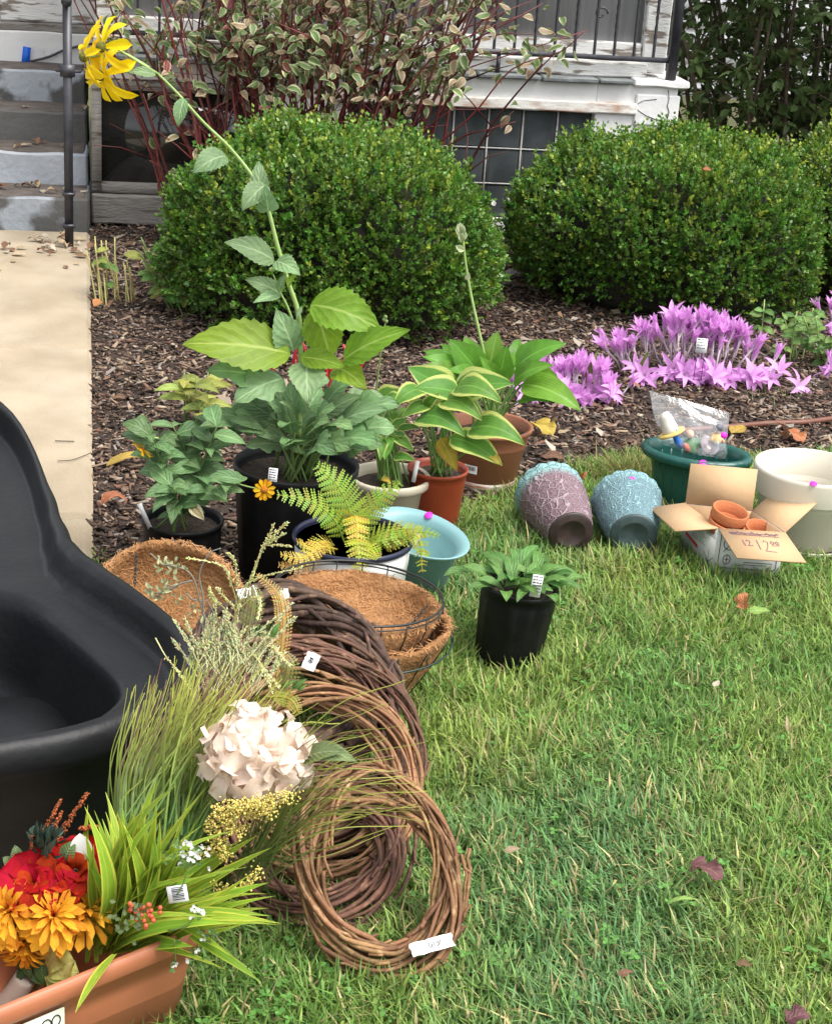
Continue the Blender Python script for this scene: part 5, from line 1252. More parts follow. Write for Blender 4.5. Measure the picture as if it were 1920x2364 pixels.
# ---------------------------------------------------------------- coir baskets
M_COIR = material('coir_fibre_mat', (.34, .165, .062), (.25, .115, .042), 40, rough=.95, bump=1., bscale=130, c3=(.40, .21, .09), s3=9, w3=(.45, .65))
M_COIR2 = material('coir_strand', (1, 1, 1), rough=.9, attr=True)
M_WIRE = material('black_wire', (.012, .014, .014), rough=.4, spec=.5)
M_GWIRE = material('dark_green_wire', (.012, .03, .022), rough=.4, spec=.5)
def fibres(t, samples, N_, seed, name='loose_fibre', out=.004, L=(.012, .035)):
    """thin curly strands lying on a surface of revolution; samples: function(rng) -> point, normal (local)"""
    r = np.random.default_rng(seed); b = MB()
    for i in range(N_):
        p, nr = samples(r); tg = np.cross(nr, r.normal(size=3)); tg /= np.linalg.norm(tg); s2 = np.cross(nr, tg); Ln = r.uniform(*L); c = r.uniform(-.5, .5); h = r.uniform(.2, 1) * out; w_ = r.uniform(.0003, .0007)
        V = []; m = 5
        for j in range(m):
            t_ = j / (m - 1) - .5; q = p + tg * Ln * t_ + s2 * Ln * c * (t_ * t_ - .1) + nr * (.0008 + h * (1 - 4 * t_ * t_) * r.uniform(.6, 1)); V += [q + s2 * w_, q - s2 * w_]
        g = r.uniform(.6, 1.35); b.add(V, [[(2 * j, 2 * j + 1, 2 * j + 3, 2 * j + 2) for j in range(m - 1)]], np.array([.40, .20, .08]) * g)
    o = part(t, name, b.mesh(name, color=True), M_COIR2); o['kind'] = 'stuff'; return o
def coir_basket(t, R, H, Rb, wall=.012, fib=1800, seed=1, wav=.006, nwire=22, wire=M_WIRE, ring_z=None, deep=.6, ring2=True, wz0=None):
    def fn(a, i, r, z): q = nz((math.cos(a) * 3 + seed, math.sin(a) * 3, z * 8), 1.); return r * (1 + .03 * q), z + (wav * nz((math.cos(a) * 2, math.sin(a) * 2, seed), 2.) if z > H * .7 else 0)
    prof = [(0, 0), (Rb, .0)] + [(Rb + (R - Rb) * (i / 7) ** .75, H * i / 7) for i in range(1, 8)] + [(R - wall * .3, H + .006), (R - wall, H + .003), (R - wall * 1.4, H * .9)] + [((R - wall * 1.5) * math.cos(q), H * (.9 - deep * math.sin(q) ** .8)) for q in np.linspace(.15, pi / 2, 7)]
    part(t, 'coir_liner', lathe_mesh('coir_liner', prof, 72, fn=fn), M_COIR)
    def samp(r):
        k = r.random(); a = r.uniform(0, 2 * pi)
        if k < .5: q = r.uniform(.12, pi / 2) ; rr_, z = (R - wall * 1.5) * math.cos(q), H * (.9 - deep * math.sin(q) ** .8); nr = np.array([-math.cos(a) * .5, -math.sin(a) * .5, .85])
        else:
            i = r.uniform(.2, 7); rr_, z = Rb + (R - Rb) * (i / 7) ** .75 + .001, H * i / 7; nr = np.array([math.cos(a), math.sin(a), -.3])
            if r.random() < .35: rr_, z = R - wall * .4, H + .005; nr = np.array([math.cos(a) * .3, math.sin(a) * .3, 1])
        return np.array([rr_ * math.cos(a), rr_ * math.sin(a), z]), nr / np.linalg.norm(nr)
    fibres(t, samp, fib, seed)
    if nwire:
        cage = [(R * 1.015, H * .98 if ring_z is None else ring_z)] + ([(Rb + (R - Rb) * (.55) ** .75 + .006, H * .55)] if ring2 else []) + [(Rb + .004, .002)]
        for k, (rr_, z) in enumerate(cage): part(t, 'ring_wire', MB().tube([(rr_ * math.cos(a), rr_ * math.sin(a), z) for a in np.linspace(0, 2 * pi, 73)], .0023 if k == 0 else .0017, 6).mesh('ring_wire'), wire)
        rib = [(cage[0][0], cage[0][1])] + [(Rb + (R - Rb) * (i / 7) ** .75 + .0045, H * i / 7) for i in range(7 if ring_z is None else 7, 0, -1)] + [(Rb + .004, .0)]
        for k in range(nwire):
            a = 2 * pi * k / nwire; part(t, 'rib_wire', MB().tube([(r_ * math.cos(a), r_ * math.sin(a), z) for r_, z in rib], .0013, 5).mesh('rib_wire'), wire)
def chain(t, p0, p1, n_, lk=.0075):
    """chain of links between two world points"""
    p0, p1 = Vector(p0), Vector(p1); d = (p1 - p0) / n_
    me = MB().tube([(lk * .34 * math.cos(a), lk * .75 * math.sin(a), 0) for a in np.linspace(0, 2 * pi, 13)], .0009, 5).mesh('chain_link')
    for i in range(n_): part(t, 'chain_link', me, M_WIRE, frame(p0 + d * (i + .5), d, (0, -1, .3) if i % 2 else (1, -.2, 0)), world=True)
bl = Vector((-.075, 2.84, .008))
b1 = thing('hanging_basket', 'lower cone-shaped coir hanging basket standing on the grass', 'hanging basket', bl, group='coir hanging baskets')
coir_basket(b1, .158, .175, .045, seed=2, fib=1500, nwire=16, wire=M_GWIRE, ring_z=.145, ring2=False, wav=.012)
b2 = thing('hanging_basket', 'upper wire hanging basket with a flat coir liner stacked on the lower one', 'hanging basket', M=Matrix.Translation(bl + Vector((-.03, .0, .064))) @ Matrix.Rotation(rad(3), 4, 'Y') @ Matrix.Rotation(rad(-2), 4, 'X'), group='coir hanging baskets')
coir_basket(b2, .157, .145, .085, seed=5, fib=3600, nwire=20, ring_z=.168, deep=.35)
part(b2, 'top_ring', MB().tube([(.161 * math.cos(a), .161 * math.sin(a), .160) for a in np.linspace(0, 2 * pi, 73)], .0014, 6).mesh('top_ring'), M_WIRE)
Mb = WM[b2.name]
chain(b2, Mb @ Vector((-.115, -.06, .165)), Mb @ Vector((-.06, -.115, .128)), 8); chain(b2, Mb @ Vector((.13, -.02, .165)), Mb @ Vector((.095, -.055, .125)), 7)
axn = Vector((.12, -.60, .80)).normalized(); ctr = Vector((-.475, 2.985, .108))
Mk = frame(ctr, axn.orthogonal(), axn) @ Matrix.Translation((0, 0, -.115))
b3 = thing('hanging_basket', 'coir hanging basket tipped towards the viewer behind the black pond liner', 'hanging basket', M=Mk, group='coir hanging baskets')
coir_basket(b3, .158, .12, .05, seed=9, fib=2600, nwire=14, wav=.016, deep=.62)
chain(b3, AY(*c1(330, 1150), 3.04), AY(*c1(322, 1370), 2.97), 11)

# ---------------------------------------------------------------- grapevine wreaths
def vine_mat(name, a, b_, c_): return material(name, a, b_, 30, rough=.7, bump=.5, bscale=60, rnd=.35, hue=.012, c3=c_, s3=60, w3=(.55, .7), stretch=(1, 1, 1), spec=.3)
V_TAN = vine_mat('tan_vine', (.25, .135, .062), (.17, .085, .04), (.36, .22, .11))
V_RED = vine_mat('reddish_vine', (.14, .068, .042), (.085, .042, .028), (.22, .12, .07))
V_DRK = vine_mat('dark_bark_vine', (.085, .05, .034), (.05, .028, .02), (.17, .10, .06))
def wreath(label, ctr, nrm, up, R, r0, n_, mat, seed, oval=1., thick=(.0030, .0052), twist=2.2, flat=.8):
    n3 = Vector(nrm).normalized(); M = frame(ctr, up, n3); t = thing('grapevine_wreath', label, 'wreath', M=M, group='stack of grapevine wreaths'); rr_ = random.Random(seed)
    for i in range(n_):
        ph = 2 * pi * i / n_ * 2.618 + rr_.uniform(-.3, .3); q = r0 * math.sqrt(rr_.uniform(.25, 1)); a0 = rr_.uniform(0, 2 * pi); span = rr_.uniform(1.1, 2.0) * pi * rr_.choice((.6, 1, 1)); tw = twist * rr_.uniform(.6, 1.4) * (1 if rr_.random() < .85 else -1); w1, w2 = rr_.uniform(0, 6), rr_.uniform(0, 6)
        N_ = int(14 + span * 9); P = []
        for k in range(N_):
            a = a0 + span * k / (N_ - 1); f = ph + tw * (a - a0) * .5; qq = q * (1 + .16 * math.sin(3 * a + w1) + .08 * math.sin(7 * a + w2))
            if k > N_ - 4 and rr_.random() < .6: qq += .0035 * (k - N_ + 4)
            rad_ = R + qq * math.cos(f) + .004 * math.sin(2 * a + w2); P.append((rad_ * math.cos(a) * oval, rad_ * math.sin(a), qq * math.sin(f) * flat))
        th_ = rr_.uniform(*thick); part(t, 'vine', MB().tube(P, [th_ * (1 - .35 * (k / N_)) * (1 + .10 * math.sin(k * 1.7 + w1)) for k in range(N_)], 6).mesh('vine'), mat)
    for i in range(int(n_ * .7)):                                # cut ends and curly bits
        a = rr_.uniform(0, 2 * pi); f = rr_.uniform(0, 2 * pi); q = r0 * .95; p = Vector(((R + q * math.cos(f)) * math.cos(a) * oval, (R + q * math.cos(f)) * math.sin(a), q * math.sin(f) * flat))
        tg = Vector((-math.sin(a), math.cos(a), 0)) * rr_.choice((-1, 1)); o_ = Vector((math.cos(a) * math.cos(f), math.sin(a) * math.cos(f), math.sin(f))); L = rr_.uniform(.006, .018)
        part(t, 'twig_end', MB().tube([p - tg * .015, p + tg * L * .4 + o_ * .002, p + tg * L + o_ * L * rr_.uniform(.2, .9)], [.0028, .0026, .0018], 6).mesh('twig_end'), mat)
    return t
w1 = wreath('front grapevine wreath leaning on the others, white price tag at its bottom', (-.014, 2.10, .118), (.20, -.72, .66), (-.32, .62, .72), .132, .030, 34, V_TAN, 3, oval=.80)
w2 = wreath('grapevine wreath lying low, seen through the front wreath', (-.115, 2.235, .075), (.10, -.40, .92), (0, .9, .4), .118, .034, 34, V_RED, 5)
w3 = wreath('tan grapevine wreath third from the front of the stack', (-.135, 2.345, .135), (.24, -.60, .72), (-.2, .75, .62), .150, .032, 38, V_TAN, 8, thick=(.0026, .0046))
w4 = wreath('large reddish grapevine wreath fourth from the front of the stack', (-.155, 2.435, .145), (.30, -.55, .75), (-.25, .75, .6), .174, .036, 44, V_RED, 13, thick=(.0028, .0052))
w5 = wreath('dark shaggy bark wreath at the back, leaning on the wire basket', (-.185, 2.55, .21), (.30, -.45, .84), (-.25, .8, .5), .150, .036, 34, V_DRK, 21, thick=(.0042, .0085), twist=3.2)
# paper price tags
M_PAPER = material('white_paper', (.82, .82, .82), (.76, .76, .77), 30, rough=.8)
def paper(parent, p, d, up, L, Wd, seed, label_ink=True, name='price_tag'):
    V = []; nx, ny = 8, 4
    for j in range(ny + 1):
        for i in range(nx + 1):
            x, y = (j / ny - .5) * Wd, i / nx * L; V.append((x * (1 + .15 * nz((i, j, seed), .9)), y, .38 * Wd * nz((i * .8, j * 1.1, seed), .8) - 14 * x * x))
    F = [(j * (nx + 1) + i, j * (nx + 1) + i + 1, (j + 1) * (nx + 1) + i + 1, (j + 1) * (nx + 1) + i) for j in range(ny) for i in range(nx)]
    o = part(parent, name, np_mesh(name, V, [F]), M_PAPER, frame(p, d, up), world=True)
    if label_ink:
        b = MB(); 
        for pts in ([(-.004, .40), (.001, .37), (.004, .42), (.001, .45), (-.004, .50), (.004, .50)], [(.0, .56), (-.003, .60), (.002, .61), (.004, .57)], [(-.004, .66), (.003, .64)]): b.tube([(x, y * L, .0042) for x, y in pts], .0008, 4)
        part(o, 'ink_mark', b.mesh('ink_mark'), INK)
    return o
p0, p1 = AY(*cW(1325, 1675), 1.995), AY(*cW(1560, 1610), 2.035); paper(w1, p0, p1 - p0, (0, -.75, .65), (p1 - p0).length, .019, 2)
p0, p1 = AY(*cW(745, 110), 2.44), AY(*cW(785, 20), 2.46); paper(w4, p0, p1 - p0, (0, -.8, .5), (p1 - p0).length, .022, 5)
p0, p1 = AY(*cD(760, 520), 2.57), AY(*cD(900, 500), 2.59); paper(w5, p0, p1 - p0, (0, -.6, .8), (p1 - p0).length, .02, 7, False)
p0, p1 = AY(*cD(1060, 530), 2.59), AY(*cD(1120, 510), 2.59); paper(w5, p0, p1 - p0, (0, -.6, .8), (p1 - p0).length, .018, 9, False)

# ---------------------------------------------------------------- terracotta-coloured trough
ZT = .17
pL, pR = G(-40, 2352, ZT), G(470, 2142, ZT); e = (pR - pL); e.z = 0; e.normalize(); nb_ = Vector((-e.y, e.x, 0))
Wt = .175; Lt = .56; org = pR + e * .035
Mt = Matrix(((e.x, nb_.x, 0, org.x), (e.y, nb_.y, 0, org.y), (0, 0, 1, 0), (0, 0, 0, 1)))
tro = thing('terracotta_trough', 'terracotta-coloured plastic window box at the bottom left, price note on its front', 'planter', M=Mt)
def rrect(x0, x1, y0, y1, r_, n_=8):
    o = []
    for cx, cy, a in ((x1 - r_, y1 - r_, 0), (x0 + r_, y1 - r_, pi / 2), (x0 + r_, y0 + r_, pi), (x1 - r_, y0 + r_, 1.5 * pi)):
        o += [(cx + r_ * math.cos(a + k * pi / 2 / n_), cy + r_ * math.sin(a + k * pi / 2 / n_)) for k in range(n_ + 1)]
    return o
prof = [(.042, 0.), (.036, .008), (.020, .10), (.018, .118), (.0155, .119), (.013, .138), (.004, .140), (.001, .146), (.0, .160), (.003, .168), (.009, .170), (.014, .166), (.017, .140), (.030, .03), (.034, .028)]
V = []; nr_ = 0
for d, z in prof:
    q = rrect(-Lt + d, -d, d, Wt - d, .05 - d * .3); nr_ = len(q); V += [(x, y, z) for x, y in q]
F = [(i * nr_ + j, i * nr_ + (j + 1) % nr_, (i + 1) * nr_ + (j + 1) % nr_, (i + 1) * nr_ + j) for i in range(len(prof) - 1) for j in range(nr_)]
M_TROUGH = material('terracotta_trough_plastic', (.40, .145, .07), (.35, .125, .06), 8, rough=.42, spec=.4, bump=.05)
part(tro, 'body', np_mesh('body', V, [F, [list(range(nr_))[::-1], list(range((len(prof) - 1) * nr_, len(prof) * nr_))]]), M_TROUGH)
M_NOTE = material('pale_green_note', (.62, .68, .50), rough=.75)
xn = (WM[tro.name].inverted() @ G(108, 2352, .13)).x
nt_ = part(tro, 'price_note', MB().box((xn - .045, .0095, .03), (xn + .030, .0105, .128)).mesh('price_note', False), M_NOTE)
b = MB(); b.tube([(xn + .004 + .007 * math.cos(a), .009, .112 + .008 * math.sin(a)) for a in np.linspace(0, 2 * pi, 16)], .0009, 5); b.tube([(xn + .018 + .006 * math.cos(a), .009, .113 + .008 * math.sin(a)) for a in np.linspace(0, 2 * pi, 16)], .0009, 5); b.tube([(xn - .012, .009, .104), (xn - .006, .009, .118), (xn - .012, .009, .088)], .0009, 5)
part(nt_, 'handwritten_number', b.mesh('handwritten_number'), INK)

# ---------------------------------------------------------------- artificial flowers in and behind the trough
YT = 1.83
def FB(x, y, dy=0.): return AY(*cB(x, y), YT - dy)
M_MUM = leafmat('orange_silk_petal', (.80, .33, .018), vein=(.82, .42, .05), nveins=3, parallel=True, rnd=.12, hue=.012, transl=.3, vs=.3, rough=.65, spec=.15, col2=(.78, .42, .04))
mp = [leaf_mesh('petal', w_, 'spoon', 7, 2, b_, .5, .02, seed=i) for i, (w_, b_) in enumerate(((.30, .14), (.26, .2), (.34, .08)))]
M_SGREEN = leafmat('dark_silk_leaf', (.06, .12, .03), rnd=.2, transl=.2, vs=.25)
M_WRAP = material('pale_stem_wrap', (.42, .36, .30), (.34, .29, .24), 30, rough=.8)
def mum(label, ctr, ax, sz, seed, foot):
    t = thing('artificial_chrysanthemum', label, 'artificial flower', ctr, group='orange artificial chrysanthemums'); rr_ = random.Random(seed); ax = Vector(ax).normalized(); x = ax.orthogonal().normalized(); y = ax.cross(x)
    for ring, (n_, el, L) in enumerate(((18, -.25, 1.0), (16, .25, .95), (13, .7, .8), (8, 1.1, .55))):
        for k in range(n_):
            a = 2 * pi * (k + .5 * ring) / n_ + rr_.gauss(0, .08); e_ = el + rr_.gauss(0, .12); rd = x * math.cos(a) + y * math.sin(a); d = rd * math.cos(e_) + ax * math.sin(e_)
            p_ = Vector(ctr) + rd * .004 + ax * .004 * ring; leaf_at(t, 'petal', mp[rr_.randrange(3)], M_MUM, p_, p_ + d * sz * L * rr_.uniform(.9, 1.1), ax - rd * .2)
    wtube(t, 'stem', [Vector(ctr), (Vector(ctr) + Vector(foot)) / 2 + Vector((0, .01, 0)), Vector(foot)], (.003, .003), M_SGREEN, 6, 8)
foot = G(45, 2250, .06)
mum('leftmost orange artificial chrysanthemum in the trough', FB(90, 1310), (-.25, -.6, .75), .044, 1, FB(150, 1950))
mum('middle orange artificial chrysanthemum below the red flower', FB(385, 1350), (.30, -.55, .75), .046, 2, FB(190, 1960))
mum('orange artificial chrysanthemum half hidden by the grass blades', FB(610, 1330, -.03), (.3, -.3, .9), .044, 3, FB(300, 1960))
mum('drooping orange artificial chrysanthemum hanging over the stem wrap', FB(190, 1520, .0), (.05, -.75, -.55), .04, 4, FB(170, 1900))
t = thing('bouquet_stem', 'pale wrapped stem bundle of the orange artificial bouquet', 'artificial stems', FB(100, 1950)); wtube(t, 'wrap', [FB(190, 1790), FB(120, 1900), FB(40, 2000)], (.015, .017), M_WRAP, 10, 8)
for p, q in (((190, 1700), (130, 1830)), ((210, 1720), (330, 1850)), ((300, 1650), (330, 1850)), ((180, 1650), (230, 1800)), ((40, 1450), (0, 1560)), ((420, 1400), (520, 1500))): leaf_at(t, 'leaf', cleaf('a', M_SGREEN, 0), M_SGREEN, FB(*p), FB(*q, .01), (0, -.8, .4))
M_REDP2 = leafmat('red_silk_petal', (.34, .008, .006), vein=(.28, .007, .006), rnd=.2, hue=.012, transl=.25, vs=.1, bump=.1, rough=.75, spec=.1, col2=(.42, .02, .008))
rp_ = [leaf_mesh('petal', w_, 'petal', 7, 2, b_, .2, .14, seed=i + 3) for i, (w_, b_) in enumerate(((.85, .15), (.75, .25), (.95, .05)))]
def redf(label, ctr, ax, sz, seed):
    t = thing('artificial_red_flower', label, 'artificial flower', ctr, group='red artificial flowers'); rr_ = random.Random(seed); ax = Vector(ax).normalized(); x = ax.orthogonal().normalized(); y = ax.cross(x)
    for ring, (n_, el, L) in enumerate(((9, -.1, 1.), (8, .45, .9), (6, .95, .65))):
        for k in range(n_):
            a = 2 * pi * (k + .5 * ring) / n_ + rr_.gauss(0, .15); e_ = el + rr_.gauss(0, .2); rd = x * math.cos(a) + y * math.sin(a); p_ = Vector(ctr) + rd * .003; d = rd * math.cos(e_) + ax * math.sin(e_)
            leaf_at(t, 'petal', rp_[rr_.randrange(3)], M_REDP2, p_, p_ + d * sz * L * rr_.uniform(.85, 1.1), ax)
    wtube(t, 'stem', [Vector(ctr), Vector(ctr) - ax * .05 + Vector((0, 0, -.04))], (.003, .003), M_SGREEN, 6, 6)
redf('wide red artificial flower above the orange chrysanthemums', FB(265, 1110, -.03), (-.1, -.55, .8), .050, 1)
redf('darker red artificial flower nearest the grass blades', FB(560, 1000, -.05), (.2, -.6, .75), .046, 2)
redf('red artificial flower tucked low between the other two', FB(430, 1160, -.02), (.2, -.7, .6), .036, 3)
# grey-green silk leaves, spikes and rust plumes behind
M_SAGE = leafmat('sage_silk_leaf', (.16, .23, .09), vein=(.26, .33, .16), rnd=.15, transl=.2, vs=.3)
t = thing('artificial_sage_leaves', 'rounded sage green artificial leaves behind the red flowers', 'artificial leaves', FB(150, 1000, -.05))
for p, q in (((150, 980), (20, 900)), ((160, 960), (110, 810)), ((200, 980), (230, 880)), ((130, 1000), (20, 1010)), ((150, 1010), (30, 1060)), ((470, 930), (555, 775)), ((480, 930), (400, 860))): leaf_at(t, 'leaf', gl_[1].copy() if len(gl_) < 4 else gl_[3], M_SAGE, FB(*p, -.05), FB(*q, -.05), (0, -.8, .5), 1.1)
wtube(t, 'stem', [FB(160, 970, -.05), FB(260, 1150, -.05)], (.002, .003), M_SGREEN, 5, 0)
M_SPIKE = leafmat('blue_green_spike', (.055, .10, .075), vein=(.08, .14, .1), rnd=.25, transl=.1, parallel=True, vs=.2)
t = thing('artificial_spiky_greens', 'blue-green spiky artificial foliage behind the red flowers', 'artificial leaves', FB(350, 960, -.06)); rr = random.Random(3); spm = leaf_mesh('spike', .16, 'lance', 7, 1, .08, .6)
for i in range(70):
    bx, by = 350 + rr.gauss(0, 50), 930 - rr.random() * 200; a = rr.gauss(0, .55); L = rr.uniform(70, 150); leaf_at(t, 'spike', spm, M_SPIKE, FB(bx, by, -.06 + rr.gauss(0, .01)), FB(bx + L * math.sin(a), by - L * math.cos(a), -.06 + rr.gauss(0, .02)), (rr.gauss(0, .3), -1, .2))
wtube(t, 'stem', [FB(350, 980, -.06), FB(360, 720, -.06)], (.003, .002), M_SGREEN, 5, 0)
M_RUST = material('rust_plume', (1, 1, 1), rough=.8, attr=True)
def oct_scatter(t, name, P, s, col, mat, seed=0):
    TV = np.array([(1, 0, 0), (0, 1, 0), (-1, 0, 0), (0, -1, 0), (0, 0, 1), (0, 0, -1)], float); TF = [[(0, 1, 4), (1, 2, 4), (2, 3, 4), (3, 0, 4), (1, 0, 5), (2, 1, 5), (3, 2, 5), (0, 3, 5)]]; r = np.random.default_rng(seed); n_ = len(P)
    o = part(t, name, scatter(name, TV, TF, rotmats(r.uniform(0, 6, n_), r.uniform(0, 6, n_), r.uniform(0, 6, n_)), np.array(P), np.array(s)[:, None], np.array(col), True), mat); o['kind'] = 'stuff'; return o
t = thing('artificial_rust_plumes', 'rust-orange feathery artificial plumes above the spiky greens', 'artificial flower', FB(400, 900, -.07)); r = np.random.default_rng(2); P, S_, C_ = [], [], []; inv = WM[t.name].inverted()
for a, b_, wd in (((380, 830), (650, 420), 28), ((290, 800), (450, 470), 16), ((330, 840), (460, 560), 20), ((600, 690), (720, 670), 14), ((240, 860), (240, 740), 12)):
    wtube(t, 'plume_stem', [FB(*a, -.07), FB(*b_, -.07)], (.0012, .0006), M_TWIG, 4, 0)
    for i in range(220):
        f = r.random(); q = wd * (1.1 - f * .7); P.append(inv @ FB(a[0] + (b_[0] - a[0]) * f + r.normal(0, q * .6), a[1] + (b_[1] - a[1]) * f + r.normal(0, q * .6), -.07 + r.normal(0, .006))); S_.append(r.uniform(.001, .0022)); C_.append(np.array([.36, .09, .025]) * r.uniform(.5, 1.5))
oct_scatter(t, 'plume', P, S_, C_, M_RUST)
M_PALEY = leafmat('pale_yellow_silk', (.62, .58, .17), vein=(.66, .62, .28), edge=(.42, .48, .12), edge_w=.85, rnd=.1, transl=.3, vs=.2, parallel=True)
t = thing('artificial_pale_yellow_flower', 'pale yellow-green artificial flower lying against the trough rim', 'artificial flower', FB(440, 1750))
for p, q, ws in (((340, 1720), (470, 1560), .9), ((350, 1740), (560, 1680), 1.0), ((340, 1760), (590, 1760), .8), ((360, 1770), (480, 1850), .9), ((350, 1700), (430, 1600), .8), ((345, 1760), (400, 1860), .8)): leaf_at(t, 'petal', rp_[2], M_PALEY, FB(*p, .005), FB(*q, .015), (0, -.8, .5), ws)
wtube(t, 'stem', [FB(350, 1740), FB(260, 1880)], (.003, .003), M_SGREEN, 6, 0)
o = part(None, 'paper_tag', leaf_mesh('paper_tag', .7, 'oval', 8, 2, .03, .1), WHITE, frame(FB(620, 925, -.05), FB(605, 810, -.05) - FB(620, 925, -.05), (0, -1, .3), .042)); tag(o, 'small white tag beside the darker red flower', 'tag')

# wide yellow-green grass blades
M_BLADE = leafmat('yellow_green_blade', (.29, .46, .04), vein=(.38, .54, .08), edge=(.55, .58, .08), edge_w=.74, parallel=True, nveins=4, rnd=.25, hue=.02, transl=.35, vs=.3)
bl_ = [leaf_mesh('blade', w_, 'blade', 12, 1, b_, .5, .0, twist=tw_, seed=i) for i, (w_, b_, tw_) in enumerate(((.06, .06, .5), (.05, .12, -.4), (.07, .03, .2), (.055, .18, .6), (.05, -.06, .3)))]
gt = thing('artificial_grass_tuft', 'bright yellow-green artificial grass tuft spilling over the trough rim', 'artificial grass', AY(*c6(640, 1200), 1.88)); rr = random.Random(12)
fixed = [((560, 1000), (550, 210)), ((600, 1000), (660, 130)), ((640, 1000), (900, 240)), ((760, 900), (1100, 90)), ((900, 800), (1285, 110)), ((900, 850), (1480, 370)), ((1000, 800), (1560, 410)), ((1000, 850), (1610, 405)), ((700, 1100), (980, 60)), ((800, 1000), (1200, 90)), ((600, 1150), (640, 300)), ((620, 1150), (740, 250)), ((1050, 850), (1700, 480)), ((1000, 900), (1600, 620)), ((1050, 900), (1680, 700)), ((1000, 930), (1680, 860)), ((1050, 900), (1690, 910)), ((1050, 950), (1540, 955)), ((900, 1010), (1205, 1100)), ((950, 1090), (1420, 1250)), ((1120, 980), (1440, 1160)), ((1150, 1000), (1635, 1325)), ((720, 1150), (470, 1520)), ((640, 1100), (800, 500)), ((650, 1150), (850, 230)), ((700, 1100), (1060, 330)), ((800, 1000), (1160, 390)), ((540, 1200), (580, 640)), ((700, 1100), (1000, 300)), ((700, 1150), (1080, 480)), ((600, 1200), (700, 410))]
for i in range(110):
    a = rr.uniform(-.12, 1.35); L = rr.uniform(560, 980); bx, by = 550 + 340 * rr.random() ** 1.3, 1210 - 120 * rr.random(); fixed.append(((bx + L * .15 * math.sin(a), by - L * .12 * math.cos(a)), (bx + L * math.sin(a) * 1.05, by - L * math.cos(a))))
for i, (p, q) in enumerate(fixed):
    dy = (.17 if q == (470, 1520) else .10) if q[1] > 1050 else rr.uniform(-.07, .07) + (.05 if q[1] > 900 else 0); d0 = rr.uniform(-.02, .02)
    if i < 31 and p[1] < 1100 and p[0] < 1100: p = (p[0] * .55 + 620 * .45, p[1] * .55 + 1210 * .45)
    up = Vector((-.5, -.3, .8)) if q[0] > 1000 else Vector((.6, -.5, .3))
    k = rr.randrange(5); ws = 1.
    if q == (470, 1520): d0, dy, up = .10, .23, Vector((-.3, -.8, .5))
    leaf_at(gt, 'blade', bl_[k], M_BLADE, AY(*c6(*p), 1.88 - d0), AY(*c6(*q), 1.88 - dy), up, rr.uniform(1.3, 2.1))
bt = part(gt, 'barcode_tag', MB().box((-.011, -.0004, 0), (.011, .0004, .026)).mesh('barcode_tag', False), WHITE, frame(AY(*c6(1050, 780), 1.80), (1, 0, .25), (0, -1, .3)) @ Matrix.Rotation(-pi / 2, 4, 'X'), world=True)
b = MB()
for i in range(8): b.box((-.009 + i * .0022, -.0012, .006), (-.009 + i * .0022 + (.0012 if i % 3 else .0007), -.0009, .022))
part(bt, 'barcode', b.mesh('barcode', False), INK)
# long thin grass
M_THIN = material('thin_grass_blade', (1, 1, 1), rough=.5, attr=True, transl=.3)
def thin_bunch(name, label, paths, seed, origin, wd=.0016):
    t = thing(name, label, 'artificial grass', origin); r = np.random.default_rng(seed); b = MB(); inv = WM[t.name].inverted()
    for pts, col in paths:
        P = np.array([list(inv @ Vector(p)) for p in bez(pts, 12)]); T = np.gradient(P, axis=0); side = np.cross(T, r.normal(size=3) + np.array([0, -1.5, .5])); side /= np.linalg.norm(side, axis=1)[:, None] + 1e-9; w_ = wd * r.uniform(.6, 1.2) * np.linspace(1, .25, len(P)) ** .7
        V = np.stack([P + side * w_[:, None], P - side * w_[:, None]], 1).reshape(-1, 3); m = len(P); c = np.repeat(np.linspace(1, 0, m), 2)[:, None]
        tip = np.array([.40, .42, .08]) if r.random() < .72 else np.array([.22, .10, .07]); C_ = (np.array(col) * c + tip * (1 - c)) * r.uniform(.75, 1.25)
        b.add(V, [[(2 * k, 2 * k + 1, 2 * k + 3, 2 * k + 2) for k in range(m - 1)]], C_.clip(0, 1))
    o = part(t, 'blades', b.mesh('blades', color=True), M_THIN); o['kind'] = 'stuff'; return t
rr = random.Random(5); paths = []
for i in range(460):
    bx, by = rr.uniform(-120, 430), rr.uniform(2100, 2500)
    tx = bx + 60 + 760 * rr.random() ** 1.4; ty = rr.uniform(950, 1500) + rr.random() ** 3 * 350 + (120 if tx < 200 else 0)
    mx, my = (bx + tx) / 2 - 40 + rr.gauss(0, 30), (by + ty) / 2 - 60; y0 = 2.0 + rr.gauss(0, .03); y1 = 2.10 + rr.gauss(0, .06)
    paths.append(([AY(*cD(bx, by), y0), AY(*cD(mx, my), (y0 + y1) / 2), AY(*cD(tx, ty), y1)], (.15, .28, .07) if rr.random() < .7 else (.11, .24, .07)))
thin_bunch('artificial_fountain_grass', 'long thin olive green artificial grass arching up behind the hydrangea', paths, 3, G(300, 2120, .05))
paths = []
for i in range(80):
    bx, by = rr.uniform(470, 560), rr.uniform(1780, 1860); tx, ty = rr.uniform(640, 905), 0; ty = 1560 + (tx - 640) * .35 + rr.gauss(0, 75); y0 = 2.02 + rr.gauss(0, .02)
    paths.append(([D(bx, by, y0), D((bx + tx) / 2, min(by, ty) - 20 + rr.gauss(0, 25) + (by - ty) * .25, y0 - .02), D(tx, ty, y0 - .02 + rr.gauss(0, .03))], (.08, .13, .035)))
thin_bunch('artificial_arching_grass', 'thin artificial grass arching right over the front wreath', paths, 4, D(520, 1830, 2.02), .0012)
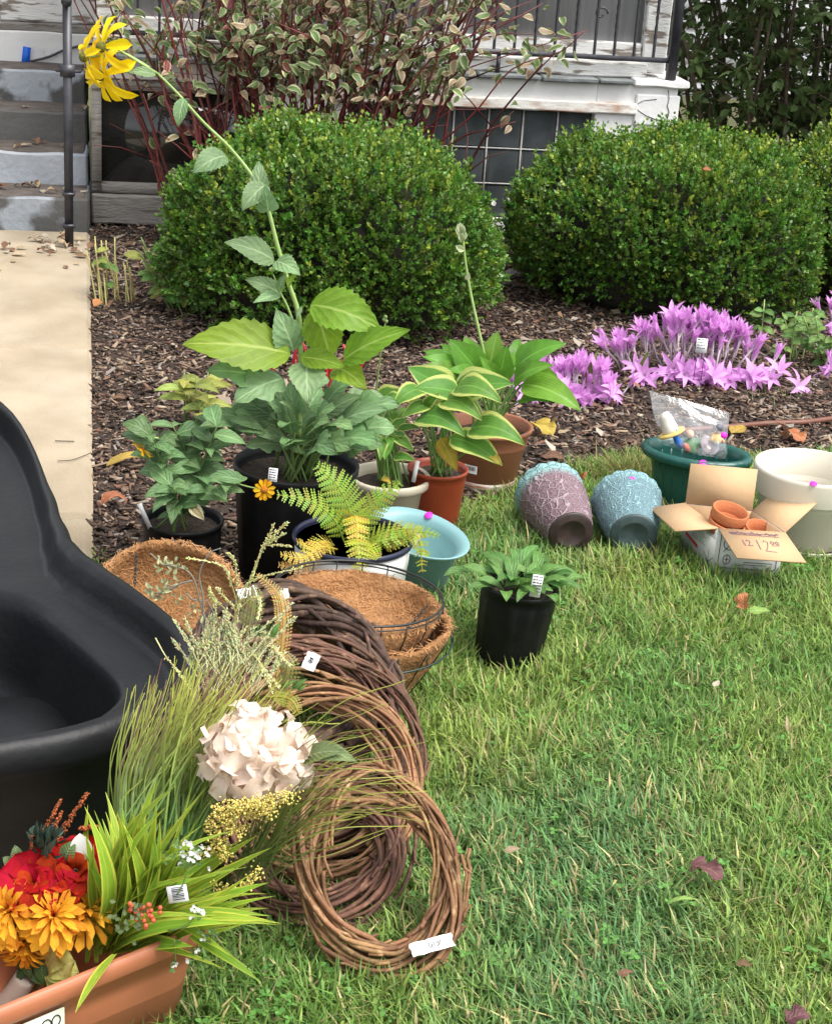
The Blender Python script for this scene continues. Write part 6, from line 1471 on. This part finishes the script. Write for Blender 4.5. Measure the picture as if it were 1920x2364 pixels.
# pale seed sprays and twigs
M_SEED = material('pale_seed_spray', (1, 1, 1), rough=.7, attr=True, transl=.2)
ss = thing('artificial_seed_sprays', 'pale yellow-green seed sprays and grey twigs above the long grass', 'artificial grass', G(560, 1850, .1)); rr = random.Random(15); b = MB(); inv = WM[ss.name].inverted()
def spray(pts, col, r0, knob):
    P = [inv @ Vector(p) for p in bez(pts, 26)]; b.tube(P, np.linspace(r0, r0 * .5, len(P)), 5, col)
    if knob:
        for k in range(8, len(P) - 1):
            for s in range(4):
                p = P[k].lerp(P[k + 1], rr.random()) + Vector((rr.gauss(0, .0014), rr.gauss(0, .0014), 0)); d = (P[k + 1] - P[k]).normalized() + Vector((rr.gauss(0, .35), rr.gauss(0, .35), rr.gauss(0, .35))); b.tube([p, p + d * .002, p + d * .0045], [.0005, .0011, .0003], 5, tuple(x * rr.uniform(.8, 1.15) for x in col))
PY, GT = (.74, .72, .34), (.24, .24, .20)
SP = [((760, 620), (840, 430), (940, 200), (1010, 30)), ((840, 440), (920, 230), (1000, 120), (1110, 20)), ((850, 440), (930, 210), (1000, 150), (1095, 95)), ((860, 430), (930, 200), (1000, 180), (1130, 185)), ((760, 620), (720, 470), (650, 330), (400, 265)), ((760, 620), (800, 480), (940, 400), (1200, 340)), ((740, 620), (760, 480), (740, 300), (690, 230)), ((760, 640), (850, 560), (920, 560), (900, 700)), ((740, 700), (640, 600), (580, 540), (560, 480)), ((700, 760), (740, 640), (640, 520), (620, 480)),
      ((640, 1000), (720, 800), (760, 640), (770, 600)), ((560, 1000), (620, 800), (600, 620), (570, 520)), ((700, 1050), (880, 1000), (980, 1100), (1055, 1180)), ((800, 950), (900, 900), (1000, 900), (1130, 1025)), ((640, 1050), (780, 960), (900, 980), (1010, 1230)), ((180, 835), (250, 960), (330, 1060), (420, 1190)), ((420, 1080), (440, 960), (500, 900), (560, 860))]
for q in SP: spray([AY(*cD(*p), 2.22 + .04 * k) for k, p in enumerate(reversed(q))][::-1], PY, .0011, True)
for i in range(70):
    bx, by = rr.uniform(430, 900), rr.uniform(1000, 1250); a = rr.gauss(.1, .5); L = rr.uniform(180, 420); spray([AY(*cD(bx, by), 2.25), AY(*cD(bx + L * .5 * math.sin(a) + rr.gauss(0, 20), by - L * .5), 2.27), AY(*cD(bx + L * math.sin(a), by - L), 2.28)], (.62, .62, .34), .0009, True)
for q in (((570, 830), (500, 600), (440, 400), (330, 330), (220, 320)), ((440, 430), (360, 450), (280, 500), (140, 555)), ((330, 330), (230, 310), (180, 270), (140, 235)), ((510, 830), (515, 560), (490, 380), (560, 240), (640, 200)), ((360, 450), (300, 470), (215, 435)), ((300, 480), (200, 520), (110, 480)), ((560, 760), (600, 690), (540, 560)), ((400, 520), (440, 560), (520, 575))):
    spray([AY(*cD(*p), 2.45) for p in q], GT, .0017, False)
part(ss, 'sprays', b.mesh('sprays', color=True), M_SEED)['kind'] = 'stuff'
bdm = leaf_mesh('bud', .45, 'petal', 4, 1, .1, .8); M_BUD2 = leafmat('grey_green_bud', (.50, .52, .28), rnd=.2, transl=.2)
for i in range(70):
    k = rr.choice(((140, 235, 400, 350), (110, 480, 360, 450), (220, 320, 340, 330), (140, 555, 300, 490), (350, 560, 560, 700), (420, 640, 600, 800))); f = rr.random(); x, y = k[0] + (k[2] - k[0]) * f + rr.gauss(0, 12), k[1] + (k[3] - k[1]) * f + rr.gauss(0, 12); p = AY(*cD(x, y), 2.45 + rr.gauss(0, .01)); leaf_at(ss, 'bud', bdm, M_BUD2, p, p + Vector((rr.gauss(-.3, .6), rr.gauss(-.3, .4), rr.gauss(.3, .6))).normalized() * rr.uniform(.008, .016), (0, -1, .3))
# golden feather frond
gf = thing('golden_fern_frond', 'dried golden fern frond rising between the sprays and the wreaths', 'artificial fern', G(640, 1700, .1))
frond(gf, [AY(*cD(1030, 1120), 2.3), AY(*cD(1070, 900), 2.32), AY(*cD(1080, 680), 2.34), AY(*cD(1040, 520), 2.36), AY(*cD(890, 380), 2.38)], .013, (.50, .33, .10), 3, n=40)
frond(gf, [AY(*cD(1000, 1350), 2.3), AY(*cD(1060, 1200), 2.31), AY(*cD(1110, 1050), 2.31), AY(*cD(1090, 950), 2.32)], .024, (.36, .33, .12), 4, n=16)
frond(gf, [AY(*cD(820, 830), 2.32), AY(*cD(850, 700), 2.33), AY(*cD(870, 560), 2.34), AY(*cD(860, 470), 2.35)], .018, (.26, .24, .10), 5, n=20)
frond(gf, [AY(*cD(960, 1250), 2.3), AY(*cD(1060, 1250), 2.30), AY(*cD(1140, 1280), 2.29), AY(*cD(1195, 1370), 2.28)], .014, (.38, .34, .06), 6, n=16)
for p, q in (((1060, 1190), (1165, 1130)), ((1140, 1190), (1250, 1120)), ((1180, 1210), (1250, 1160)), ((1000, 830), (1060, 720))): leaf_at(gf, 'leaf', yll, M_GL, AY(*cD(*p), 2.27), AY(*cD(*q), 2.27), (0, -.8, .5))
# peach hydrangea
M_HYD = leafmat('peach_silk_petal', (.86, .74, .64), vein=(.86, .76, .68), rnd=.05, hue=.006, transl=.3, vs=.05, bump=.06, col2=(.85, .66, .53))
hyp = [leaf_mesh('petal', w_, 'petal', 7, 2, b_, .15, .10, seed=i + 9) for i, (w_, b_) in enumerate(((.95, .10), (.85, .18), (1.05, -.06)))]
hc_ = D(532, 1572, 2.0)
hy = thing('artificial_hydrangea', 'peach-white artificial hydrangea head above the yellow blossom spray', 'artificial flower', hc_); rr = random.Random(44); R0 = .050
cm = bmesh.new(); bmesh.ops.create_icosphere(cm, subdivisions=2, radius=R0 * .62); me = bpy.data.meshes.new('flower_core'); cm.to_mesh(me); cm.free(); part(hy, 'flower_core', me, M_HYD)
for i in range(32):
    ph = i * 2.39996; z = 1 - 1.8 * (i + .5) / 32; rr0 = math.sqrt(max(0, 1 - z * z)); n3 = Vector((rr0 * math.cos(ph), rr0 * math.sin(ph), z)); n3 = (n3 + Vector((rr.gauss(0, .12), rr.gauss(0, .12), rr.gauss(0, .12)))).normalized()
    if n3.y > .55: continue
    c_ = hc_ + Vector((n3.x * 1.05, n3.y, n3.z * .85)) * R0 * rr.uniform(.86, 1.06); x = n3.orthogonal().normalized(); y = n3.cross(x); a0 = rr.uniform(0, 1.5)
    fl = part(hy, 'floret', lathe_mesh('floret', [(0, -.002), (.002, 0), (0, .002)], 8), M_HYD, frame(c_, x, n3), world=True)
    for k in range(4):
        a = a0 + k * pi / 2 + rr.gauss(0, .12); rd = x * math.cos(a) + y * math.sin(a); leaf_at(fl, 'petal', hyp[rr.randrange(3)], M_HYD, c_ + rd * .001, c_ + (rd + n3 * rr.uniform(.0, .8)).normalized() * rr.uniform(.037, .048), n3)
wtube(hy, 'stem', [hc_, hc_ + Vector((-.03, .0, -.08)), G(420, 2050, .03)], (.004, .004), M_SGREEN, 6, 8)
for p, q in (((640, 1570), (745, 1590)), ((630, 1590), (720, 1570))): leaf_at(hy, 'leaf', yll, M_SAGE, D(*p, 2.0), D(*q, 1.97), (0, -.5, .8), 1.2)
# yellow blossom spray
M_YB = material('yellow_blossom', (1, 1, 1), rough=.8, attr=True)
ya = thing('artificial_yellow_blossom', 'pale yellow artificial blossom spray under the hydrangea', 'artificial flower', D(480, 1760, 1.91)); r = np.random.default_rng(8); P, S_, C_ = [], [], []; inv = WM[ya.name].inverted()
for a, b_, wd, n_ in (((480, 1700), (610, 1660), 15, 420), ((470, 1690), (540, 1690), 20, 420), ((450, 1690), (500, 1740), 18, 300), ((440, 1720), (470, 1790), 16, 320), ((400, 1790), (470, 1760), 12, 150), ((500, 1860), (540, 1820), 10, 130), ((430, 1840), (490, 1860), 10, 120), ((520, 1670), (570, 1700), 14, 200)):
    for i in range(n_):
        f = r.random(); k = r.normal(0, .55, 2) * wd; P.append(inv @ D(a[0] + (b_[0] - a[0]) * f + k[0], a[1] + (b_[1] - a[1]) * f + k[1], 1.91 + r.normal(0, .012))); S_.append(r.uniform(.0010, .0024)); C_.append(np.array([.72, .56, .15]) * r.uniform(.6, 1.35) if r.random() < .85 else np.array([.22, .24, .05]))
    wtube(ya, 'branch', [D(*a, 1.91), D(*b_, 1.91)], (.0014, .0008), M_SGREEN, 4, 0)
oct_scatter(ya, 'blossom', P, S_, np.clip(C_, 0, 1), M_YB)
# white filler flowers and berries among the blades
wf_ = thing('artificial_white_sprigs', 'sprigs of tiny white flowers among the yellow-green blades', 'artificial flower', AY(*c6(1150, 900), 1.80)); rr = random.Random(6); ppm = leaf_mesh('petal', .8, 'petal', 3, 1, .05, .2)
for cx, cy, n_, sp_ in ((1170, 540, 40, 55), (1250, 490, 16, 36), (1240, 880, 12, 24), (1290, 1030, 9, 30), (1230, 1170, 12, 40), (1100, 1210, 5, 16)):
    for i in range(n_):
        p = AY(*c6(cx + rr.gauss(0, sp_), cy + rr.gauss(0, sp_ * .9)), 1.80 + rr.gauss(0, .008)); wht = rr.random() < .38
        for k in range(3):
            a = rr.uniform(0, 2 * pi); leaf_at(wf_, 'petal' if wht else 'leaf', ppm if wht else PPG if 'PPG' in globals() else globals().setdefault('PPG', ppm.copy()), M_WPET if wht else M_GL, p, p + Vector((math.cos(a), -.5, math.sin(a))).normalized() * rr.uniform(.004, .007), (0, -1, .4))
for p, q, s in (((1180, 560), (1150, 700), (1080, 820)), ((1240, 880), (1180, 960), (1080, 1000)), ((1290, 1030), (1200, 980), (1050, 1000)), ((1230, 1170), (1150, 1080), (1100, 1060)), ((1100, 1200), (1098, 1120), (1090, 1060))): wtube(wf_, 'stem', [AY(*c6(*x), 1.80) for x in (p, q, s)], (.0008, .0012), M_GL, 5, 8)
be = thing('artificial_berry_sprig', 'sprig of small orange-red berries among the yellow-green blades', 'artificial berries', AY(*c6(880, 920), 1.79)); bmsh = lathe_mesh('berry', [(0, -.0032), (.0023, -.0023), (.0033, 0), (.0023, .0023), (0, .0032)], 10); M_BERRY = material('orange_red_berry', (.55, .08, .03), (.48, .10, .05), 200, rough=.4)
for i in range(30):
    x, y = (865 + rr.gauss(0, 42), 880 + rr.gauss(0, 32)) if i < 18 else (950 + rr.gauss(0, 30), 910 + rr.gauss(0, 45)); part(be, 'berry', bmsh, M_BERRY, Matrix.Translation(AY(*c6(x, y), 1.79 + rr.gauss(0, .006))), world=True)
for i in range(26):
    p = AY(*c6(810 + rr.gauss(0, 55), 900 + rr.gauss(0, 60)), 1.79); leaf_at(be, 'leaf', ppm, M_SAGE, p, p + Vector((rr.gauss(0, 1), -.5, rr.gauss(0, 1))).normalized() * .009, (0, -1, .4))
wtube(be, 'stem', [AY(*c6(880, 880), 1.79), AY(*c6(780, 950), 1.79), AY(*c6(720, 1000), 1.80)], (.001, .0012), M_TWIG, 5, 8)

# ================================================================== MULCH, GRASS AND FALLEN LEAVES
def inpoly(X, Y, poly):
    r_ = np.zeros(len(X), bool); n_ = len(poly)
    for i in range(n_):
        (x0, y0), (x1, y1) = poly[i], poly[(i + 1) % n_]
        c = ((y0 > Y) != (y1 > Y)); r_ ^= c & (X < (x1 - x0) * (Y - y0) / (y1 - y0 + 1e-12) + x0)
    return r_
r = np.random.default_rng(77)
M_CHIP = material('mulch_chip', (1, 1, 1), rough=.9, attr=True, bump=.3, bscale=200)
N_ = 110000
X, Y = r.uniform(-1.5, 2.6, N_), r.uniform(2.95, 7.5, N_)
ok = inpoly(X, Y, BED) & (r.random(N_) < np.clip(1.35 - .17 * (Y - 3), .55, 1)); X, Y = X[ok], Y[ok]; n_ = len(X)
hm = np.array([mnoise.noise(Vector((x * 3.5, y * 3.5, 0))) for x, y in zip(X, Y)])
Lc = r.gamma(2.2, .0085, n_).clip(.006, .06); Wc = (Lc * r.uniform(.16, .5, n_)).clip(.003, .012); Tc = r.uniform(.0012, .004, n_)
Z = .008 + r.uniform(0, .012, n_) + .006 * hm
pal = np.array([(.030, .019, .014), (.055, .034, .024), (.095, .060, .042), (.16, .105, .072), (.26, .185, .125), (.20, .165, .14), (.14, .07, .045), (.33, .27, .20)])
ci = r.choice(len(pal), n_, p=[.15, .19, .20, .16, .11, .08, .07, .04])
TV = np.array([(-.5, -.42, -.5), (.5, -.5, -.5), (.42, .5, -.5), (-.5, .38, -.5), (-.46, -.36, .5), (.48, -.42, .5), (.36, .44, .5), (-.42, .34, .5)]); TF = [[(0, 3, 2, 1), (4, 5, 6, 7), (0, 1, 5, 4), (1, 2, 6, 5), (2, 3, 7, 6), (3, 0, 4, 7)]]
me = scatter('mulch_chips', TV, TF, rotmats(r.uniform(0, 2 * pi, n_), r.normal(0, .28, n_), r.normal(0, .3, n_)), np.stack([X, Y, Z], 1), np.stack([Lc, Wc, Tc], 1), pal[ci] * r.uniform(.7, 1.3, (n_, 1)))
o = part(None, 'mulch_chips', me, M_CHIP); o['kind'] = 'stuff'; tag(o, 'brown shredded bark mulch covering the flower bed', 'mulch')

# ---- grass
M_GRASS = material('lawn_blade', (1, 1, 1), rough=.5, attr=True, transl=.3, spec=.3)
def pond_in(X, Y):
    a = np.arctan2(Y - PC.y, X - PC.x); d = np.hypot(X - PC.x, Y - PC.y); return d < np.interp(a, np.append(th, pi), np.append(RR, RR[0])) - .06
BASES = [(np_.x - .008, np_.y, .064), (crp.x, crp.y, .124), (gp.x, gp.y, .085), (bl.x, bl.y, .045), (fb.x, fb.y, .10), (bp.x, bp.y, .072), (cp.x, cp.y, .07), (rp.x, rp.y, .06), (tp.x, tp.y, .075), (cpot.x, cpot.y, .12)]
def lawn(N_, x0, x1, y0, y1, hs, seed, dens_edge=True):
    r = np.random.default_rng(seed); X, Y = r.uniform(x0, x1, N_), r.uniform(y0, y1, N_)
    ed = np.array([.05 * mnoise.noise(Vector((x * 6, y * 6, 3))) for x, y in zip(X, Y)])
    bed = inpoly(X + ed * .6 + .0, Y + ed - .02, BED); wk = np.array(WALK_N)[:2] @ np.stack([X - WE0.x, Y - WE0.y]) ; walk_ = (wk < .01) & (wk > -1.18)
    ok = ~bed & ~walk_ & ~pond_in(X, Y)
    for cx, cy, cr_ in BASES: ok &= np.hypot(X - cx, Y - cy) > cr_
    q = np.array([list(WM[tro.name].inverted() @ Vector((x, y, 0))) for x, y in zip(X[:1], Y[:1])]) if False else None
    lx, ly = (X - org.x) * e.x + (Y - org.y) * e.y, (X - org.x) * nb_.x + (Y - org.y) * nb_.y; ok &= ~((lx < -.04) & (lx > -Lt + .04) & (ly > .035) & (ly < Wt - .035))
    bx_ = [(p.x, p.y) for p in (bA, bB, bC, bD)]; ok &= ~inpoly(X, Y, bx_)
    X, Y = X[ok], Y[ok]; n_ = len(X)
    f1 = np.array([mnoise.noise(Vector((x * 3.1, y * 3.1, 7))) for x, y in zip(X, Y)]); f2 = np.array([mnoise.noise(Vector((x * 9, y * 9, 1))) for x, y in zip(X, Y)]); f3 = np.array([mnoise.noise(Vector((x * 1.6, y * 1.6, 5))) for x, y in zip(X, Y)])
    L = hs * r.uniform(.4, 1.25, n_) * (1 + .5 * f2 + .2 * f1)
    # blades lie over in drifts
    yaw = r.uniform(0, 2 * pi, n_) * .85 + (f1 * 2 + f3 * 2); l1 = r.uniform(.1, 1.25, n_); l2 = l1 + r.uniform(.15, .9, n_)
    h = np.stack([np.cos(yaw), np.sin(yaw)], 1); sd = np.stack([-h[:, 1], h[:, 0]], 1); w_ = r.uniform(.0010, .0027, n_)
    p0 = np.stack([X, Y, np.full(n_, -.002)], 1); d1 = np.concatenate([h * np.sin(l1)[:, None], np.cos(l1)[:, None]], 1); d2 = np.concatenate([h * np.sin(l2)[:, None], np.cos(l2)[:, None]], 1)
    p1 = p0 + d1 * (L * .55)[:, None]; p2 = p1 + d2 * (L * .5)[:, None]; p2[:, 2] = np.maximum(p2[:, 2], .004); s3 = np.concatenate([sd, np.zeros((n_, 1))], 1) * w_[:, None]
    V = np.stack([p0 - s3, p0 + s3, p1 + s3 * .85, p1 - s3 * .85, p2], 1).reshape(-1, 3); i5 = np.arange(n_)[:, None] * 5
    g = np.array([.125, .25, .048]); yl_ = np.array([.29, .37, .085]); bl2 = np.array([.13, .27, .10]); st_ = np.array([.50, .42, .20])
    k = (.42 + .75 * f1 + r.normal(0, .28, n_)).clip(0, 1)[:, None]; C_ = g * (1 - k) + yl_ * k; k2 = (f3 * 1.3 + r.normal(0, .2, n_)).clip(0, 1)[:, None]; C_ = C_ * (1 - k2) + bl2 * k2
    dry = (r.random(n_) < .08 + .10 * np.clip(f3 + f2, 0, 1)); C_[dry] = st_ * r.uniform(.6, 1.1, (dry.sum(), 1)); C_ *= r.uniform(.5, 1.5, (n_, 1))
    return np_mesh('lawn_grass', V, [i5 + np.array([[0, 1, 2, 3]]), i5 + np.array([[3, 2, 4]])], np.repeat(C_, 5, 0).clip(0, 1), None, False)
o = part(None, 'lawn_grass', lawn(330000, -.75, 1.55, 1.62, 4.95, .05, 5), M_GRASS); o['kind'] = 'stuff'; tag(o, 'mown green lawn grass filling the foreground', 'grass')
o = part(None, 'lawn_grass', lawn(60000, -3.2, 4.5, -.8, 1.62, .062, 6), M_GRASS); o['kind'] = 'stuff'; tag(o, 'lawn grass nearest the viewer, below the picture', 'grass')
o = part(None, 'lawn_grass', lawn(45000, 1.55, 4.5, 1.62, 5.4, .062, 8), M_GRASS); o['kind'] = 'stuff'; tag(o, 'lawn grass to the right of the picture', 'grass')
# clover and broad weeds in the lawn
TV = np.array([(0, 0, 0), (.42, .45, .06), (.2, 1, 0), (-.2, 1, 0), (-.42, .45, .06)]); TF = [[(0, 1, 2, 3, 4)]]
r = np.random.default_rng(3); P, Y_, C_, S_ = [], [], [], []
for i in range(420):
    cx, cy = r.uniform(-.4, 1.5), r.uniform(1.7, 4.2)
    if inpoly(np.array([cx]), np.array([cy]), BED)[0] or pond_in(np.array([cx]), np.array([cy]))[0]: continue
    for q in range(r.integers(1, 5)):
        p = np.array([cx, cy, 0]) + r.normal(0, .018, 3) * np.array([1, 1, 0]) + np.array([0, 0, r.uniform(.02, .042)]); a0 = r.uniform(0, 6)
        for k in range(3): P.append(p); Y_.append(a0 + k * 2.09); S_.append(r.uniform(.006, .011)); C_.append(np.array([.10, .24, .05]) * r.uniform(.8, 1.5))
n_ = len(P); o = part(None, 'clover', scatter('clover', TV, TF, rotmats(np.array(Y_), r.normal(.1, .25, n_), r.normal(0, .2, n_)), np.array(P), np.array(S_)[:, None], np.array(C_)), M_GRASS); o['kind'] = 'stuff'; tag(o, 'small clover leaves scattered through the lawn', 'clover')
# grass tuft at the bed edge beside the green planter (dry)
tf = thing('dry_grass_tuft', 'dry pale grass tuft left of the green oval planter', 'grass', GD(1318, 1000)); r = np.random.default_rng(9); b = MB()
for i in range(420):
    p = np.array([r.normal(0, .045), r.normal(0, .03), 0]); d = np.array([r.normal(0, .55), r.normal(-.2, .5), 1.]); d /= np.linalg.norm(d); L = r.uniform(.05, .12); s_ = np.cross(d, r.normal(size=3)); s_ = s_ / np.linalg.norm(s_) * .0011; q = p + d * L + np.array([d[0] * .03, d[1] * .03, -.012])
    b.add([p - s_, p + s_, (p + q) / 2 + s_ + [0, 0, .006], (p + q) / 2 - s_ + [0, 0, .006], q], [[(0, 1, 2, 3)], [(3, 2, 4)]], np.array([.30, .27, .10]) * r.uniform(.6, 1.3) if r.random() < .7 else np.array([.14, .2, .05]))
part(tf, 'blades', b.mesh('blades', color=True, smooth=False), M_GRASS)['kind'] = 'stuff'
# sparse weeds in the mulch behind the planter
wd = thing('mulch_weeds', 'sparse thin weeds in the mulch above the hose', 'weed', GD(1600, 835)); b = MB()
for i in range(46):
    p = np.array([r.normal(0, .09), r.normal(0, .05), 0]); d = np.array([r.normal(0, .8), r.normal(0, .6), .6]); d /= np.linalg.norm(d); q = p + d * r.uniform(.03, .08); s_ = np.array([.0010, 0, 0]); b.add([p - s_, p + s_, q], [[(0, 1, 2)]], np.array([.26, .34, .10]) * r.uniform(.7, 1.2))
part(wd, 'blades', b.mesh('blades', color=True, smooth=False), M_GRASS)['kind'] = 'stuff'

# ---- fallen leaves
LM = {k: leafmat('fallen_' + k, c, vein=v, rnd=.15, transl=.2, vs=.3, nveins=5, rough=.6) for k, c, v in (('orange', (.45, .17, .07), (.5, .24, .12)), ('brown', (.22, .12, .07), (.28, .17, .1)), ('tan', (.48, .36, .22), (.55, .44, .3)), ('yellow', (.50, .36, .06), (.55, .42, .12)), ('green', (.30, .46, .10), (.4, .55, .2)), ('purple', (.16, .065, .07), (.22, .1, .1)), ('pale', (.60, .52, .40), (.62, .55, .45)))}
fm = {'curl': leaf_mesh('fallen_leaf', .55, 'ovate', 10, 3, .22, .6, .08, seed=1), 'flat': leaf_mesh('fallen_leaf', .6, 'ovate', 10, 2, .06, .15, .05, seed=2), 'maple': leaf_mesh('fallen_leaf', .95, 'lobed', 14, 3, .12, .3, .14, .1, 8, seed=3), 'strip': leaf_mesh('fallen_leaf', .22, 'lance', 10, 2, .12, .4, .08, seed=4)}
def fallen(label, u0, v0, u1, v1, kind, col, z=.02, rise=.006, group=None, ws=1., conv=GD):
    p, q = conv(u0, v0, z), conv(u1, v1, z + rise); o = leaf_at(None, 'fallen_leaf', fm[kind], LM[col], p, q, (random.gauss(0, .2), -.15, 1), ws); tag(o, label, 'leaf', group or 'fallen leaves lying about'); return o
fallen('large curled orange-brown leaf on the mulch beside the walkway edge', 210, 1055, 266, 1043, 'curl', 'orange', .025, .01, ws=1.1)
fallen('rust leaf on the mulch touching the upper walkway edge', 196, 640, 217, 632, 'curl', 'orange', .03, ws=1.6)
fallen('long yellow-brown withered leaf on the mulch left of the potted heliopsis', 222, 972, 312, 955, 'strip', 'yellow', .02, .015, ws=1.8)
fallen('reddish brown flat leaf on the mulch near the middle of the walkway', 236, 828, 262, 832, 'flat', 'brown', .022)
fallen('small orange leaf on the mulch below the big lime leaf', 402, 828, 416, 822, 'flat', 'orange', .022)
fallen('ragged yellow-tan leaf on the mulch right of the terracotta pot', 1118, 888, 1152, 905, 'maple', 'yellow', .03)
fallen('flat brown leaf on the mulch above the mauve pot', 1132, 950, 1178, 958, 'flat', 'brown', .022, ws=1.2)
fallen('tan leaf on the mulch beside the terracotta-potted hosta', 1165, 905, 1190, 898, 'flat', 'tan', .022)
fallen('orange-tan leaf standing between the two lying pots', 1205, 1010, 1222, 985, 'maple', 'orange', .03, .04)
fallen('upright brown leaf on the mulch behind the cream planter', 1632, 918, 1618, 880, 'curl', 'brown', .02, .06)
fallen('orange leaf lying on the mulch right of the upright brown leaf', 1640, 905, 1675, 920, 'maple', 'orange', .025)
fallen('yellowish leaf on the mulch just right of the clear bag', 1527, 905, 1555, 890, 'flat', 'yellow', .022)
fallen('orange-brown leaf on the mulch between the crocus clumps and the bag', 1305, 800, 1335, 806, 'flat', 'orange', .025)
fallen('small orange leaf standing in the left crocus clump', 1262, 772, 1268, 745, 'flat', 'orange', .03, .04)
fallen('orange-tan lobed leaf on the lawn below the cardboard box', 1552, 1272, 1553, 1236, 'maple', 'orange', .045, .03)
fallen('green leaf on the lawn beside the orange-tan leaf', 1562, 1278, 1606, 1275, 'flat', 'green', .045, ws=1.1)
fallen('purple-brown lobed leaf on the lawn at the lower right', 1442, 1808, 1508, 1834, 'maple', 'purple', .05, .004, ws=.9)
fallen('tiny white petal on the lawn right of the middle', 1489, 1434, 1501, 1421, 'flat', 'pale', .05)
fallen('thin straw-coloured leaf standing in the lawn at the right', 1646, 1536, 1641, 1492, 'strip', 'tan', .03, .035)
fallen('brown leaf fragment in the lawn near the bottom', 1290, 2036, 1322, 2028, 'flat', 'brown', .04)
fallen('small brown leaf fragment in the lawn near the bottom right', 1536, 2010, 1568, 2018, 'flat', 'brown', .04)
fallen('tan leaf fragment in the lawn right of the front wreath', 1052, 1778, 1086, 1772, 'flat', 'tan', .045)
fallen('dark leaf at the very bottom right of the lawn', 1640, 2132, 1690, 2118, 'maple', 'purple', .045)
fallen('yellow-green leaf lying flat in the lawn below the purple-brown one', 1395, 1885, 1450, 1878, 'strip', 'green', .045)
o = leaf_at(None, 'fallen_leaf', fm['flat'], LM['orange'], D(1467, 350, 6.0), D(1484, 356, 5.98), (0, -.5, .8), 1.1); tag(o, 'orange leaf caught on the front of the right boxwood', 'leaf', 'fallen leaves lying about')
fallen('tan leaf lying on the mulch at the gap between the boxwoods', 1055, 645, 1075, 650, 'flat', 'tan', .03)
# litter on the treads and at their foot: nothing tells one from the next
rr = random.Random(19)
for i, (y, z) in enumerate(((-.12, .156), (.16, .292), (.44, .427), (.72, .566))):
    lab = ('dry leaf among those on the lowest step', 'dry leaf among those on the second step', 'dry leaf among those on the third step', 'dry leaf among those on the top step')[i]
    for k in range((22, 12, 7, 5)[i]):
        p = HM @ Vector((rr.uniform(-.85, -.2), y + rr.uniform(0, .17), z)); a = rr.uniform(0, 2 * pi); o = leaf_at(None, 'fallen_leaf', fm[rr.choice(('curl', 'flat', 'curl'))], LM[rr.choice(('pale', 'brown', 'tan', 'brown'))], p, p + Vector((math.cos(a), math.sin(a), .1)) * rr.uniform(.03, .065), (0, -.1, 1)); tag(o, lab, 'leaf', lab.replace('dry leaf among those', 'dry leaves'))
for k in range(34):
    u_, v_ = rr.uniform(0, 186), 495 + abs(rr.gauss(0, 28)); p = GD(u_, v_, .033); a = rr.uniform(0, 2 * pi); o = leaf_at(None, 'fallen_leaf', fm[rr.choice(('curl', 'flat'))], LM[rr.choice(('pale', 'brown', 'tan', 'brown'))], p, p + Vector((math.cos(a), math.sin(a), .08)) * rr.uniform(.025, .06), (0, -.1, 1)); tag(o, 'dry leaf among those on the walkway at the foot of the steps', 'leaf', 'dry leaves at the foot of the steps')
# leaf litter in the far left of the bed
P, Y_, C_, S_ = [], [], [], []; r = np.random.default_rng(41)
TV = np.array([(0, 0, 0), (.3, .4, .14), (.12, .85, .05), (0, 1, .1), (-.12, .85, .05), (-.3, .4, .14)]); TF = [[(0, 1, 2, 3), (0, 3, 4, 5)]]
for i in range(520):
    x, y = r.uniform(-1.4, 2.4), r.uniform(4.2, 7.1) if i % 2 else r.uniform(5.6, 7.1)
    if not inpoly(np.array([x]), np.array([y]), BED)[0]: continue
    P.append((x, y, .022)); Y_.append(r.uniform(0, 6.3)); S_.append(r.uniform(.02, .055)); C_.append(np.array([(.42, .34, .25), (.22, .13, .085), (.34, .20, .12), (.5, .44, .36)][r.integers(4)]) * r.uniform(.7, 1.1))
n_ = len(P); o = part(None, 'leaf_litter', scatter('leaf_litter', TV, TF, rotmats(np.array(Y_), r.normal(0, .25, n_), r.normal(0, .35, n_)), np.array(P), np.array(S_)[:, None], np.array(C_)), M_TLEAF0); o['kind'] = 'stuff'; tag(o, 'dry leaf litter scattered over the mulch', 'leaf litter')
for k, (pts, rad_) in enumerate((([(120, 962), (150, 960), (178, 950), (190, 945)], .0012), ([(115, 920), (155, 921)], .0016))):
    o = part(None, 'pine_needle', MB().tube(bez([GD(*p, .033) for p in pts], 10), rad_, 5).mesh('pine_needle'), M_TWIG); tag(o, ('long curved brown stalk lying on the walkway', 'short straight brown twig lying on the walkway')[k], 'twig')
